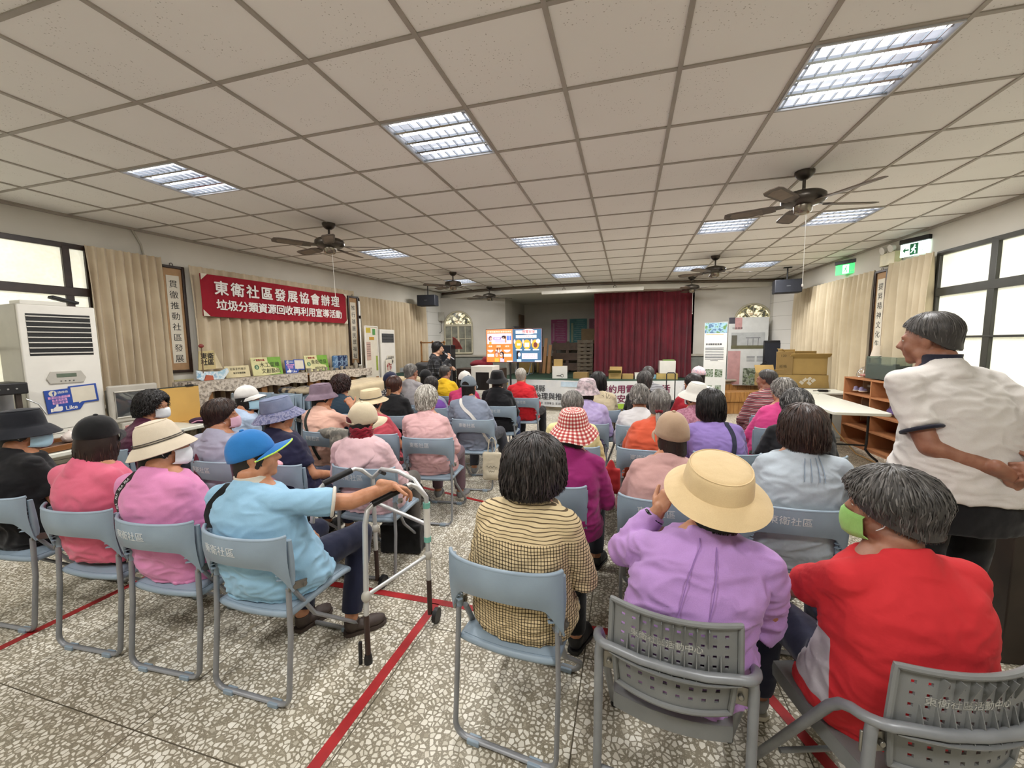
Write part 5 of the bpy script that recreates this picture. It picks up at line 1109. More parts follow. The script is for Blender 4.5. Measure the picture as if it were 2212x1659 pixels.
# floor standing air conditioners
def aircon(M, w, h, d, label, big):
    t = thing('air_conditioner', label, 'air conditioner', M, 'floor standing air conditioners'); b = MB(); b.box((w/2, h/2, -d/2), (w, h, d)); b.build('body', M_GREYB, t, bevel=.012)
    f = MB(); f.box((w/2, h/2, .012), (w-.004, h-.01, .03)); fr = f.build('front_panel', M_WHITE, t, bevel=.010)
    gy0, gy1 = h*.855-.10*big*2, h*.955; sub(t, 'outlet_recess', (w/2, (gy0+gy1)/2, .0275), (w*.82, gy1-gy0, .003), mat('outlet_dark', '#111212', .5, var=0)); n = 8
    for i in range(n): y = gy0+(gy1-gy0)*(i+.5)/n; b = MB(); b.box((w/2, y, .034), (w*.82, .006, .012), R=Matrix.Rotation(.5, 3, 'X')); b.build('outlet_louver', M_WHITE if big else mat('louver_grey', '#77797a', .4), t)
    b = MB(); b.prism([(w*.28, h*.615), (w*.72, h*.615), (w*.76, h*.64), (w*.70, h*.675), (w*.30, h*.675), (w*.24, h*.64)], .026, .040); cp_ = b.build('control_panel', M_GREYB if big else M_BLACK, t, bevel=.003)
    sub(cp_, 'display', (w*.5, h*.655, .041), (w*.26, h*.018, .003), mat('lcd_green_grey', '#5d6a5a', .2))
    for i in range(4): b = MB(); b.disc((w*(.42+.055*i), h*.627), .006, .038, .044, 12); b.build('button', M_WHITE if not big else mat('button_grey', '#5d5d5a', .4), cp_)
    for i in range(16 if big else 10):
        y = h*(.06+.022*i); sub(t, 'intake_slot', (w/2, y, .0275), (w*.84, .005, .003), mat('slot_grey', '#6c6a63', .6))
    return t
MA = ML(2.44, .06, .50); aircon(MA, .55, 1.98, .42, 'large white floor air conditioner with black outlet beside the left window', 1)
o = tag((lambda b: b.build('box_lid', M_WHITE, M=ML(2.50, 2.04, .20), bevel=.004))(MB().box((.16, .02, .12), (.32, .04, .20))), 'flat white lid lying on top of the large air conditioner', 'lid')
t = thing('webcam', 'small black device on top of the large air conditioner', 'device', ML(2.78, 2.045, .3)); sub(t, 'stand', (0, .02, 0), (.10, .04, .07), M_BLACK, .005); b = MB(); b.box((.06, .065, .02), (.2, .03, .10), R=Matrix.Rotation(-.25, 3, 'Z')); b.build('head', M_BLACK, t, bevel=.006)
aircon(ML(7.38, .06, .52), .46, 1.88, .34, 'narrow white floor air conditioner in front of the far left curtain', 0)
# blue thumbs-up sign
def social(M, s, label):
    t = thing('blue_sign', label, 'sign', M, 'blue thumbs-up signs'); m = mat('sign_blue', '#2a4a9a', .4, var=.03); b = MB()
    b.prism([(0, 0), (.25*s, 0), (.295*s, .065*s), (.42*s, .065*s), (.42*s, .265*s), (.19*s, .265*s), (.19*s, .245*s), (0, .245*s)], 0, .01); bo = b.build('board', m, t, bevel=.002, smooth=0)
    q = MB(); q.prism([(.205*s, .085*s), (.25*s, .085*s), (.252*s, .068*s), (.275*s, .085*s), (.40*s, .085*s), (.40*s, .25*s), (.205*s, .25*s)], .0102, .0112); q.build('white_bubble', M_PAPER, t, smooth=0)
    q = MB(); q.disc((.062*s, .208*s), .030*s, .0102, .0112, 28); d = q.build('round_badge', M_PAPER, t, smooth=0); text('f', .062*s, m, d, 'lettering', T(.066*s, .203*s, .0118), th=.0004, bold=.002*s)
    text('請搜尋', .028*s, M_TEXTW, t, 'lettering', T(.14*s, .21*s, .0108), th=.0004); pk = mat('sign_pink', '#d59ac2', .6, var=0)
    for i, l in enumerate(('澎湖縣馬公市', '東衛社區', '發展協會')):
        sub(t, 'text_highlight', (.105*s, (.163-.030*i)*s, .0106), ((.168 if i == 0 else .115)*s, .024*s, .001), pk); text(l, .024*s, m, t, 'lettering', T(.105*s, (.163-.030*i)*s, .0114), th=.0003)
    text('Like', .058*s, M_TEXTW, t, 'lettering', T(.185*s, .035*s, .0108), th=.0004, bold=.0012*s)
    q = MB(); q.prism([(x*s, y*s) for x, y in ((.045, .018), (.095, .012), (.112, .02), (.118, .05), (.114, .062), (.085, .064), (.088, .085), (.078, .092), (.071, .086), (.068, .068), (.048, .052))], .0102, .0112); q.prism([(x*s, y*s) for x, y in ((.022, .015), (.042, .015), (.045, .05), (.025, .052))], .0102, .0112); q.build('thumbs_up', M_TEXTW, t, smooth=0)
social(MA @ T(.115, .93, .03) @ Matrix.Rotation(.06, 4, 'Z'), .92, 'blue thumbs-up sign stuck on the front of the large air conditioner')
# ================================================================ LEFT TABLE AND ITS THINGS
def folding_table(M, w, l, h, label, legs=True):
    t = thing('folding_table', label, 'table', M, 'white folding tables'); b = MB(); r = .05; pl = []
    for cx, cy, a0 in ((w/2-r, l/2-r, 0), (-w/2+r, l/2-r, PI/2), (-w/2+r, -l/2+r, PI), (w/2-r, -l/2+r, 1.5*PI)): pl += [(cx+r*math.cos(a0+a), cy+r*math.sin(a0+a)) for a in np.linspace(0, PI/2, 5)]
    b.prism(pl, h-.04, h); b.build('tabletop', M_TABLE, t, bevel=.008)
    for s in (-1, 1):
        b = MB(); y = s*(l/2-.32)
        for q in (-1, 1): b.tube([(q*(w/2-.10), y, h-.045), (q*(w/2-.10), y, .30), (q*(w/2-.11), y+.0, .22), (q*(w/2-.05), y, .14), (q*(w/2+.02), y, .08), (q*(w/2+.03), y, .02)], .014, 8)
        b.tube([(-(w/2-.10), y, .27), (w/2-.10, y, .27)], .012, 8); b.build('leg_frame', mat('black_steel', '#1d1d1f', .4, .4), t)
    return t
folding_table(at(-4.99, 2.62, 0, 1), .72, 1.70, .74, 'white folding table at the left holding the teapots')
t = thing('wooden_stand', 'brown wooden stand on the left table under the coffee machine', 'stand', ML(1.70, .741, .54)); sub(t, 'body', (.33, .10, .17), (.62, .20, .34), mat('varnished_wood', '#6b4526', .4, var=.2, scale=5), .005); d = sub(t, 'door', (.49, .10, .345), (.26, .16, .012), mat('varnished_wood', '#6b4526'), .003); sub(d, 'knob', (.40, .10, .355), (.02, .02, .02), M_ALU, .004)
sub(t, 'stone_top', (.34, .22, .18), (.68, .035, .38), mat('grey_stone_top', '#5a5752', .5, var=.1), .004)
t = thing('coffee_machine', 'black and steel coffee machine on the wooden stand at the left edge', 'coffee machine', ML(1.73, .98, .54)); b = MB(); b.box((.30, .30, .17), (.62, .10, .34)); hd = b.build('head', M_BLACK, t, bevel=.01)
sub(t, 'back_panel', (.30, .15, .05), (.58, .24, .10), M_ALU, .004); sub(t, 'drip_tray', (.30, .02, .18), (.62, .035, .34), M_ALU, .004)
for x in (.02, .56): sub(t, 'post', (x, .14, .28), (.035, .24, .035), mat('bronze_post', '#3a3029', .4), .003)
sub(hd, 'badge', (.34, .30, .343), (.09, .06, .006), M_WHITE, .01)
for i, x in enumerate((.06, .12, .18, .24, .44, .49, .54)): b = MB(); b.disc((x, .30), .007, .340, .345, 10); b.build('button', M_ALU, hd)
b = MB(); b.tube([(.22, .215, .22), (.22, .18, .22)], .034, 14); b.tube([(.22, .19, .25), (.25, .17, .36), (.30, .16, .42)], [.012, .014, .016], 8); b.build('portafilter', M_BLACK, t); b = MB(); b.tube([(.60, .20, .30), (.66, .15, .33), (.70, .05, .34)], .006, 8); b.build('steam_wand', M_ALU, t)
tag((lambda b: b.build('steel_cup', M_ALU, M=ML(2.17, 1.331, .70) @ Matrix.Rotation(-PI/2, 4, 'X')))(MB().lathe([(.03, 0), (.034, .07), (.031, .07), (.028, .005)], 16)), 'small steel cup on top of the coffee machine', 'cup')
tag((lambda b: b.build('dark_cup', mat('navy_glaze', '#2b3246', .25), M=ML(2.07, 1.331, .66) @ Matrix.Rotation(-PI/2, 4, 'X')))(MB().lathe([(.035, 0), (.048, .05), (.045, .05), (.032, .006)], 16)), 'dark glazed cup beside the steel cup on the coffee machine', 'cup')
t = thing('wooden_tray', 'brown wooden tray on the left table under the teapots', 'tray', at(-4.86, 2.34, .741, 4)); sub(t, 'tray_base', (0, 0, .012), (.36, .56, .02), M_WOODD); b = MB()
for s in (-1, 1): b.box((s*.18, 0, .03), (.02, .58, .05)); b.box((0, s*.28, .03), (.36, .02, .05))
b.build('tray_rim', mat('tray_rim_brown', '#7a4f2b', .4), t, bevel=.004)
def teapot(M, label, s, mm, lidm):
    t = thing('teapot', label, 'teapot', M, 'teapots on the wooden tray'); b = MB(); b.lathe([(.03*s, 0), (.055*s, .012*s), (.068*s, .04*s), (.064*s, .07*s), (.045*s, .092*s), (.03*s, .096*s)], 24); b.build('body', mm, t)
    b = MB(); b.lathe([(.04*s, .094*s), (.034*s, .104*s), (.012*s, .112*s), (.009*s, .118*s), (.012*s, .126*s), (.004*s, .132*s)], 20); b.build('lid', lidm, t)
    b = MB(); b.tube([(.055*s, 0, .035*s), (.085*s, 0, .055*s), (.10*s, 0, .085*s)], [.016*s, .012*s, .008*s], 10); b.build('spout', mm, t)
    b = MB(); b.tube([(-.055*s, 0, .075*s), (-.085*s, 0, .085*s), (-.10*s, 0, .06*s), (-.085*s, 0, .035*s), (-.06*s, 0, .028*s)], .007*s, 8); b.build('handle', lidm, t)
teapot(at(-4.88, 2.20, .764, -25), 'pink and white teapot on the wooden tray', 1.25, mat('pink_glaze', '#b5687c', .15, var=.15, scale=18, coat=.5), mat('white_glaze', '#d9cfc7', .12, coat=.5)); teapot(at(-4.92, 2.42, .764, -60), 'small white glazed teapot behind the pink teapot', .9, mat('white_glaze', '#d9cfc7'), mat('white_glaze', '#d9cfc7'))
t = thing('monitor', 'old grey beige computer monitor on the left table', 'monitor', ML(2.98, .80, .62)); b = MB(); b.box((.21, .22, 0), (.44, .40, .05)); hs = b.build('front_bezel', mat('crt_beige', '#aaa59a', .5, var=.03), t, bevel=.016)
b = MB(); b.loft([[(.02, .05, -.02), (.40, .05, -.02), (.40, .40, -.02), (.02, .40, -.02)], [(.06, .10, -.22), (.36, .10, -.22), (.36, .36, -.22), (.06, .36, -.22)]]); b.build('rear_housing', mat('crt_beige', '#aaa59a'), t, bevel=.01)
P = [[(.045+.33*i/10, .085+.255*j/10, .027+.012*(1-((i-5)/5)**2)*(1-((j-5)/5)**2)) for j in range(11)] for i in range(11)]; b = MB(); b.sheet(P, .003); b.build('screen', mat('crt_glass_dark', '#3f4142', .06, var=0, coat=1), t, smooth=60); b = MB(); b.tube([(.035, .075, .024), (.385, .075, .024), (.385, .35, .024), (.035, .35, .024)], .012, 8, closed=True); b.build('screen_rim', mat('crt_rim', '#bdb9af', .45), hs)
sub(t, 'stand', (.21, -.02, -.06), (.30, .08, .24), mat('crt_beige', '#aaa59a'), .01)
tag((lambda b: b.build('mug', mat('grey_mug', '#7f7d78', .5), M=at(-4.95, 2.72, .741)))(MB().lathe([(.035, 0), (.04, .085), (.036, .085), (.032, .008)], 18).tube([(.038, 0, .065), (.062, 0, .055), (.06, 0, .03), (.036, 0, .02)], .005, 6)), 'grey mug on the left table before the old monitor', 'mug')
tag((lambda b: b.build('tissue_pack', M_PAPER, M=at(-4.90, 2.96, .741, 10), bevel=.02))(MB().box((0, 0, .04), (.14, .22, .08))), 'white packet of tissues on the left table under the old monitor', 'tissue packet')
tag((lambda b: b.build('plastic_cup', mat('pink_plastic', '#c98f8c', .3), M=at(-4.80, 2.82, .741)))(MB().lathe([(.028, 0), (.038, .10), (.036, .10), (.026, .005)], 16)), 'pink plastic cup on the left table', 'cup'); tag((lambda b: b.build('grey_bowl', mat('grey_bowl', '#77777a', .4), M=at(-4.90, 2.70+.12, .741)))(MB().lathe([(.03, 0), (.05, .05), (.047, .05), (.028, .005)], 16)), 'small grey bowl beside the pink plastic cup', 'bowl')
t = thing('drawing_table', 'low table with a yellow board and wooden top behind the maroon top', 'table', ML(3.26, 0, .55)); sub(t, 'tabletop', (.32, .705, .17), (.66, .025, .46), mat('yellow_ply', '#b98f4e', .5, var=.08), .004)
for x in (.06, .6):
    for z in (0, .34): sub(t, 'leg', (x, .345, z), (.03, .69, .03), mat('dark_green_steel', '#3c3f36', .5))
t = thing('clip_board', 'yellow drawing board with a bulldog clip leaning upright at the left', 'drawing board', ML(3.30, .72, .60)); b = MB(); b.box((.28, .21, 0), (.56, .42, .012)); b.build('board', mat('board_yellow', '#c79f55', .55, var=.05, scale=3), t); sub(t, 'edge_strip', (.28, .425, 0), (.56, .012, .016), mat('dark_green_steel', '#3c3f36')); b = MB(); b.box((.46, .43, .0), (.08, .025, .03)); b.tube([(.44, .44, 0), (.44, .47, .005), (.48, .47, .005), (.48, .44, 0)], .004, 6); b.build('bulldog_clip', mat('clip_steel', '#3a3937', .35, .6), t)
b = MB(); b.ell((0, 0, .04), (.12, .075, .045)); b.ell((.05, 0, .055), (.06, .06, .035)); t = mesh_obj(remesh(b, .008, 4, lambda v: .004*pnoise(v*30), 'pouch'), 'pouch', C('dark_purple_pouch', '#3a1c35'), M=at(-4.80, 3.52, .718, 30)); tag(t, 'dark purple pouch lying on the low wooden top', 'pouch'); b = MB(); b.tube([(-.06, -.07, .03), (0, -.082, .055), (.08, -.07, .05)], .007, 6); b.build('pink_trim', C('pink_trim', '#c88fa8'), t)
b = MB(); b.box((.06, .07, .006), (.12, .14, .012)); b.box((.18, .07, .006), (.11, .14, .012)); tag(b.build('socket_plate', mat('ivory_plastic', '#c2b98e', .4), M=ML(3.92, 1.05, .01), bevel=.003), 'ivory double switch plate on the wall under the left scroll', 'switch plate')
b = MB(); b.tube([(lx(y)+.012, y, z) for y, z in ((3.62, 3.05), (3.70, 2.88), (3.74, 2.6), (3.80, 2.0), (3.84, 1.3), (3.86, .9))], .011, 6); tag(b.build('wall_conduit', mat('painted_conduit', '#b9b4a6', .6), smooth=60), 'thin painted cable conduit running down beside the left scroll', 'conduit')
# ================================================================ CRAFT SHELF ALONG THE LEFT WALL
t = thing('craft_shelf', 'long wooden shelf with a patterned cloth valance along the left wall', 'shelf', ML(3.86, 0, .06)); L_ = 3.25; sub(t, 'shelf_board', (L_/2, 1.15, .22), (L_, .03, .46), M_WOOD); m = m_mottle('shelf_cloth', [(.40, '#8a8075'), (.48, '#b3a898'), (.56, '#c6bcae')], 26)
for x0, x1 in ((-.02, 1.72), (1.76, L_+.02)):
    P = [[(x0+(x1-x0)*i/40, 1.17-v*(.145+.012*math.sin(i*.7)), .455+.012*math.sin(i*1.1)*v) for v in np.linspace(0, 1, 5)] for i in range(41)]; b = MB(); b.sheet(P, .003); b.build('cloth_valance', m, t, smooth=60)
P = [[(-.02-.02*math.sin(j*.8), 1.17-.75*u, .06+.40*j/16) for u in np.linspace(0, 1, 8)] for j in range(17)]; b = MB(); b.sheet(P, .003); b.build('end_drape', m, t, smooth=60); P = [[(-.02+.22*j/8, 1.17-.62*u*(1-.75*(j/8)**.8), .462+.012*math.sin(j*1.5)) for u in np.linspace(0, 1, 8)] for j in range(9)]; b = MB(); b.sheet(P, .003); b.build('corner_drape', m, t, smooth=60)
P = [[(.0+L_*i/20, 1.168, .0+.455*j/4) for j in range(5)] for i in range(21)]; b = MB(); b.sheet([r_[::-1] for r_ in P], .002); b.build('top_cloth', m, t)
for x in (.22, 1.0, 1.85, 2.0, 2.85): sub(t, 'leg', (x, .57, .36), (.09, 1.13, .05), M_WOOD)
sub(t, 'back_board', (L_/2, .55, .03), (L_, 1.08, .02), M_WOODD)
def leaning(y, off, w, h, m, name, label, cat, tilt=-.18, group=None, z=1.172, th=.015):
    M_ = ML(y, z, off) @ Matrix.Rotation(tilt, 4, 'X'); t = thing(name, label, cat, M_, group); sub(t, 'board', (w/2, h/2, 0), (w, h, th), m, .002); return t
t = thing('boat_model', 'painted wooden sail boat model with black characters on the shelf', 'model boat', ML(4.02, 1.172, .30)); b = MB(); b.prism([(0, .03), (.06, .0), (.34, .0), (.42, .10), (.40, .15), (.30, .11), (.08, .12), (.0, .14)], 0, .02); b.build('hull', m_mottle('boat_hull_paint', [(.4, '#9fc0d0'), (.5, '#d8e0e2'), (.62, '#7fa6c0')], 14), t)
b = MB(); b.prism([(.03, .14), (.25, .15), (.24, .40), (.05, .39)], .004, .018); sl = b.build('sail', mat('sail_cream', '#b9a878', .7), t, smooth=0)
for i, ch in enumerate('東衛社區'): text(ch, .085, M_INK, sl, 'lettering', T(.105+.085*(i % 2), .32-.085*(i//2), .019), th=.0006, bold=.002)
b = MB(); b.prism([(.24, .15), (.34, .15), (.25, .38)], .0, .012); b.build('stay_sail', mat('sail_pale', '#c8bb98', .7), t, smooth=0); b = MB(); b.tube([(.08, .1, .02), (.085, .47, .02)], .006, 6); mt = b.build('mast', M_WOODD, t); b = MB(); b.ell((.08, .46, .022), (.035, .026, .012)); b.build('red_pennant', mat('pennant_red', '#7a2a22', .5), mt); b = MB(); b.prism([(.08, .0), (.20, .0), (.19, .06), (.11, .075)], .02, .035); b.build('cabin', mat('cabin_orange', '#a9553a', .6), t, smooth=0)
t = leaning(4.44, .24, .36, .17, mat('card_cream', '#cbbf98', .7), 'notice_board', 'small cream notice board with tiny writing beside the boat model', 'sign'); text('社區手作展示', .04, M_INK, t, 'lettering', T(.19, .12, .009), th=.0005); text('歡迎參觀選購', .03, M_INK, t, 'lettering', T(.2, .06, .009), th=.0005)
def greens(y, big, small, label):
    t = leaning(y, .26, .50, .28, mat('sign_pale_yellow', '#c9c491', .6), 'craft_sign', label, 'sign', group='green and cream craft signs'); g = MB(); g.prism([(.24, .0), (.50, 0), (.50, .28), (.27, .28), (.27, .2), (.33, .12), (.44, .10), (.45, .02)], .0078, .0088); g.build('green_field', mat('sign_green', '#6f9e33', .6), t, smooth=0)
    text('東衛社區', .036, mat('sign_red', '#8d2c28', .7), t, 'lettering', T(.15, .235, .0095), th=.0004, bold=.001); q = MB(); q.disc((.075, .13), .037, .008, .009, 24); gl = q.build('globe_emblem', mat('emblem_green', '#4e6f52', .6), t, smooth=0); q = MB(); q.prism([(.065, .10), (.09, .115), (.085, .15), (.07, .155)], .0092, .0098); q.build('emblem_leaf', mat('emblem_pale', '#a9bd96', .6), gl, smooth=0)
    q = MB(); q.tube([(.045, .245, .009), (.055, .232, .009), (.07, .255, .009)], .003, 5); q.build('tick_mark', M_INK, t); text(big, .085, M_INK, t, 'lettering', T(.295, .155, .0098), th=.0004); text(small, .08, M_INK, t, 'lettering', T(.30, .06, .0098), th=.0004)
greens(4.83, '木工雷雕', '文創藝品', 'green and cream sign on woodwork and laser carving, left of the blue sign')
social(ML(5.38, 1.172, .26) @ Matrix.Rotation(-.15, 4, 'X') @ Matrix.Rotation(-.05, 4, 'Z'), .88, 'blue thumbs-up sign standing on the craft shelf between the green signs')
greens(5.78, '東衛環保', 'easygo', 'green and cream easygo sign at the far end of the craft shelf')
for i, (dy, cc) in enumerate(((0, '#48688c'), (.13, '#1f3154'), (.24, '#1b2a4d'))):
    b = MB(); b.box((.06, .13, .03), (.125, .26, .05)); t = tag(b.build('folded_cloth_bag', m_mottle('indigo_dye_%d' % i, [(.42, cc), (.5, cc), (.56, '#8fa9bf'), (.6, cc)], 12), M=ML(6.34+dy, 1.172, .26), bevel=.02), ['pale blue tie-dyed cloth bag on the craft shelf', 'dark blue tie-dyed cloth bag in the middle on the craft shelf', 'dark blue tie-dyed cloth bag nearest the white poster stand'][i], 'cloth bag', 'tie-dyed bags on the shelf')
M_POT = mat('pottery_grey', '#9c9484', .7, var=.12, scale=20)
for i in range(13):
    y = 5.55+.122*i; r = .028+.014*((i*7) % 4)/3; h = .035+.03*((i*5) % 3)/2
    tag((lambda b: b.build('pottery_bowl', M_POT, M=at(lx(y)+.40, y, 1.172)))(MB().lathe([(r*.6, 0), (r, h), (r-.004, h), (r*.55, .005)], 16)), 'small grey pottery bowl in the row along the front of the craft shelf', 'bowl', 'pottery bowls on the craft shelf')
b = MB(); b.lathe([(.03, 0), (.045, .04), (.04, .09), (.018, .13), (.022, .16)], 16); tag(b.build('pottery_vase', M_POT, M=at(lx(6.9)+.3, 6.88, 1.172)), 'slim pottery vase at the far end of the craft shelf', 'vase')
# white framed poster stand
t = thing('poster_stand', 'white framed stand with a colourful notice between shelf and narrow air conditioner', 'poster stand', ML(6.98, .55, .50)); b = MB()
for x in (0, .36): b.box((x, .72, 0), (.022, 1.45, .022))
for y in (1.44, .25): b.box((.18, y, 0), (.36, .022, .022))
b.tube([(0, .4, -.01), (-.05, -.53, .08)], .011, 6); b.tube([(.36, .4, -.01), (.44, -.53, .08)], .011, 6); b.tube([(.18, .5, -.02), (.18, -.53, -.25)], .011, 6); b.build('frame', M_WHITE, t)
pb = sub(t, 'poster', (.18, .85, .004), (.33, 1.14, .006), M_PAPER); 
for c, d, cc in (((.09, 1.36, .009), (.13, .10, .003), '#b9a53a'), ((.25, 1.33, .009), (.08, .12, .003), '#4f8a4a'), ((.18, 1.2, .009), (.14, .06, .003), '#b58a2a'), ((.08, .95, .009), (.12, .36, .003), '#b79a8c'), ((.31, .7, .009), (.05, .3, .003), '#8a9a3a'), ((.30, .36, .009), (.08, .14, .003), '#8a5a2a')): sub(pb, 'printed_patch', c, d, mat('poster_'+cc[1:], cc, .7))
for i in range(6): sub(pb, 'text_line', (.08, 1.08-.045*i, .0115), (.10, .012, .002), mat('poster_text', '#7a6a62', .8))
# small white sign boards leaning at the narrow air conditioner
for i, (y, z, h, ch, cc, lb) in enumerate(((7.47, .98, .34, '作', '#8e2a2c', 'white sign board with a dark red character leaning on the narrow air conditioner'), (7.47, .55, .42, '品', '#a02a2e', 'lower white sign board with a red character under the narrow air conditioner outlet'))):
    t = thing('sign_board', lb, 'sign', ML(y, z, .575), 'white sign boards'); sub(t, 'board', (.10, h/2, .0), (.20, h-.01, .02), M_PAPER, .01); text(ch, .17, mat('sign_ink_'+cc[1:], cc, .7), t, 'lettering', T(.10, h*.5, .0112), th=.0006, bold=.003)
sub(_s_ := thing('paper_label', 'printed paper label on the front of the narrow air conditioner', 'label', ML(7.55, 1.22, .553)), 'paper', (.12, .09, 0), (.24, .17, .002), M_PAPER); text('社區環境', .05, M_INK, _s_, 'lettering', T(.12, .13, .002), th=.0004); text('清潔', .045, M_INK, _s_, 'lettering', T(.16, .05, .002), th=.0004)
# spare folded chairs standing in a row before the shelf
SP = [(-4.74, 4.22, -6, 'front folded chair of the left spare stack before the craft shelf'), (-4.72, 4.33, -6, 'second folded chair of the left spare stack before the craft shelf'), (-4.70, 4.44, -6, 'rear folded chair of the left spare stack before the craft shelf'),
      (-4.18, 4.30, -14, 'front folded chair of the right spare stack under the khaki jacket'), (-4.16, 4.41, -14, 'second folded chair of the right spare stack under the khaki jacket'), (-4.14, 4.52, -14, 'rear folded chair of the right spare stack under the khaki jacket'), (-4.42, 5.0, 8, 'single folded chair standing behind the two spare stacks')]
for x, y, dg, lb in SP:
    src = copy_tree(_blue, at(x, y, 0, dg) @ Matrix.Rotation(math.radians(-4), 4, 'X') @ Matrix.Diagonal((1, 1, 1.24, 1)), lb, 'spare folded chairs')
    for ch in src.children:
        n = ch.name.split('.')[0]
        if n == 'seat': ch.matrix_local = T(0, -.16, .50) @ Matrix.Rotation(math.radians(-82), 4, 'X') @ T(0, 0, -.44)
        if n == 'front_leg_frame': ch.matrix_local = T(0, -.18, .545) @ Matrix.Rotation(math.radians(-38), 4, 'X') @ T(0, .18, -.545)
b = MB(); b.ell((0, 0, 0), (.22, .13, .05)); b.ell((.1, .05, .03), (.12, .10, .05)); b.ell((-.1, -.02, .02), (.14, .1, .05)); tag(mesh_obj(remesh(b, .012, 3, lambda v: .012*pnoise(v*18)), 'jacket', m_mottle('khaki_jacket', [(.45, '#1d2028'), (.5, '#7d715e'), (.62, '#9a8d75')], 8), M=at(-4.16, 4.30, 1.02)), 'khaki and dark jacket heaped on the spare folded chairs', 'jacket')
# cream cloth over furniture, black cloth over equipment
def draped(name, M, w, d, h, m, label, seed, cat='cloth', sag=.03):
    r = random.Random(seed); b = MB(); n = 48; rg = []
    for i, (k, z) in enumerate(((.02, h+.02), (.4, h+.015), (.8, h+.01), (.95, h-.005), (1.0, h-.04), (1.02, h*.8), (1.04, h*.5), (1.06, h*.2), (1.07, .02))):
        rg.append([(w/2*k*(1+.02*i*.3*math.sin(7*a+seed))*min(1, .72/max(abs(math.cos(a)), abs(math.sin(a)), .72)+.28)*math.cos(a)*1.25, d/2*k*(1+.02*i*.3*math.sin(9*a))*math.sin(a)*1.25, z+sag*math.sin(3*a+seed)*(k > .3)*.6) for a in np.linspace(0, 2*PI, n+1)[:-1]])
    b.loft(rg); return tag(mesh_obj(remesh(b, .02, 2, lambda v: .014*pnoise(v*np.array([7, 7, 3.]))), name, m, M=M), label, cat)
draped('dust_cover', at(-4.55, 6.15, 0, 4), .75, 1.3, .98, C('cream_cloth', '#bfae8e', .07), 'cream cloth draped over furniture before the far left curtain', 2); draped('dust_cover', at(-4.1, 6.98, 0), .5, .34, .98, C('cream_cloth', '#bfae8e'), 'smaller cream cloth cover beside the narrow air conditioner', 5)
draped('black_cover', at(-3.9, 7.75, 0, 20), .6, .7, 1.22, C('black_cover', '#1b1b1d', .2), 'black cloth cover over equipment behind the presenter', 4)
t = thing('wooden_rack', 'light wooden rack standing behind the black cloth cover', 'rack', at(-4.55, 8.9, 0)); 
for x in (-.25, .05, .35): sub(t, 'upright', (x, 0, .85), (.03, .03, 1.7), M_WOOD)
for z in (1.2, 1.66): sub(t, 'rail', (.05, 0, z), (.66, .03, .03), M_WOOD)
b = MB(); b.box((0, 0, .5), (.9, .5, 1.0)); t = tag(b.build('storage_trolley', mat('green_bin', '#3f5a50', .5, var=.15), M=at(-4.5, 8.2, 0, 8), bevel=.02), 'dark green storage trolley behind the narrow air conditioner', 'trolley'); b = MB(); b.box((0, -.1, 1.06), (.7, .3, .1)); b.build('grey_lid', mat('grey_lid', '#9a9fa0', .5), t, bevel=.01)
# hanging loudspeakers
def hang_spk(x, y, label, rot):
    t = thing('hanging_speaker', label, 'loudspeaker', at(x, y, 2.68, rot), 'hanging loudspeakers'); b = MB(); b.box((0, 0, 0), (.46, .26, .26)); b.build('cabinet', mat('speaker_navy_black', '#191b22', .6), t, bevel=.012); g = sub(t, 'grille', (0, -.133, 0), (.43, .008, .235), mat('speaker_grille', '#1f222b', .8)); text('AUDIO', .022, mat('speaker_badge', '#a5a6a8', .4), g, 'badge', T(0, -.1375, .0) @ Matrix.Rotation(PI/2, 4, 'X'), th=.0006)
    b = MB(); b.tube([(0, .02, .13), (0, .02, .36)], .014, 8); b.box((0, .02, .37), (.14, .08, .012)); b.build('ceiling_bracket', M_BLACK, t)
hang_spk(-4.72, 9.15, 'black loudspeaker hanging from the ceiling at the left stage corner', 6); hang_spk(3.03, 9.4, 'black loudspeaker hanging from the ceiling at the right stage corner', -6)
b = MB(); b.box((0, 0, 0), (.16, .05, .24)); t = tag(b.build('wall_box', mat('wall_box_grey', '#9d9a8f', .6), M=at(-4.98, 10.42, 2.38, 15), bevel=.005), 'grey electrical box on the wall under the left hanging loudspeaker', 'electrical box'); b = MB(); b.tube([(0, 0, -.12), (.01, 0, -.4), (-.06, 0, -.45)], .008, 6); b.build('cable', M_BLACK, t)
# ================================================================ STAGE AREA
t = thing('television', 'large flat television on a stand showing orange and blue safety slides', 'television', MF(-3.11, 8.8, 1.19, 0)); w, h = 1.31, .76
b = MB(); b.box((w/2, h/2, -.03), (w, h, .05)); tv = b.build('tv_body', M_BLACK, t, bevel=.006)
def lit(col, s=.48): return emit('screen_'+col[1:], col, s)
def pr_(name, pts, col, z, parent=None): b = MB(); b.prism(pts, z, z+.0006); return b.build(name, lit(col), parent or sc_, smooth=0)
def rect(x0, y0, x1, y1): return [(x0, y0), (x1, y0), (x1, y1), (x0, y1)]
def circ(x, y, rx_, ry_, a0=0, a1=2*PI, n=24): return [(x+rx_*math.cos(a), y+ry_*math.sin(a)) for a in np.linspace(a0, a1, n)]
b = MB(); b.prism(rect(.012, .014, w-.012, h-.014), -.0045, -.0035); sc_ = b.build('screen', lit('#ef8a5a'), t, smooth=0)
pr_('orange_slide', rect(.014, .016, .625, .42), '#ee7636', -.003); pr_('blue_slide', rect(.632, .016, w-.014, h-.016), '#3d6180', -.003); 
text('3步驟 跟著我做好用電安全檢查', .041, lit('#ffe9e2'), sc_, 'title_lettering', T(.32, .69, -.002), th=.0004)
pr_('lilac_scene', rect(.035, .42, .605, .655), '#cfc0e6', -.0025)
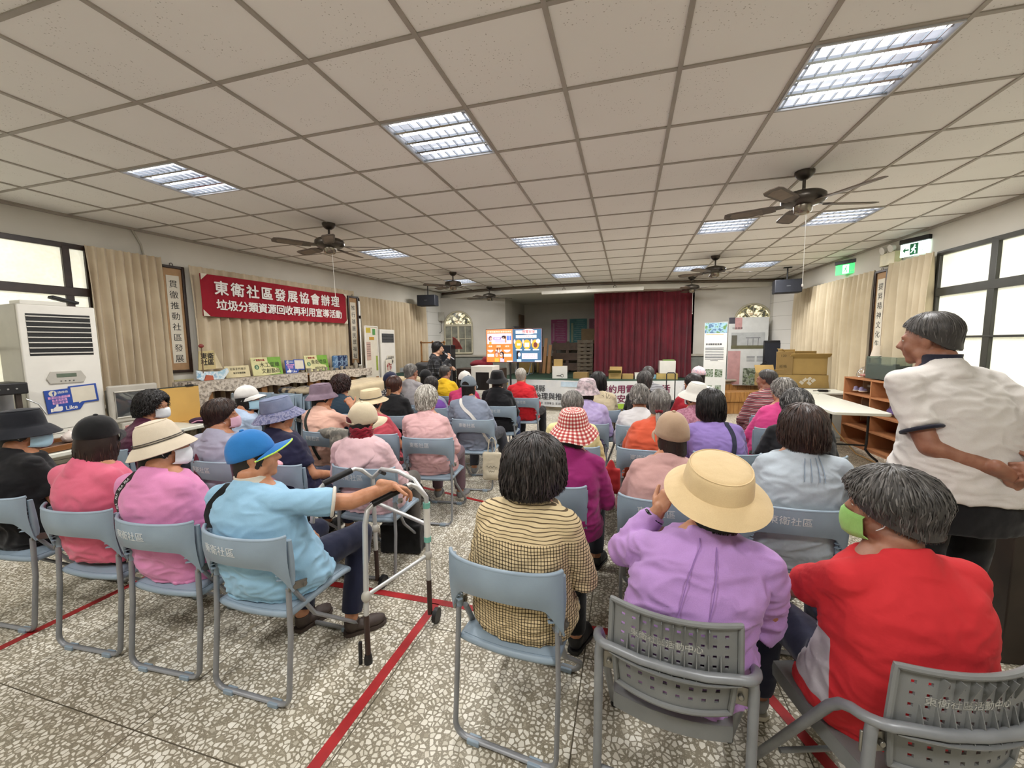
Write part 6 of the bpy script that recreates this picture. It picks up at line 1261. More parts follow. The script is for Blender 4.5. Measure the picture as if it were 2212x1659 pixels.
for q in ((rect(.5, .50, .545, .60), '#4f74c4'), (rect(.56, .50, .598, .60), '#4f74c4'), (rect(.18, .52, .36, .57), '#8a74ae'), (rect(.2, .53, .34, .56), '#e6dcf0'), (rect(.22, .445, .45, .51), '#b9b2e2'), (rect(.15, .43, .43, .445), '#e9e2f2'),
          (circ(.11, .545, .045, .055), '#6b3a30'), (circ(.125, .535, .035, .045), '#f2cfc8'), (rect(.075, .42, .135, .475), '#dc9a3c'), (circ(.43, .57, .055, .038), '#2b2226'), (rect(.455, .45, .485, .60), '#b07c46'), (circ(.415, .535, .028, .035), '#f2cfc8'),
          (circ(.105, .29, .07, .06, PI, 2*PI), '#f0b7c0'), (circ(.30, .29, .075, .06, PI, 2*PI), '#f6e2dc'), (circ(.50, .29, .08, .06, PI, 2*PI), '#f0b7c0'), (rect(.31, .24, .345, .33), '#7a5436'), (rect(.255, .24, .28, .33), '#4a2a22'), (rect(.035, .13, .19, .195), '#fbe8e4'), (rect(.42, .13, .60, .195), '#fbe8e4'),
          (circ(.255, .20, .045, .055), '#7a4436'), (circ(.255, .18, .036, .048), '#f4d3c8'), (rect(.205, .018, .305, .10), '#e5a23c'), (circ(.375, .205, .05, .045), '#241c20'), (rect(.395, .08, .425, .21), '#241c20'), (circ(.36, .18, .034, .045), '#f4d3c8'), (rect(.335, .018, .43, .10), '#b9b0dc'),
          (rect(.49, .018, .62, .04), '#f2e4e0')): pr_('slide_figure', *q, -.002)
for i, s in enumerate(('1看看', '2問問', '3做到')): text(s, .042, lit('#ffe9e2'), sc_, 'step_lettering', T(.10+.2*i, .365, -.0018), th=.0004)
pr_('title_cloud', rect(.705, .645, 1.19, .715), '#e6e6f4', -.0025); pr_('title_plate', circ(1.0, .685, .15, .06), '#f6d6d6', -.0022); text('用電安全', .075, lit('#d8464e'), sc_, 'title_lettering', T(1.0, .682, -.0014), th=.0004, bold=.001); text('我們的', .05, lit('#7d86a6'), sc_, 'title_lettering', T(.78, .678, -.0014), th=.0004)
pr_('pill', rect(.71, .545, 1.18, .61), '#fbeef0', -.0025); text('安全使用電器2要點', .042, lit('#c05a60'), sc_, 'pill_lettering', T(.945, .577, -.0018), th=.0004)
for i in range(3): x = .765+.195*i; pr_('orange_oval', circ(x, .405, .082, .105), '#eca23a', -.0025); pr_('oval_figure', [rect(x-.03, .38, x+.05, .43), rect(x-.05, .35, x+.05, .44), circ(x, .39, .045, .06)][i], ['#f4e3d4', '#f7f0ee', '#6a3430'][i], -.002); pr_('hand_figure', circ(x-.085, .47, .02, .05), '#f3c4bc', -.0019); pr_('caption_bar', rect(x-.06, .275, x+.08, .30), '#eef0f6', -.002)
pr_('speech_ball', circ(1.215, .475, .045, .05), '#f2ecf4', -.0015); pr_('hair_figure', circ(.765, .215, .045, .05), '#1d1a1f', -.002); pr_('hair_figure', rect(.72, .07, .755, .22), '#1d1a1f', -.002); pr_('face_figure', circ(.785, .18, .03, .045), '#f5e2e4', -.0018); pr_('shirt_figure', rect(.73, .02, .83, .075), '#a9c0e6', -.0018)
pr_('pink_note', rect(.845, .08, 1.20, .205), '#f3d9e6', -.0022); text('電線避免亂接', .042, lit('#b05a78'), sc_, 'note_lettering', T(1.02, .165, -.0016), th=.0004); text('拔掉不用的插頭好習慣', .032, lit('#b05a78'), sc_, 'note_lettering', T(1.02, .115, -.0016), th=.0004); pr_('corner_tag', rect(1.14, .02, 1.29, .05), '#d6dcf0', -.002)
b = MB(); b.box((.72, h+.03, -.03), (.10, .05, .05)); b.box((.74, h+.05, -.03), (.18, .012, .03)); b.build('camera_bar', M_BLACK, t, bevel=.004); b = MB()
for x in (.56, .74): b.tube([(x, 0, -.05), (x-.01*(1 if x > .6 else -1), -1.14, -.05)], .022, 8)
for x in (.5, .8): b.box((x, -1.165, -.05), (.05, .05, .6))
b.box((.65, -1.15, -.05), (.5, .05, .05)); b.build('stand', M_BLACK, t)
# white oven-like cabinet and boxes
t = thing('white_cabinet', 'white framed cabinet with a dark window and drawer below the television', 'cabinet', MF(-3.24, 8.15, .42, 0)); b = MB(); b.box((.25, .36, -.25), (.50, .72, .46)); b.build('body', M_WHITE, t, bevel=.008); sub(t, 'window', (.26, .40, -.018), (.30, .38, .006), mat('oven_glass', '#2a2624', .12, var=.1)); sub(t, 'drawer', (.25, .10, -.016), (.44, .10, .01), mat('drawer_white', '#c7c5bc', .4), .003); sub(t, 'base_stand', (.25, -.21, -.25), (.46, .42, .42), M_GREYB, .004)
t = thing('red_bag', 'dark red bag lying on the black box left of the television', 'bag', at(-3.35, 9.15, 1.06)); b = MB(); b.ell((0, 0, .08), (.30, .16, .10)); b.ell((.12, 0, .14), (.13, .12, .12)); mesh_obj(remesh(b, .015, 3, lambda v: .02*pnoise(v*9)), 'bag_body', C('dark_red_bag', '#6d1722', .12), t)
b = MB(); b.box((0, 0, .52), (1.1, .5, 1.04)); tag(b.build('low_cupboard', mat('dark_brown_cupboard', '#3e2f26', .5, var=.2), M=at(-3.35, 9.15, 0), bevel=.008), 'dark brown cupboard in front of the stage left of the television', 'cupboard')
t = thing('floor_speaker', 'tall black loudspeaker standing behind the presenter', 'loudspeaker', at(-4.1, 8.75, 0, 8), 'tall black loudspeakers'); sub(t, 'cabinet', (0, 0, .80), (.38, .38, 1.6), M_BLACK, .015); g = sub(t, 'grille', (0, -.193, 1.0), (.33, .01, 1.1), mat('speaker_grille', '#1f222b'))
b = MB(); b.prism([(0, 0), (.24, 0), (.16, .16), (.07, .26), (0, .29)], 0, .03); tag(b.build('lion_mask_fragment', mat('maroon_lacquer', '#6b2a24', .4, var=.3, scale=10), M=MF(-4.0, 8.98, 1.50, 0)), 'dark red painted piece sticking up behind the tall black loudspeaker', 'painted board')
# projection screen tube on the beam
t = thing('projection_screen', 'white rolled up projection screen case hanging before the stage', 'projection screen', MF(-2.06, 10.02, 2.80, 0)); b = MB(); b.box((1.2, .05, 0), (2.4, .085, .085)); b.build('case', M_WHITE, t, bevel=.015)
for x in (.55, 1.15, 1.75): b = MB(); b.tube([(x+.03*math.cos(a), .12+.03*math.sin(a), -.01) for a in np.linspace(0, 2*PI, 15)[:-1]], .006, 6, closed=True); b.tube([(x, .15, -.01), (x, .24, -.01)], .004, 6); b.build('hanging_hook', M_FANM, t)
# stage banners
def stage_banner(x0, y0, x1, y1, lines, bg, label, extra=None):
    d = V((x1-x0, y1-y0, 0)); L = d.length; t = thing('stage_banner', label, 'banner', T(x0, y0, .10) @ RZ(math.atan2(d.y, d.x)) @ flatm((1, 0, 0), (0, 0, 1), (0, -1, 0), (0, 0, 0)), 'banners along the stage front'); P = [[(L*i/24, .64*j/6, .006*math.sin(i*.9+j)) for j in range(7)] for i in range(25)]
    b = MB(); b.sheet(P, .002); cl = b.build('cloth', bg, t, smooth=60)
    for s, size, x, y, m_, bd in lines: text(s, size, m_, cl, 'lettering', T(x, y, .010), th=.0005, bold=bd, align='LEFT')
    if extra: extra(cl, L)
    for x in (.02, L-.02): b = MB(); b.tube([(x, .62, .01), (x, .70, .0)], .004, 5); b.build('tie_cord', M_PAPER, t)
BGW = m_mottle('banner_pale', [(.35, '#c9ccd0'), (.65, '#d9d8d4')], 2); DKT = mat('banner_dark_text', '#3a3a3e', .8, var=0); PUR = mat('banner_purple_text', '#6d2445', .8, var=0)
stage_banner(-3.0, 9.68, -.95, 9.42, [('澎湖縣', .17, .62, .42, DKT, .002), ('節電治理與推廣計畫', .175, .50, .235, DKT, .003), ('指導單位: 經濟部  主辦單位: 澎湖縣政府', .062, .60, .075, DKT, 0)], BGW, 'pale stage banner with dark characters about a county plan, left',
             lambda c, L: [(lambda b: b.build('leaf_emblem', mat('emblem_yellow', '#c9a93a', .7), c, smooth=0))(MB().prism(circ(.10, .52, .05, .06), .008, .010)), sub(c, 'sky_print', (L-.3, .55, .009), (.5, .12, .001), mat('sky_print', '#b9cbd9', .8))])
stage_banner(-.74, 9.36, 1.6, 9.93, [('節約用電節能生活', .20, .14, .44, PUR, .004), ('用電安全宣導講座', .20, .14, .22, PUR, .004)], BGW, 'white stage banner with purple characters on saving electricity, right',
             lambda c, L: (lambda b: b.build('grass_print', mat('grass_print', '#93b53a', .8), c, smooth=0))(MB().prism(rect(.3, .005, L-.1, .12), .008, .0095)))
# things on the stage
def cbox(x, y, z, w, d, h, deg, m, name, label, group=None, flaps=0):
    t = thing(name, label, 'box', at(x, y, z, deg), group); sub(t, 'box_body', (0, 0, h/2), (w, d, h), m, .004); sub(t, 'tape_strip', (0, 0, h+.0005), (w*1.002, .05, .002), mat('packing_tape', '#b79f72', .3))
    if flaps:
        b = MB(); b.box((0, d/2+.0, h+.08), (w, .006, .17), R=Matrix.Rotation(-.5, 3, 'X')); b.build('flap', M_CARD, t); b = MB(); b.box((0, -d/2-.05, h+.05), (w, .006, .15), R=Matrix.Rotation(1.0, 3, 'X')); b.build('flap', M_CARD, t)
    return t
t = cbox(-1.66, 10.35, .72, .38, .30, .31, 8, M_WHITE, 'white_box', 'white printed carton on the stage carrying a small brown box'); q = MB(); q.tube([(.06+.035*math.cos(a), -.153, .075+.035*math.sin(a)) for a in np.linspace(0, 2*PI, 17)[:-1]], .005, 6, closed=True); q.box((-.03, -.152, .07), (.10, .003, .02)); q.build('printed_ring', M_INK, t)
cbox(-1.70, 10.35, 1.031, .22, .20, .17, 4, M_CARD, 'brown_box', 'small brown box on top of the white carton on the stage'); cbox(-1.12, 10.38, .72, .36, .3, .15, -4, M_CARDD, 'brown_box', 'low brown box on the stage right of the white carton')
for i, (x, w_, h_, z, lb) in enumerate(((-.28, .30, .13, .72, 'brown carton with an open flap at the foot of the red curtain'), (.02, .26, .12, .72, 'brown carton beside the open carton at the foot of the red curtain'), (.34, .32, .15, .72, 'white paper carton at the foot of the red curtain'))): cbox(x, 10.42, z, w_, .25, h_, 3*i-3, M_WHITE if i == 2 else M_CARD, 'carton', lb, None, 1 if i == 0 else 0)
t = cbox(.93, 10.5, .86, .36, .28, .30, 2, M_WHITE, 'white_box', 'white box with green tops standing on a yellow carton before the red curtain'); sub(t, 'green_packets', (.03, 0, .315), (.26, .2, .03), mat('packet_green', '#6f8a4a', .5)); cbox(.93, 10.5, .72, .48, .34, .135, -2, mat('carton_yellow', '#b39a5c', .8), 'yellow_box', 'yellow carton under the white box before the red curtain'); b = MB(); b.box((0, 0, .05), (.18, .14, .10)); tag(b.build('blue_packet', mat('packet_blue', '#86b5c8', .5), M=at(.60, 10.5, .72), bevel=.01), 'light blue packet on the stage left of the yellow carton', 'packet')
def leanwood(x, y, w_, h_, n, m, label, tilt, z=.72, name='wooden_pallet'):
    t = thing(name, label, 'pallet', T(x, y, z) @ Matrix.Rotation(tilt, 4, 'X'), 'wooden pallets on the stage')
    for i in range(n): hh = h_/n; sub(t, 'slat', (0, 0, hh*(i+.5)), (w_, .02, hh*.72), m, .002)
    for xx in (-w_*.42, 0, w_*.42): sub(t, 'bearer', (xx, .05, h_/2), (.09, .08, h_), m)
leanwood(-1.80, 12.6, .95, .95, 3, M_WOODD, 'dark wooden pallet leaning at the back of the stage under the posters', -.12); leanwood(-1.15, 11.6, .42, .98, 9, mat('grey_wood', '#6b5f4e', .7, var=.15), 'narrow slatted pallet standing left of the red curtain', -.06)
b = MB(); b.box((0, 0, .2), (.45, .3, .4)); tag(b.build('brown_box', mat('old_carton', '#6e5b40', .8), M=at(-1.08, 12.2, 1.62)), 'old brown carton on top of the stack beside the red curtain', 'box'); b = MB(); b.box((0, 0, .45), (.5, .5, .9)); tag(b.build('crate', M_WOODD, M=at(-1.05, 12.2, .72)), 'dark crate under the old brown carton beside the red curtain', 'crate')
for x, h_, l in ((-2.40, 1.05, 'long plank leaning at the left of the stage pallets'), (-2.26, .85, 'shorter plank leaning at the left of the stage pallets'), (-2.5, .8, 'dark board leaning behind the planks')): b = MB(); b.box((0, 0, h_/2), (.09, .03, h_)); tag(b.build('plank', M_WOOD if x != -2.5 else M_WOODD, M=T(x, 11.9, .72) @ Matrix.Rotation(-.12, 4, 'X') @ Matrix.Rotation(.06, 4, 'Y')), l, 'plank')
copy_tree(_blue, at(-2.85, 11.3, .72, 180), 'blue grey chair standing on the stage behind the television', 'spare chairs on the stage')
for i, (x, z0, lb, w_, h_, z, dk) in enumerate(((-3.05, .72, 'brown carton at the back left of the stage', .5, .42, .72, 0), (-2.45, .72, 'dark brown carton behind the television stand', .45, .5, .72, 1), (-3.12, 1.14, 'small tan carton on the back left carton', .36, .3, 1.145, 0))): cbox(x, 12.3, z, w_, .35, h_, 5*i, M_CARDD if dk else M_CARD, 'carton', lb)
def poster(x, y, z, w_, h_, m, label, n, tm, blocks=(), deg=0, thick=.006):
    t = thing('poster', label, 'poster', MF(x, y, z, deg)); p = sub(t, 'sheet', (w_/2, h_/2, 0), (w_, h_, thick), m)
    for i in range(n): sub(p, 'text_line', (w_*.58, h_*(.92-.84*i/n), thick/2+.0006), (w_*(.62 if i % 3 else .4), h_*.014, .001), tm)
    for i, (c, d, mm) in enumerate(blocks): sub(p, 'printed_block', (c[0]*w_, c[1]*h_, thick/2+.0008+.0004*i), (d[0]*w_, d[1]*h_, .0014), mm)
    return t
poster(-2.40, 13.19, 1.57, .52, .80, mat('poster_pink', '#a8547f', .7, var=.08), 'pink poster on the back wall of the stage', 12, mat('poster_pale_text', '#b79aa8', .8), [((.15, .5), (.12, .7), mat('poster_tab', '#b58a9c', .8))]); poster(-1.80, 13.19, 1.5, .55, .88, mat('poster_teal', '#4f8285', .7, var=.1), 'teal poster on the back wall of the stage', 12, mat('poster_pale_text2', '#93b0ac', .8), [((.15, .5), (.12, .7), mat('poster_tab2', '#9aa58a', .8))])
poster(-1.18, 13.19, 1.85, .45, .52, mat('poster_rose', '#8a5a68', .7), 'dull rose poster half hidden by the red stage curtain', 6, mat('poster_pale_text', '#b79aa8'))
# roll-up banner and exhibition board
t = thing('roll_up_banner', 'tall white roll-up banner with a landscape on top, right of the stage', 'roll-up banner', MF(1.60, 9.65, 0, -4)); sub(t, 'base', (.22, .04, 0), (.48, .08, .22), M_ALU, .01); p = sub(t, 'printed_sheet', (.22, 1.04, 0), (.44, 1.94, .004), mat('banner_white', '#d6d6d2', .6, var=.02)); GRN = m_mottle('landscape_print', [(.4, '#4f6a86'), (.5, '#8fb2c4'), (.6, '#5f8049')], 9)
sub(p, 'landscape_print', (.22, 1.90, .0026), (.43, .22, .001), GRN); text('澎湖縣節能推廣', .045, DKT, p, 'lettering', T(.03, 1.55, .003), th=.0004, align='LEFT', bold=.001)
sub(p, 'sky_stripe', (.2, 1.76, .0027), (.34, .012, .001), mat('stripe_ochre', '#c0a05a', .8))
for i in range(9): sub(p, 'text_line', (.205, 1.47-.034*i, .0027), (.36 if i < 8 else .15, .013, .001), mat('grey_print', '#55575c', .8))
for c in ((.12, .93), (.30, .93), (.12, .58), (.30, .58)): sub(p, 'photo_print', (c[0], c[1], .0027), (.15 if c[1] > .7 else .12, .17, .001), m_mottle('photo_green', [(.4, '#56654a'), (.5, '#a9b3a6'), (.6, '#4a5a3c')], 14))
b = MB(); b.tube([(.22, .05, -.03), (.22, 2.02, -.03)], .008, 8); b.tube([(0, 2.015, 0), (.44, 2.015, 0)], .008, 8); b.build('pole', M_ALU, t)
t = poster(2.27, 10.62, .58, .83, 1.58, mat('exhibit_grey', '#c4c6c4', .6, var=.03), 'large grey and pink exhibition board leaning below the right arched window', 0, DKT, [((.09, .955), (.17, .09), mat('exhibit_dark', '#3c3a44', .6)), ((.25, .91), (.18, .17), mat('exhibit_pink', '#b78d8c', .7)), ((.5, .66), (.84, .235), mat('exhibit_photo_sky', '#a9acac', .7)), ((.16, .64), (.14, .2), mat('exhibit_photo_house', '#5c5a4f', .7)), ((.5, .565), (.84, .05), mat('exhibit_photo_grass', '#5d5b41', .7)), ((.17, .26), (.32, .50), mat('exhibit_pink', '#b78d8c')), ((.65, .13), (.48, .25), m_mottle('exhibit_photos', [(.42, '#4d5645'), (.5, '#9aa296'), (.58, '#6a7a58')], 12))], thick=.02)
for i in range(3): sub(t, 'shed_print', ((.50+.13*i)*.83, .64*1.58, .0140), (.008, .16, .001), mat('exhibit_dark', '#3c3a44'))
sub(t, 'shed_print', (.63*.83, .70*1.58, .0140), (.30, .012, .001), mat('exhibit_dark', '#3c3a44')); text('社區發展', .055, DKT, t, 'lettering', T(.19, 1.33, .0135), th=.0004)
for i in range(5):
    for x in (.49, .70): sub(t, 'text_line', (x, .68-.028*i, .0115), (.17, .010, .001), mat('grey_print', '#55575c'))
t = thing('floor_speaker', 'tall black loudspeaker on the stage right of the exhibition board', 'loudspeaker', at(3.20, 10.72, .72, -5), 'tall black loudspeakers'); sub(t, 'cabinet', (0, 0, .45), (.36, .34, .9), M_BLACK, .015); sub(t, 'grille', (0, -.174, .45), (.31, .01, .8), mat('speaker_grille', '#1f222b'))
b = MB(); b.ell((0, 0, .2), (.13, .10, .22)); t = tag(mesh_obj(remesh(b, .012, 3, lambda v: .02*pnoise(v*10)), 'backpack', C('black_pack', '#1c1a1c', .2), M=at(3.0, 10.45, .70)), 'black backpack leaning on the exhibition board', 'backpack'); b = MB(); b.tube([(-.05, -.06, .4), (0, -.1, .46), (.05, -.06, .4)], .008, 6); b.build('handle_loop', M_BLACK, t)
b = MB(); b.box((0, 0, .13), (1.0, .4, .26)); b.box((0, -.02, .38), (1.1, .42, .22)); tag(b.build('stage_step', M_PANEL, M=at(2.55, 10.22, 0, 14), bevel=.006), 'wooden step unit in front of the stage below the exhibition board', 'step')
t = thing('trolley_case', 'small black trolley case with a raised handle before the stage', 'trolley case', at(.72, 7.2, 0, 10)); sub(t, 'case', (0, 0, .36), (.28, .2, .56), C('case_black', '#1a1a1d'), .02); b = MB(); b.tube([(-.07, .06, .6), (-.07, .06, 1.08), (-.05, .06, 1.1), (.05, .06, 1.1), (.07, .06, 1.08), (.07, .06, .6)], .009, 8); b.build('handle', M_BLACK, t)
for s in (-1, 1): b = MB(); b.tube([(s*.11-.015, .08, .04), (s*.11+.015, .08, .04)], .04, 14); b.build('wheel', M_BLACK, t)
# ================================================================ RIGHT SIDE
folding_table(at(2.78, 6.78, 0, -2), .60, 1.95, .74, 'long white folding table at the right in front of the wooden shelves')
t = thing('white_desk', 'white desk with closed front behind the long white table', 'desk', at(3.02, 8.05, 0, -2)); sub(t, 'worktop', (0, 0, .745), (.95, .62, .03), M_TABLE, .006); sub(t, 'front_panel', (0, -.22, .37), (.88, .03, .72), mat('desk_grey_panel', '#b7b6ac', .5), .004); sub(t, 'side_panel', (.44, 0, .36), (.03, .56, .72), M_TABLE)
b = MB(); b.tube([(-.12, 0, .012), (-.05, .03, .015), (.05, -.02, .012), (.13, .02, .014)], .007, 6); b.box((.02, 0, .02), (.13, .06, .03)); tag(b.build('black_adapter', M_BLACK, M=at(3.12, 7.86, .761)), 'black cable and adapter lying on the white desk', 'adapter')
def open_box(M, w_, d, h_, label, marks=None):
    t = thing('open_carton', label, 'box', M, 'brown cartons stacked at the right'); b = MB(); b.prism(rect(-w_/2, -d/2, w_/2, d/2), 0, .006)
    for s in (-1, 1): b.box((s*w_/2, 0, h_/2), (.006, d, h_)); b.box((0, s*d/2, h_/2), (w_, .006, h_))
    b.build('box_walls', M_CARD, t); 
    for s in (-1, 1):
        b = MB(); b.box((0, s*(d/2+.07), h_-.02), (w_, .006, .17), R=Matrix.Rotation(s*-1.0 if s < 0 else .35, 3, 'X')); b.build('flap', M_CARD, t)
        b = MB(); b.box((s*(w_/2+.05), 0, h_+.05), (.006, d*.9, .16), R=Matrix.Rotation(s*.7, 3, 'Y')); b.build('flap', M_CARD, t)
    if marks: marks(t)
    return t
MKB = mat('carton_print', '#4d3f22', .8, var=0)
b = MB(); b.box((0, 0, .37), (.95, .55, .74)); tag(b.build('storage_bench', mat('grey_bench', '#8a8578', .6, var=.1), M=at(3.05, 8.78, 0), bevel=.006), 'grey bench under the stacked cartons at the right', 'bench')
t = cbox(3.16, 8.80, .745, .88, .45, .24, -2, M_CARD, 'brown_box', 'wide brown carton with white diamond marks at the bottom of the stack', 'brown cartons stacked at the right')
for k, (x, z) in enumerate(((-.02, .15), (.05, .09), (.05, .17), (-.07, .10), (.11, .14))): q = MB(); q.box((x, -.227, z), (.07, .003, .05), R=Matrix.Rotation(.7 if k % 2 else -.75, 3, 'Y')); q.build('white_mark', M_PAPER, t)
open_box(at(3.20, 8.82, .99, -3), .62, .40, .36, 'open brown carton with folded out flaps on top of the stack')
for i, (x, y, h_, dg, lb) in enumerate(((2.80, 8.92, .42, -8, 'flattened brown carton standing left of the open carton'), (2.86, 9.02, .46, -4, 'taller flattened brown carton standing behind the first'))):
    t = thing('flat_carton', lb, 'box', MF(x-.12, y-.30, .99-.245*(i == 9), dg), 'brown cartons stacked at the right'); sub(t, 'panel', (.12, h_/2, 0), (.26, h_, .03), M_CARD if i else M_CARDD, .003); text('120', .06, MKB, t, 'print', T(.10, h_*.82, .0165), th=.0004); text('紙箱', .06, MKB, t, 'print', T(.1, h_*.35, .0165), th=.0004)
t = cbox(2.62, 8.86, .745, .34, .35, .24, 6, M_CARDD, 'brown_box', 'small brown carton with a raised flap at the left end of the stack', 'brown cartons stacked at the right', 1)
def cubby(y, w_, h_, d, cols, rows, label):
    t = thing('cubby_shelf', label, 'shelf', MR(y, 0, .04), 'wooden cubby shelves on the right wall'); m = M_CUB; th = .02
    for i in range(cols+1): sub(t, 'upright', (w_*i/cols, h_/2, d/2), (th, h_, d), m)
    for j in range(rows+1): sub(t, 'shelf_board', (w_/2, .05+(h_-.06)*j/rows, d/2), (w_-.01, th, d), m)
    sub(t, 'back_panel', (w_/2, h_/2, .006), (w_, h_, .008), m_cub_back); sub(t, 'plinth', (w_/2, .02, d-.02), (w_, .05, .02), m); return t
M_CUB = mat('cubby_wood', '#a8714a', .5, var=.12, scale=4); m_cub_back = mat('cubby_back', '#8f5d38', .6, var=.1)
cubby(7.62, 1.30, 1.04, .36, 2, 4, 'far wooden cubby shelf on the right wall under the glass tank'); cubby(6.30, 1.30, 1.06, .36, 2, 4, 'near wooden cubby shelf behind the standing person')
cubby(3.55, 1.1, .42, .36, 2, 1, 'low wooden shelf along the right wall beside the standing person')
def on_shelf(y, z, off=.22): return MR(y, z, off) @ Matrix.Rotation(-PI/2, 4, 'X')
M_GLS = mat('clear_glass', '#e4efe8', .05, var=0, trans=.95, ior=1.2); M_GRNW = mat('tank_water_green', '#98a286', .12, var=.05, trans=.55, ior=1.1)
t = thing('glass_tank', 'rectangular glass tank of greenish water on the far cubby shelf', 'glass tank', MR(7.22, 1.055, .06)); b = MB()
for x in (0, .62): b.box((x, .16, .14), (.006, .32, .28))
for z in (0, .28): b.box((.31, .16, z), (.62, .32, .006))
b.box((.31, .003, .14), (.62, .006, .28)); b.build('glass_walls', mat('tank_glass', '#b9c7bb', .08, var=0, trans=.85, ior=1.1), t); sub(t, 'water', (.31, .105, .14), (.60, .20, .26), M_GRNW)
t = thing('table_lamp', 'table lamp with a pale cloth shade behind the glass tank', 'lamp', on_shelf(7.32, 1.055, .12)); b = MB(); b.lathe([(.07, 0), (.07, .015), (.015, .03), (.012, .28)], 18); b.build('base', M_ALU, t); b = MB(); b.lathe([(.115, .29), (.075, .47), (.072, .47), (.112, .29)], 24, caps=False); b.build('shade', C('lamp_shade', '#cfc3b2', .05), t)
t = thing('glass_jug', 'dark brown glass jug on the near cubby shelf beside the standing person', 'jug', on_shelf(6.36, 1.065, .2)); b = MB(); b.lathe([(.10, 0), (.115, .02), (.115, .15), (.09, .20), (.03, .225), (.028, .27)], 24); b.build('body', mat('dark_glass', '#2a1d17', .08, coat=1), t); b = MB(); b.lathe([(.032, .265), (.032, .30), (.01, .305)], 16); b.build('stopper', M_BLACK, t)
t = thing('grinder', 'small grey green bottle standing in front of the glass tank', 'bottle', on_shelf(6.66, 1.055, .30)); b = MB(); b.lathe([(.045, 0), (.048, .12), (.03, .16), (.03, .19)], 18); b.build('body', mat('herb_bottle', '#6f7d62', .15, var=.3, scale=30), t); b = MB(); b.lathe([(.034, .188), (.034, .225), (.01, .23)], 14); b.build('cap', M_BLACK, t)
t = thing('food_cover', 'small mesh dome cover over pink items on the far cubby shelf', 'mesh cover', on_shelf(7.44, 1.055, .22)); b = MB()
for a in np.linspace(0, PI, 9)[:-1]: b.tube([(.11*math.cos(a)*math.cos(p), .11*math.sin(a)*math.cos(p), .15*math.sin(p)) for p in np.linspace(0, PI, 13)], .0018, 4)
for z in (.0, .06, .11): r = .11*math.sqrt(max(0, 1-(z/.15)**2)); b.tube([(r*math.cos(a), r*math.sin(a), z) for a in np.linspace(0, 2*PI, 25)[:-1]], .0018, 4, closed=True)
b.build('wire_dome', M_ALU, t); b = MB(); b.ell((0, 0, .02), (.085, .06, .022)); b.build('pink_contents', mat('pink_contents', '#b07a72', .6), t)
for i, (y, lb) in enumerate(((7.50, 'white and violet doll shoe left in the top left cubby'), (7.36, 'white and violet doll shoe right in the top left cubby'))):
    b = MB(); b.ell((0, 0, .03), (.03, .055, .025)); b.ell((0, -.02, .05), (.028, .03, .03)); t = tag(b.build('small_shoe', mat('violet_shoe', '#8d86a8', .5), M=on_shelf(y, .825, .28)), lb, 'shoe', 'pair of small shoes'); q = MB(); q.ell((0, 0, .012), (.033, .062, .012)); q.build('sole', M_WHITE, t)
b = MB(); b.lathe([(.045, 0), (.048, .02), (.045, .11), (.018, .15), (.018, .19)], 18); tag(b.build('glass_bottle', mat('pale_glass', '#b79f86', .06, var=0, trans=.6, ior=1.15), M=on_shelf(6.58, .822, .24)), 'clear glass bottle in the top right cubby of the far shelf', 'bottle')
b = MB(); b.ell((0, 0, .06), (.14, .10, .06)); b.ell((-.02, 0, .09), (.09, .08, .05)); tag(mesh_obj(remesh(b, .01, 3, lambda v: .012*pnoise(v*16)), 'purple_bundle', C('purple_bundle', '#6d5a92', .1), M=on_shelf(6.70, .575, .22)), 'purple cloth bundle in a cubby of the far shelf', 'cloth bundle')
b = MB(); b.ell((0, 0, .05), (.05, .05, .05)); b.tube([(0, 0, .09), (0, 0, .12)], .015, 8); tag(b.build('dark_jar', mat('dark_violet_jar', '#241c2c', .2), M=on_shelf(6.42, .07, .26)), 'small dark jar in the lowest cubby of the far shelf', 'jar')
b = MB(); b.box((0, 0, .01), (.22, .20, .016)); b.box((.01, 0, .03), (.2, .18, .014)); tag(b.build('paper_stack', mat('pink_paper', '#b9807a', .8), M=on_shelf(5.95, .33, .2)), 'pink papers lying in a low cubby of the near shelf', 'papers')
b = MB(); b.ell((0, 0, .06), (.2, .1, .06)); tag(mesh_obj(remesh(b, .015, 3, lambda v: .015*pnoise(v*12)), 'green_bag', C('bright_green_bag', '#4f9a4a', .08), M=on_shelf(5.55, 1.09, .2)), 'bright green bag on the window side at the right edge', 'bag')
b = MB(); b.box((0, .1, .06), (.42, .2, .12)); tag(b.build('peach_box', mat('peach_box', '#a87a66', .7), M=on_shelf(3.05, .44, .2), bevel=.006), 'peach coloured box on the low shelf at the right edge', 'box')
b = MB(); b.tube([(2.98, 7.62, .74), (3.02, 7.35, .45), (3.05, 7.1, .25), (3.12, 6.7, .02), (3.15, 6.2, .012)], .009, 6); tag(b.build('power_cord', mat('tan_cord', '#b08a55', .6), smooth=60), 'tan power cord hanging from the white desk across the wooden shelf', 'cord')
# dark cabinet at the right edge
t = thing('dark_cabinet', 'dark brown wooden cabinet at the right edge beside the red shirt', 'cabinet', at(2.14, 2.78, 0, 6)); sub(t, 'body', (0, 0, .36), (.70, .55, .72), mat('wenge', '#2b211a', .45, var=.2, scale=9), .006); sub(t, 'top', (.02, 0, .745), (.78, .60, .03), mat('grey_laminate', '#9a938a', .35), .003, 'pale grey laminate top')
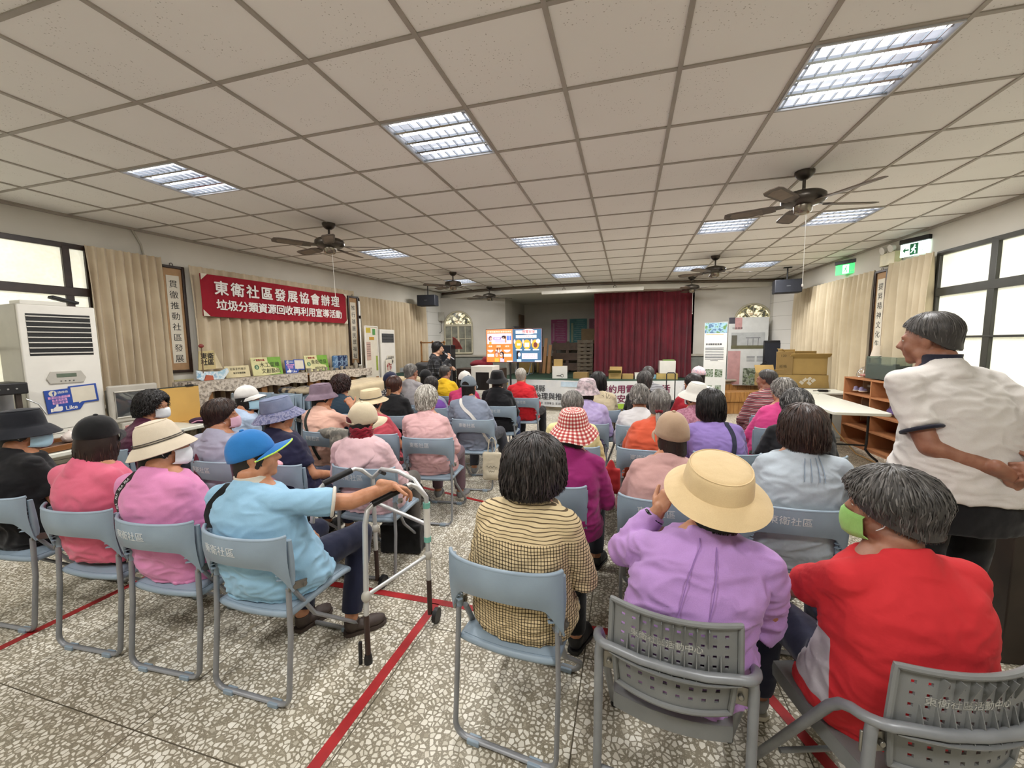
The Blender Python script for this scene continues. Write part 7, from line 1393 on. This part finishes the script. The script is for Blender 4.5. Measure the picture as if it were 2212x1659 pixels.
# exit signs and emergency lamp
def exit_sign(M, label, green):
    t = thing('exit_sign', label, 'exit sign', M, 'emergency exit signs'); bgc, fg = (emit('exit_green', '#28b552', 1.1), M_TEXTW) if green else (emit('exit_white', '#d7efe9', 1.0), mat('exit_dark_green', '#1d7a4c', .5))
    sub(t, 'housing', (.17, .21, .0), (.36, .06, .05), M_BLACK, .004); p = sub(t, 'lit_panel', (.17, .09, .0), (.34, .17, .02), bgc); q = MB()
    x = .17; q.box((x, .09, .0108), (.10, .145, .001)); d = q.build('door_symbol', fg if not green else emit('exit_pale', '#dff5e6', 1.0), p); q = MB(); q.ell((x+.008, .135, .012), (.011, .011, .001)); q.tube([(x+.004, .118, .012), (x-.004, .085, .012)], .010, 6); q.tube([(x-.004, .085, .012), (x-.026, .055, .012), (x-.035, .045, .012)], .006, 6); q.tube([(x-.002, .085, .012), (x+.018, .06, .012), (x+.014, .03, .012)], .006, 6); q.tube([(x+.004, .115, .012), (x+.026, .10, .012)], .005, 6); q.tube([(x, .112, .012), (x-.022, .10, .012), (x-.028, .085, .012)], .005, 6); q.build('running_figure', bgc, d)
    if not green: q = MB(); q.prism([(.03, .09), (.065, .125), (.065, .10), (.11, .10), (.11, .08), (.065, .08), (.065, .055)], .0105, .0118); q.build('arrow', fg, p)
    text('EXIT', .03, fg, p, 'lettering', T(.28, .05, .0108), th=.0004)
exit_sign(MR(8.62, 2.74, .14) @ Matrix.Rotation(.5, 4, 'Y'), 'green lit exit sign above the far cream curtain', 1); exit_sign(MR(7.02, 2.73, .14) @ Matrix.Rotation(.35, 4, 'Y'), 'white lit exit sign with a green arrow above the near cream curtain', 0)
t = thing('emergency_lamp', 'cream twin head emergency lamp above the right scroll', 'emergency lamp', MR(7.50, 2.68, .03)); sub(t, 'battery_box', (.16, .10, .04), (.32, .18, .09), mat('ivory_plastic', '#c2b98e'), .006)
for x in (.07, .25): b = MB(); b.lathe([(.03, 0), (.05, .02), (.055, .06), (.048, .062)], 18, M=T(x, .25, .05) @ Matrix.Rotation(.3, 4, 'X')); b.build('lamp_head', M_WHITE, t)
# ================================================================ THINGS AMONG THE CHAIRS
t = thing('walking_frame', 'aluminium walking frame with front wheels before the person in light blue polo', 'walker', None); M_AL2 = mat('polished_aluminium', '#c9cac8', .34, .45, var=.03); M_DKT = mat('walker_dark_leg', '#35231d', .4); M_TEAL = mat('teal_ring', '#76b7a6', .4)
SD = {}
for s, (rb, fb, gr, gf) in {'r': ((-1.25, 1.65), (-1.08, 2.00), (-1.265, 1.72), (-1.135, 1.93)), 'l': ((-1.78, 1.86), (-1.58, 2.22), (-1.73, 1.92), (-1.62, 2.10))}.items():
    rbv, fbv = V((rb[0], rb[1], 0)), V((fb[0], fb[1], 0)); g0, g1 = V((gr[0], gr[1], .80)), V((gf[0], gf[1], .855)); b = MB(); b.tube([rbv+V((0, 0, .22)), rbv.lerp(V((gr[0], gr[1], 0)), .5)+V((0, 0, .72)), g0+V((0, 0, -.02)), g0.lerp(g1, .15), g1, g1.lerp(V((fb[0], fb[1], .80)), .35), V((fb[0], fb[1], .76)), fbv+V((.0, .0, .24))], .0135, 12); fr = b.build('side_frame', M_AL2, t)
    b = MB(); b.tube([g0.lerp(g1, .10), g0.lerp(g1, .9)], .0185, 12); b.build('grip', M_BLACK, t)
    b = MB(); b.tube([rbv+V((0, 0, .36)), fbv+V((0, 0, .42))], .011, 10); b.build('side_bar', M_AL2, t); b = MB(); b.ell(rbv+V((.005, 0, .36)), (.024, .024, .03)); b.build('side_joint', M_GREYB, t)
    b = MB(); b.ell(fbv+V((0, 0, .42)), (.024, .024, .03)); b.build('side_joint', M_GREYB, t)
    b = MB(); b.tube([rbv+V((0, 0, .03)), rbv+V((0, 0, .26))], .0145, 10); b.build('lower_leg', M_DKT, t); b = MB(); b.lathe([(.021, 0), (.02, .03), (.016, .05)], 14, M=T(rb[0], rb[1], 0)); b.build('rubber_tip', M_BLACK, t)
    b = MB(); b.tube([fbv+V((0, 0, .06)), fbv+V((0, 0, .27))], .0145, 10); b.build('lower_leg', M_DKT, t); b = MB(); b.tube([fbv+V((.018, .02, .042)), fbv+V((.042, .02, .042))], .042, 18); b.tube([fbv+V((0, 0, .075)), fbv+V((.03, .02, .042))], .010, 8); b.build('wheel', M_BLACK, t); b = MB(); b.tube([rbv+V((-.032, -.02, -.0+.006)), rbv+V((-.03, -.018, .12))], .010, 8); b.build('rear_skid', M_BLACK, t)
    SD[s] = (g0, g1, fbv)
for z, r in ((.655, .0195),):
    fbv = SD['r'][2]; b = MB(); b.tube([fbv+V((0, 0, .50)), fbv+V((0, 0, .72))], .0185, 12); sl = b.build('label_sleeve', M_WHITE, t)
    for zz in (.50, .70): b = MB(); b.tube([fbv+V((0, 0, zz)), fbv+V((0, 0, zz+.03))], .0205, 12); b.build('teal_ring', M_TEAL, sl)
a, c = SD['r'][2], SD['l'][2]; b = MB(); b.tube([a+V((-.0, 0, .76)), a.lerp(c, .2)+V((0, .0, .84)), a.lerp(c, .5)+V((0, .02, .85)), a.lerp(c, .8)+V((0, 0, .84)), c+V((0, 0, .76))], .0135, 12); b.build('front_top_bar', M_AL2, t); b = MB(); b.tube([a+V((0, 0, .60)), c+V((0, 0, .60))], .012, 10); b.build('front_bar', M_AL2, t)
for q in (.2, .8): b = MB(); b.tube([a.lerp(c, q)+V((0, -.02, .83)), a.lerp(c, q)+V((0, .03, .80))], .012, 8); b.build('lock_lever', M_BLACK, t)
# cloth and bags on chairs
def soft(shapes, name, m, label, cat, M, amp=.012, vox=.012, sc=12):
    b = MB()
    for c, r in shapes:
        if len(r) == 4: b.box(c, r[:3])
        else: b.ell(c, r)
    return tag(mesh_obj(remesh(b, vox, 4, lambda v: amp*pnoise(v*sc)+amp*.5*pnoise(v*sc*2.3)), name, m, M=M), label, cat)
t = soft([((0, 0, .15), (.21, .06, .30, 0)), ((0, .0, .06), (.11, .05, .06))], 'tote_bag', C('canvas_tote', '#c6bda6', .06), 'cream canvas tote bag hanging from the chair of the blue grey shirt', 'bag', at(-1.40, 4.10, .14, 4), .010); b = MB(); b.tube([(-.05, 0, .28), (-.03, -.005, .44), (.0, 0, .47), (.03, .005, .44), (.05, 0, .28)], .006, 6); b.build('handle', C('canvas_tote', '#c6bda6'), t)
b = MB(); b.tube([(-.06+.012*i, -.040, .15+.014*math.sin(i*1.9)) for i in range(11)], .002, 4); b.tube([(-.03+.008*i, -.040, .10+.016*math.cos(i*2.3)) for i in range(9)], .002, 4); b.build('line_drawing', M_INK, t)
soft([((0, 0, .12), (.32, .15, .22, 0)), ((.03, 0, .2), (.12, .07, .08))], 'shoulder_bag', C('black_bag', '#161616', .2), 'black bag on the floor under the chair of the pale pink jacket', 'bag', at(-1.68, 2.72, .0, 10))
soft([((0, -.02, .0), (.12, .02, .09)), ((0, .02, -.04), (.11, .02, .13)), ((0, 0, .06), (.115, .05, .03))], 'folded_cloth', C('pink_cloth', '#cf9aa4', .06), 'pink cloth hanging over the chair back of the navy T-shirt', 'cloth', at(-2.40, 2.205, .74), .006, .009)
soft([((0, 0, 0), (.20, .05, .06)), ((.08, -.04, -.1), (.12, .03, .14)), ((.18, .02, -.06), (.08, .05, .12))], 'jacket', m_mottle('grey_jacket', [(.42, '#6d6961'), (.5, '#938d82'), (.6, '#5d5a54')], 10), 'grey jacket hung over the chair back of the peach top', 'jacket', at(-2.62, 3.14, .80), .014)
soft([((0, 0, 0), (.13, .05, .18, 0)), ((.0, 0, .1), (.03, .02, .06))], 'red_bag', C('red_bag', '#a32b2c', .1), 'small red bag hanging by the chair of the dusty pink top', 'bag', at(-.10, 2.95, .62), .012, .01)
soft([((0, 0, .0), (.035, .012, .16))], 'bag_strap', C('maroon_bag_strap', '#5d1f30', .05), 'maroon bag strap hung over the chair back of the lavender grey shirt', 'strap', at(-2.98, 2.13, .70, 0), .003, .006)
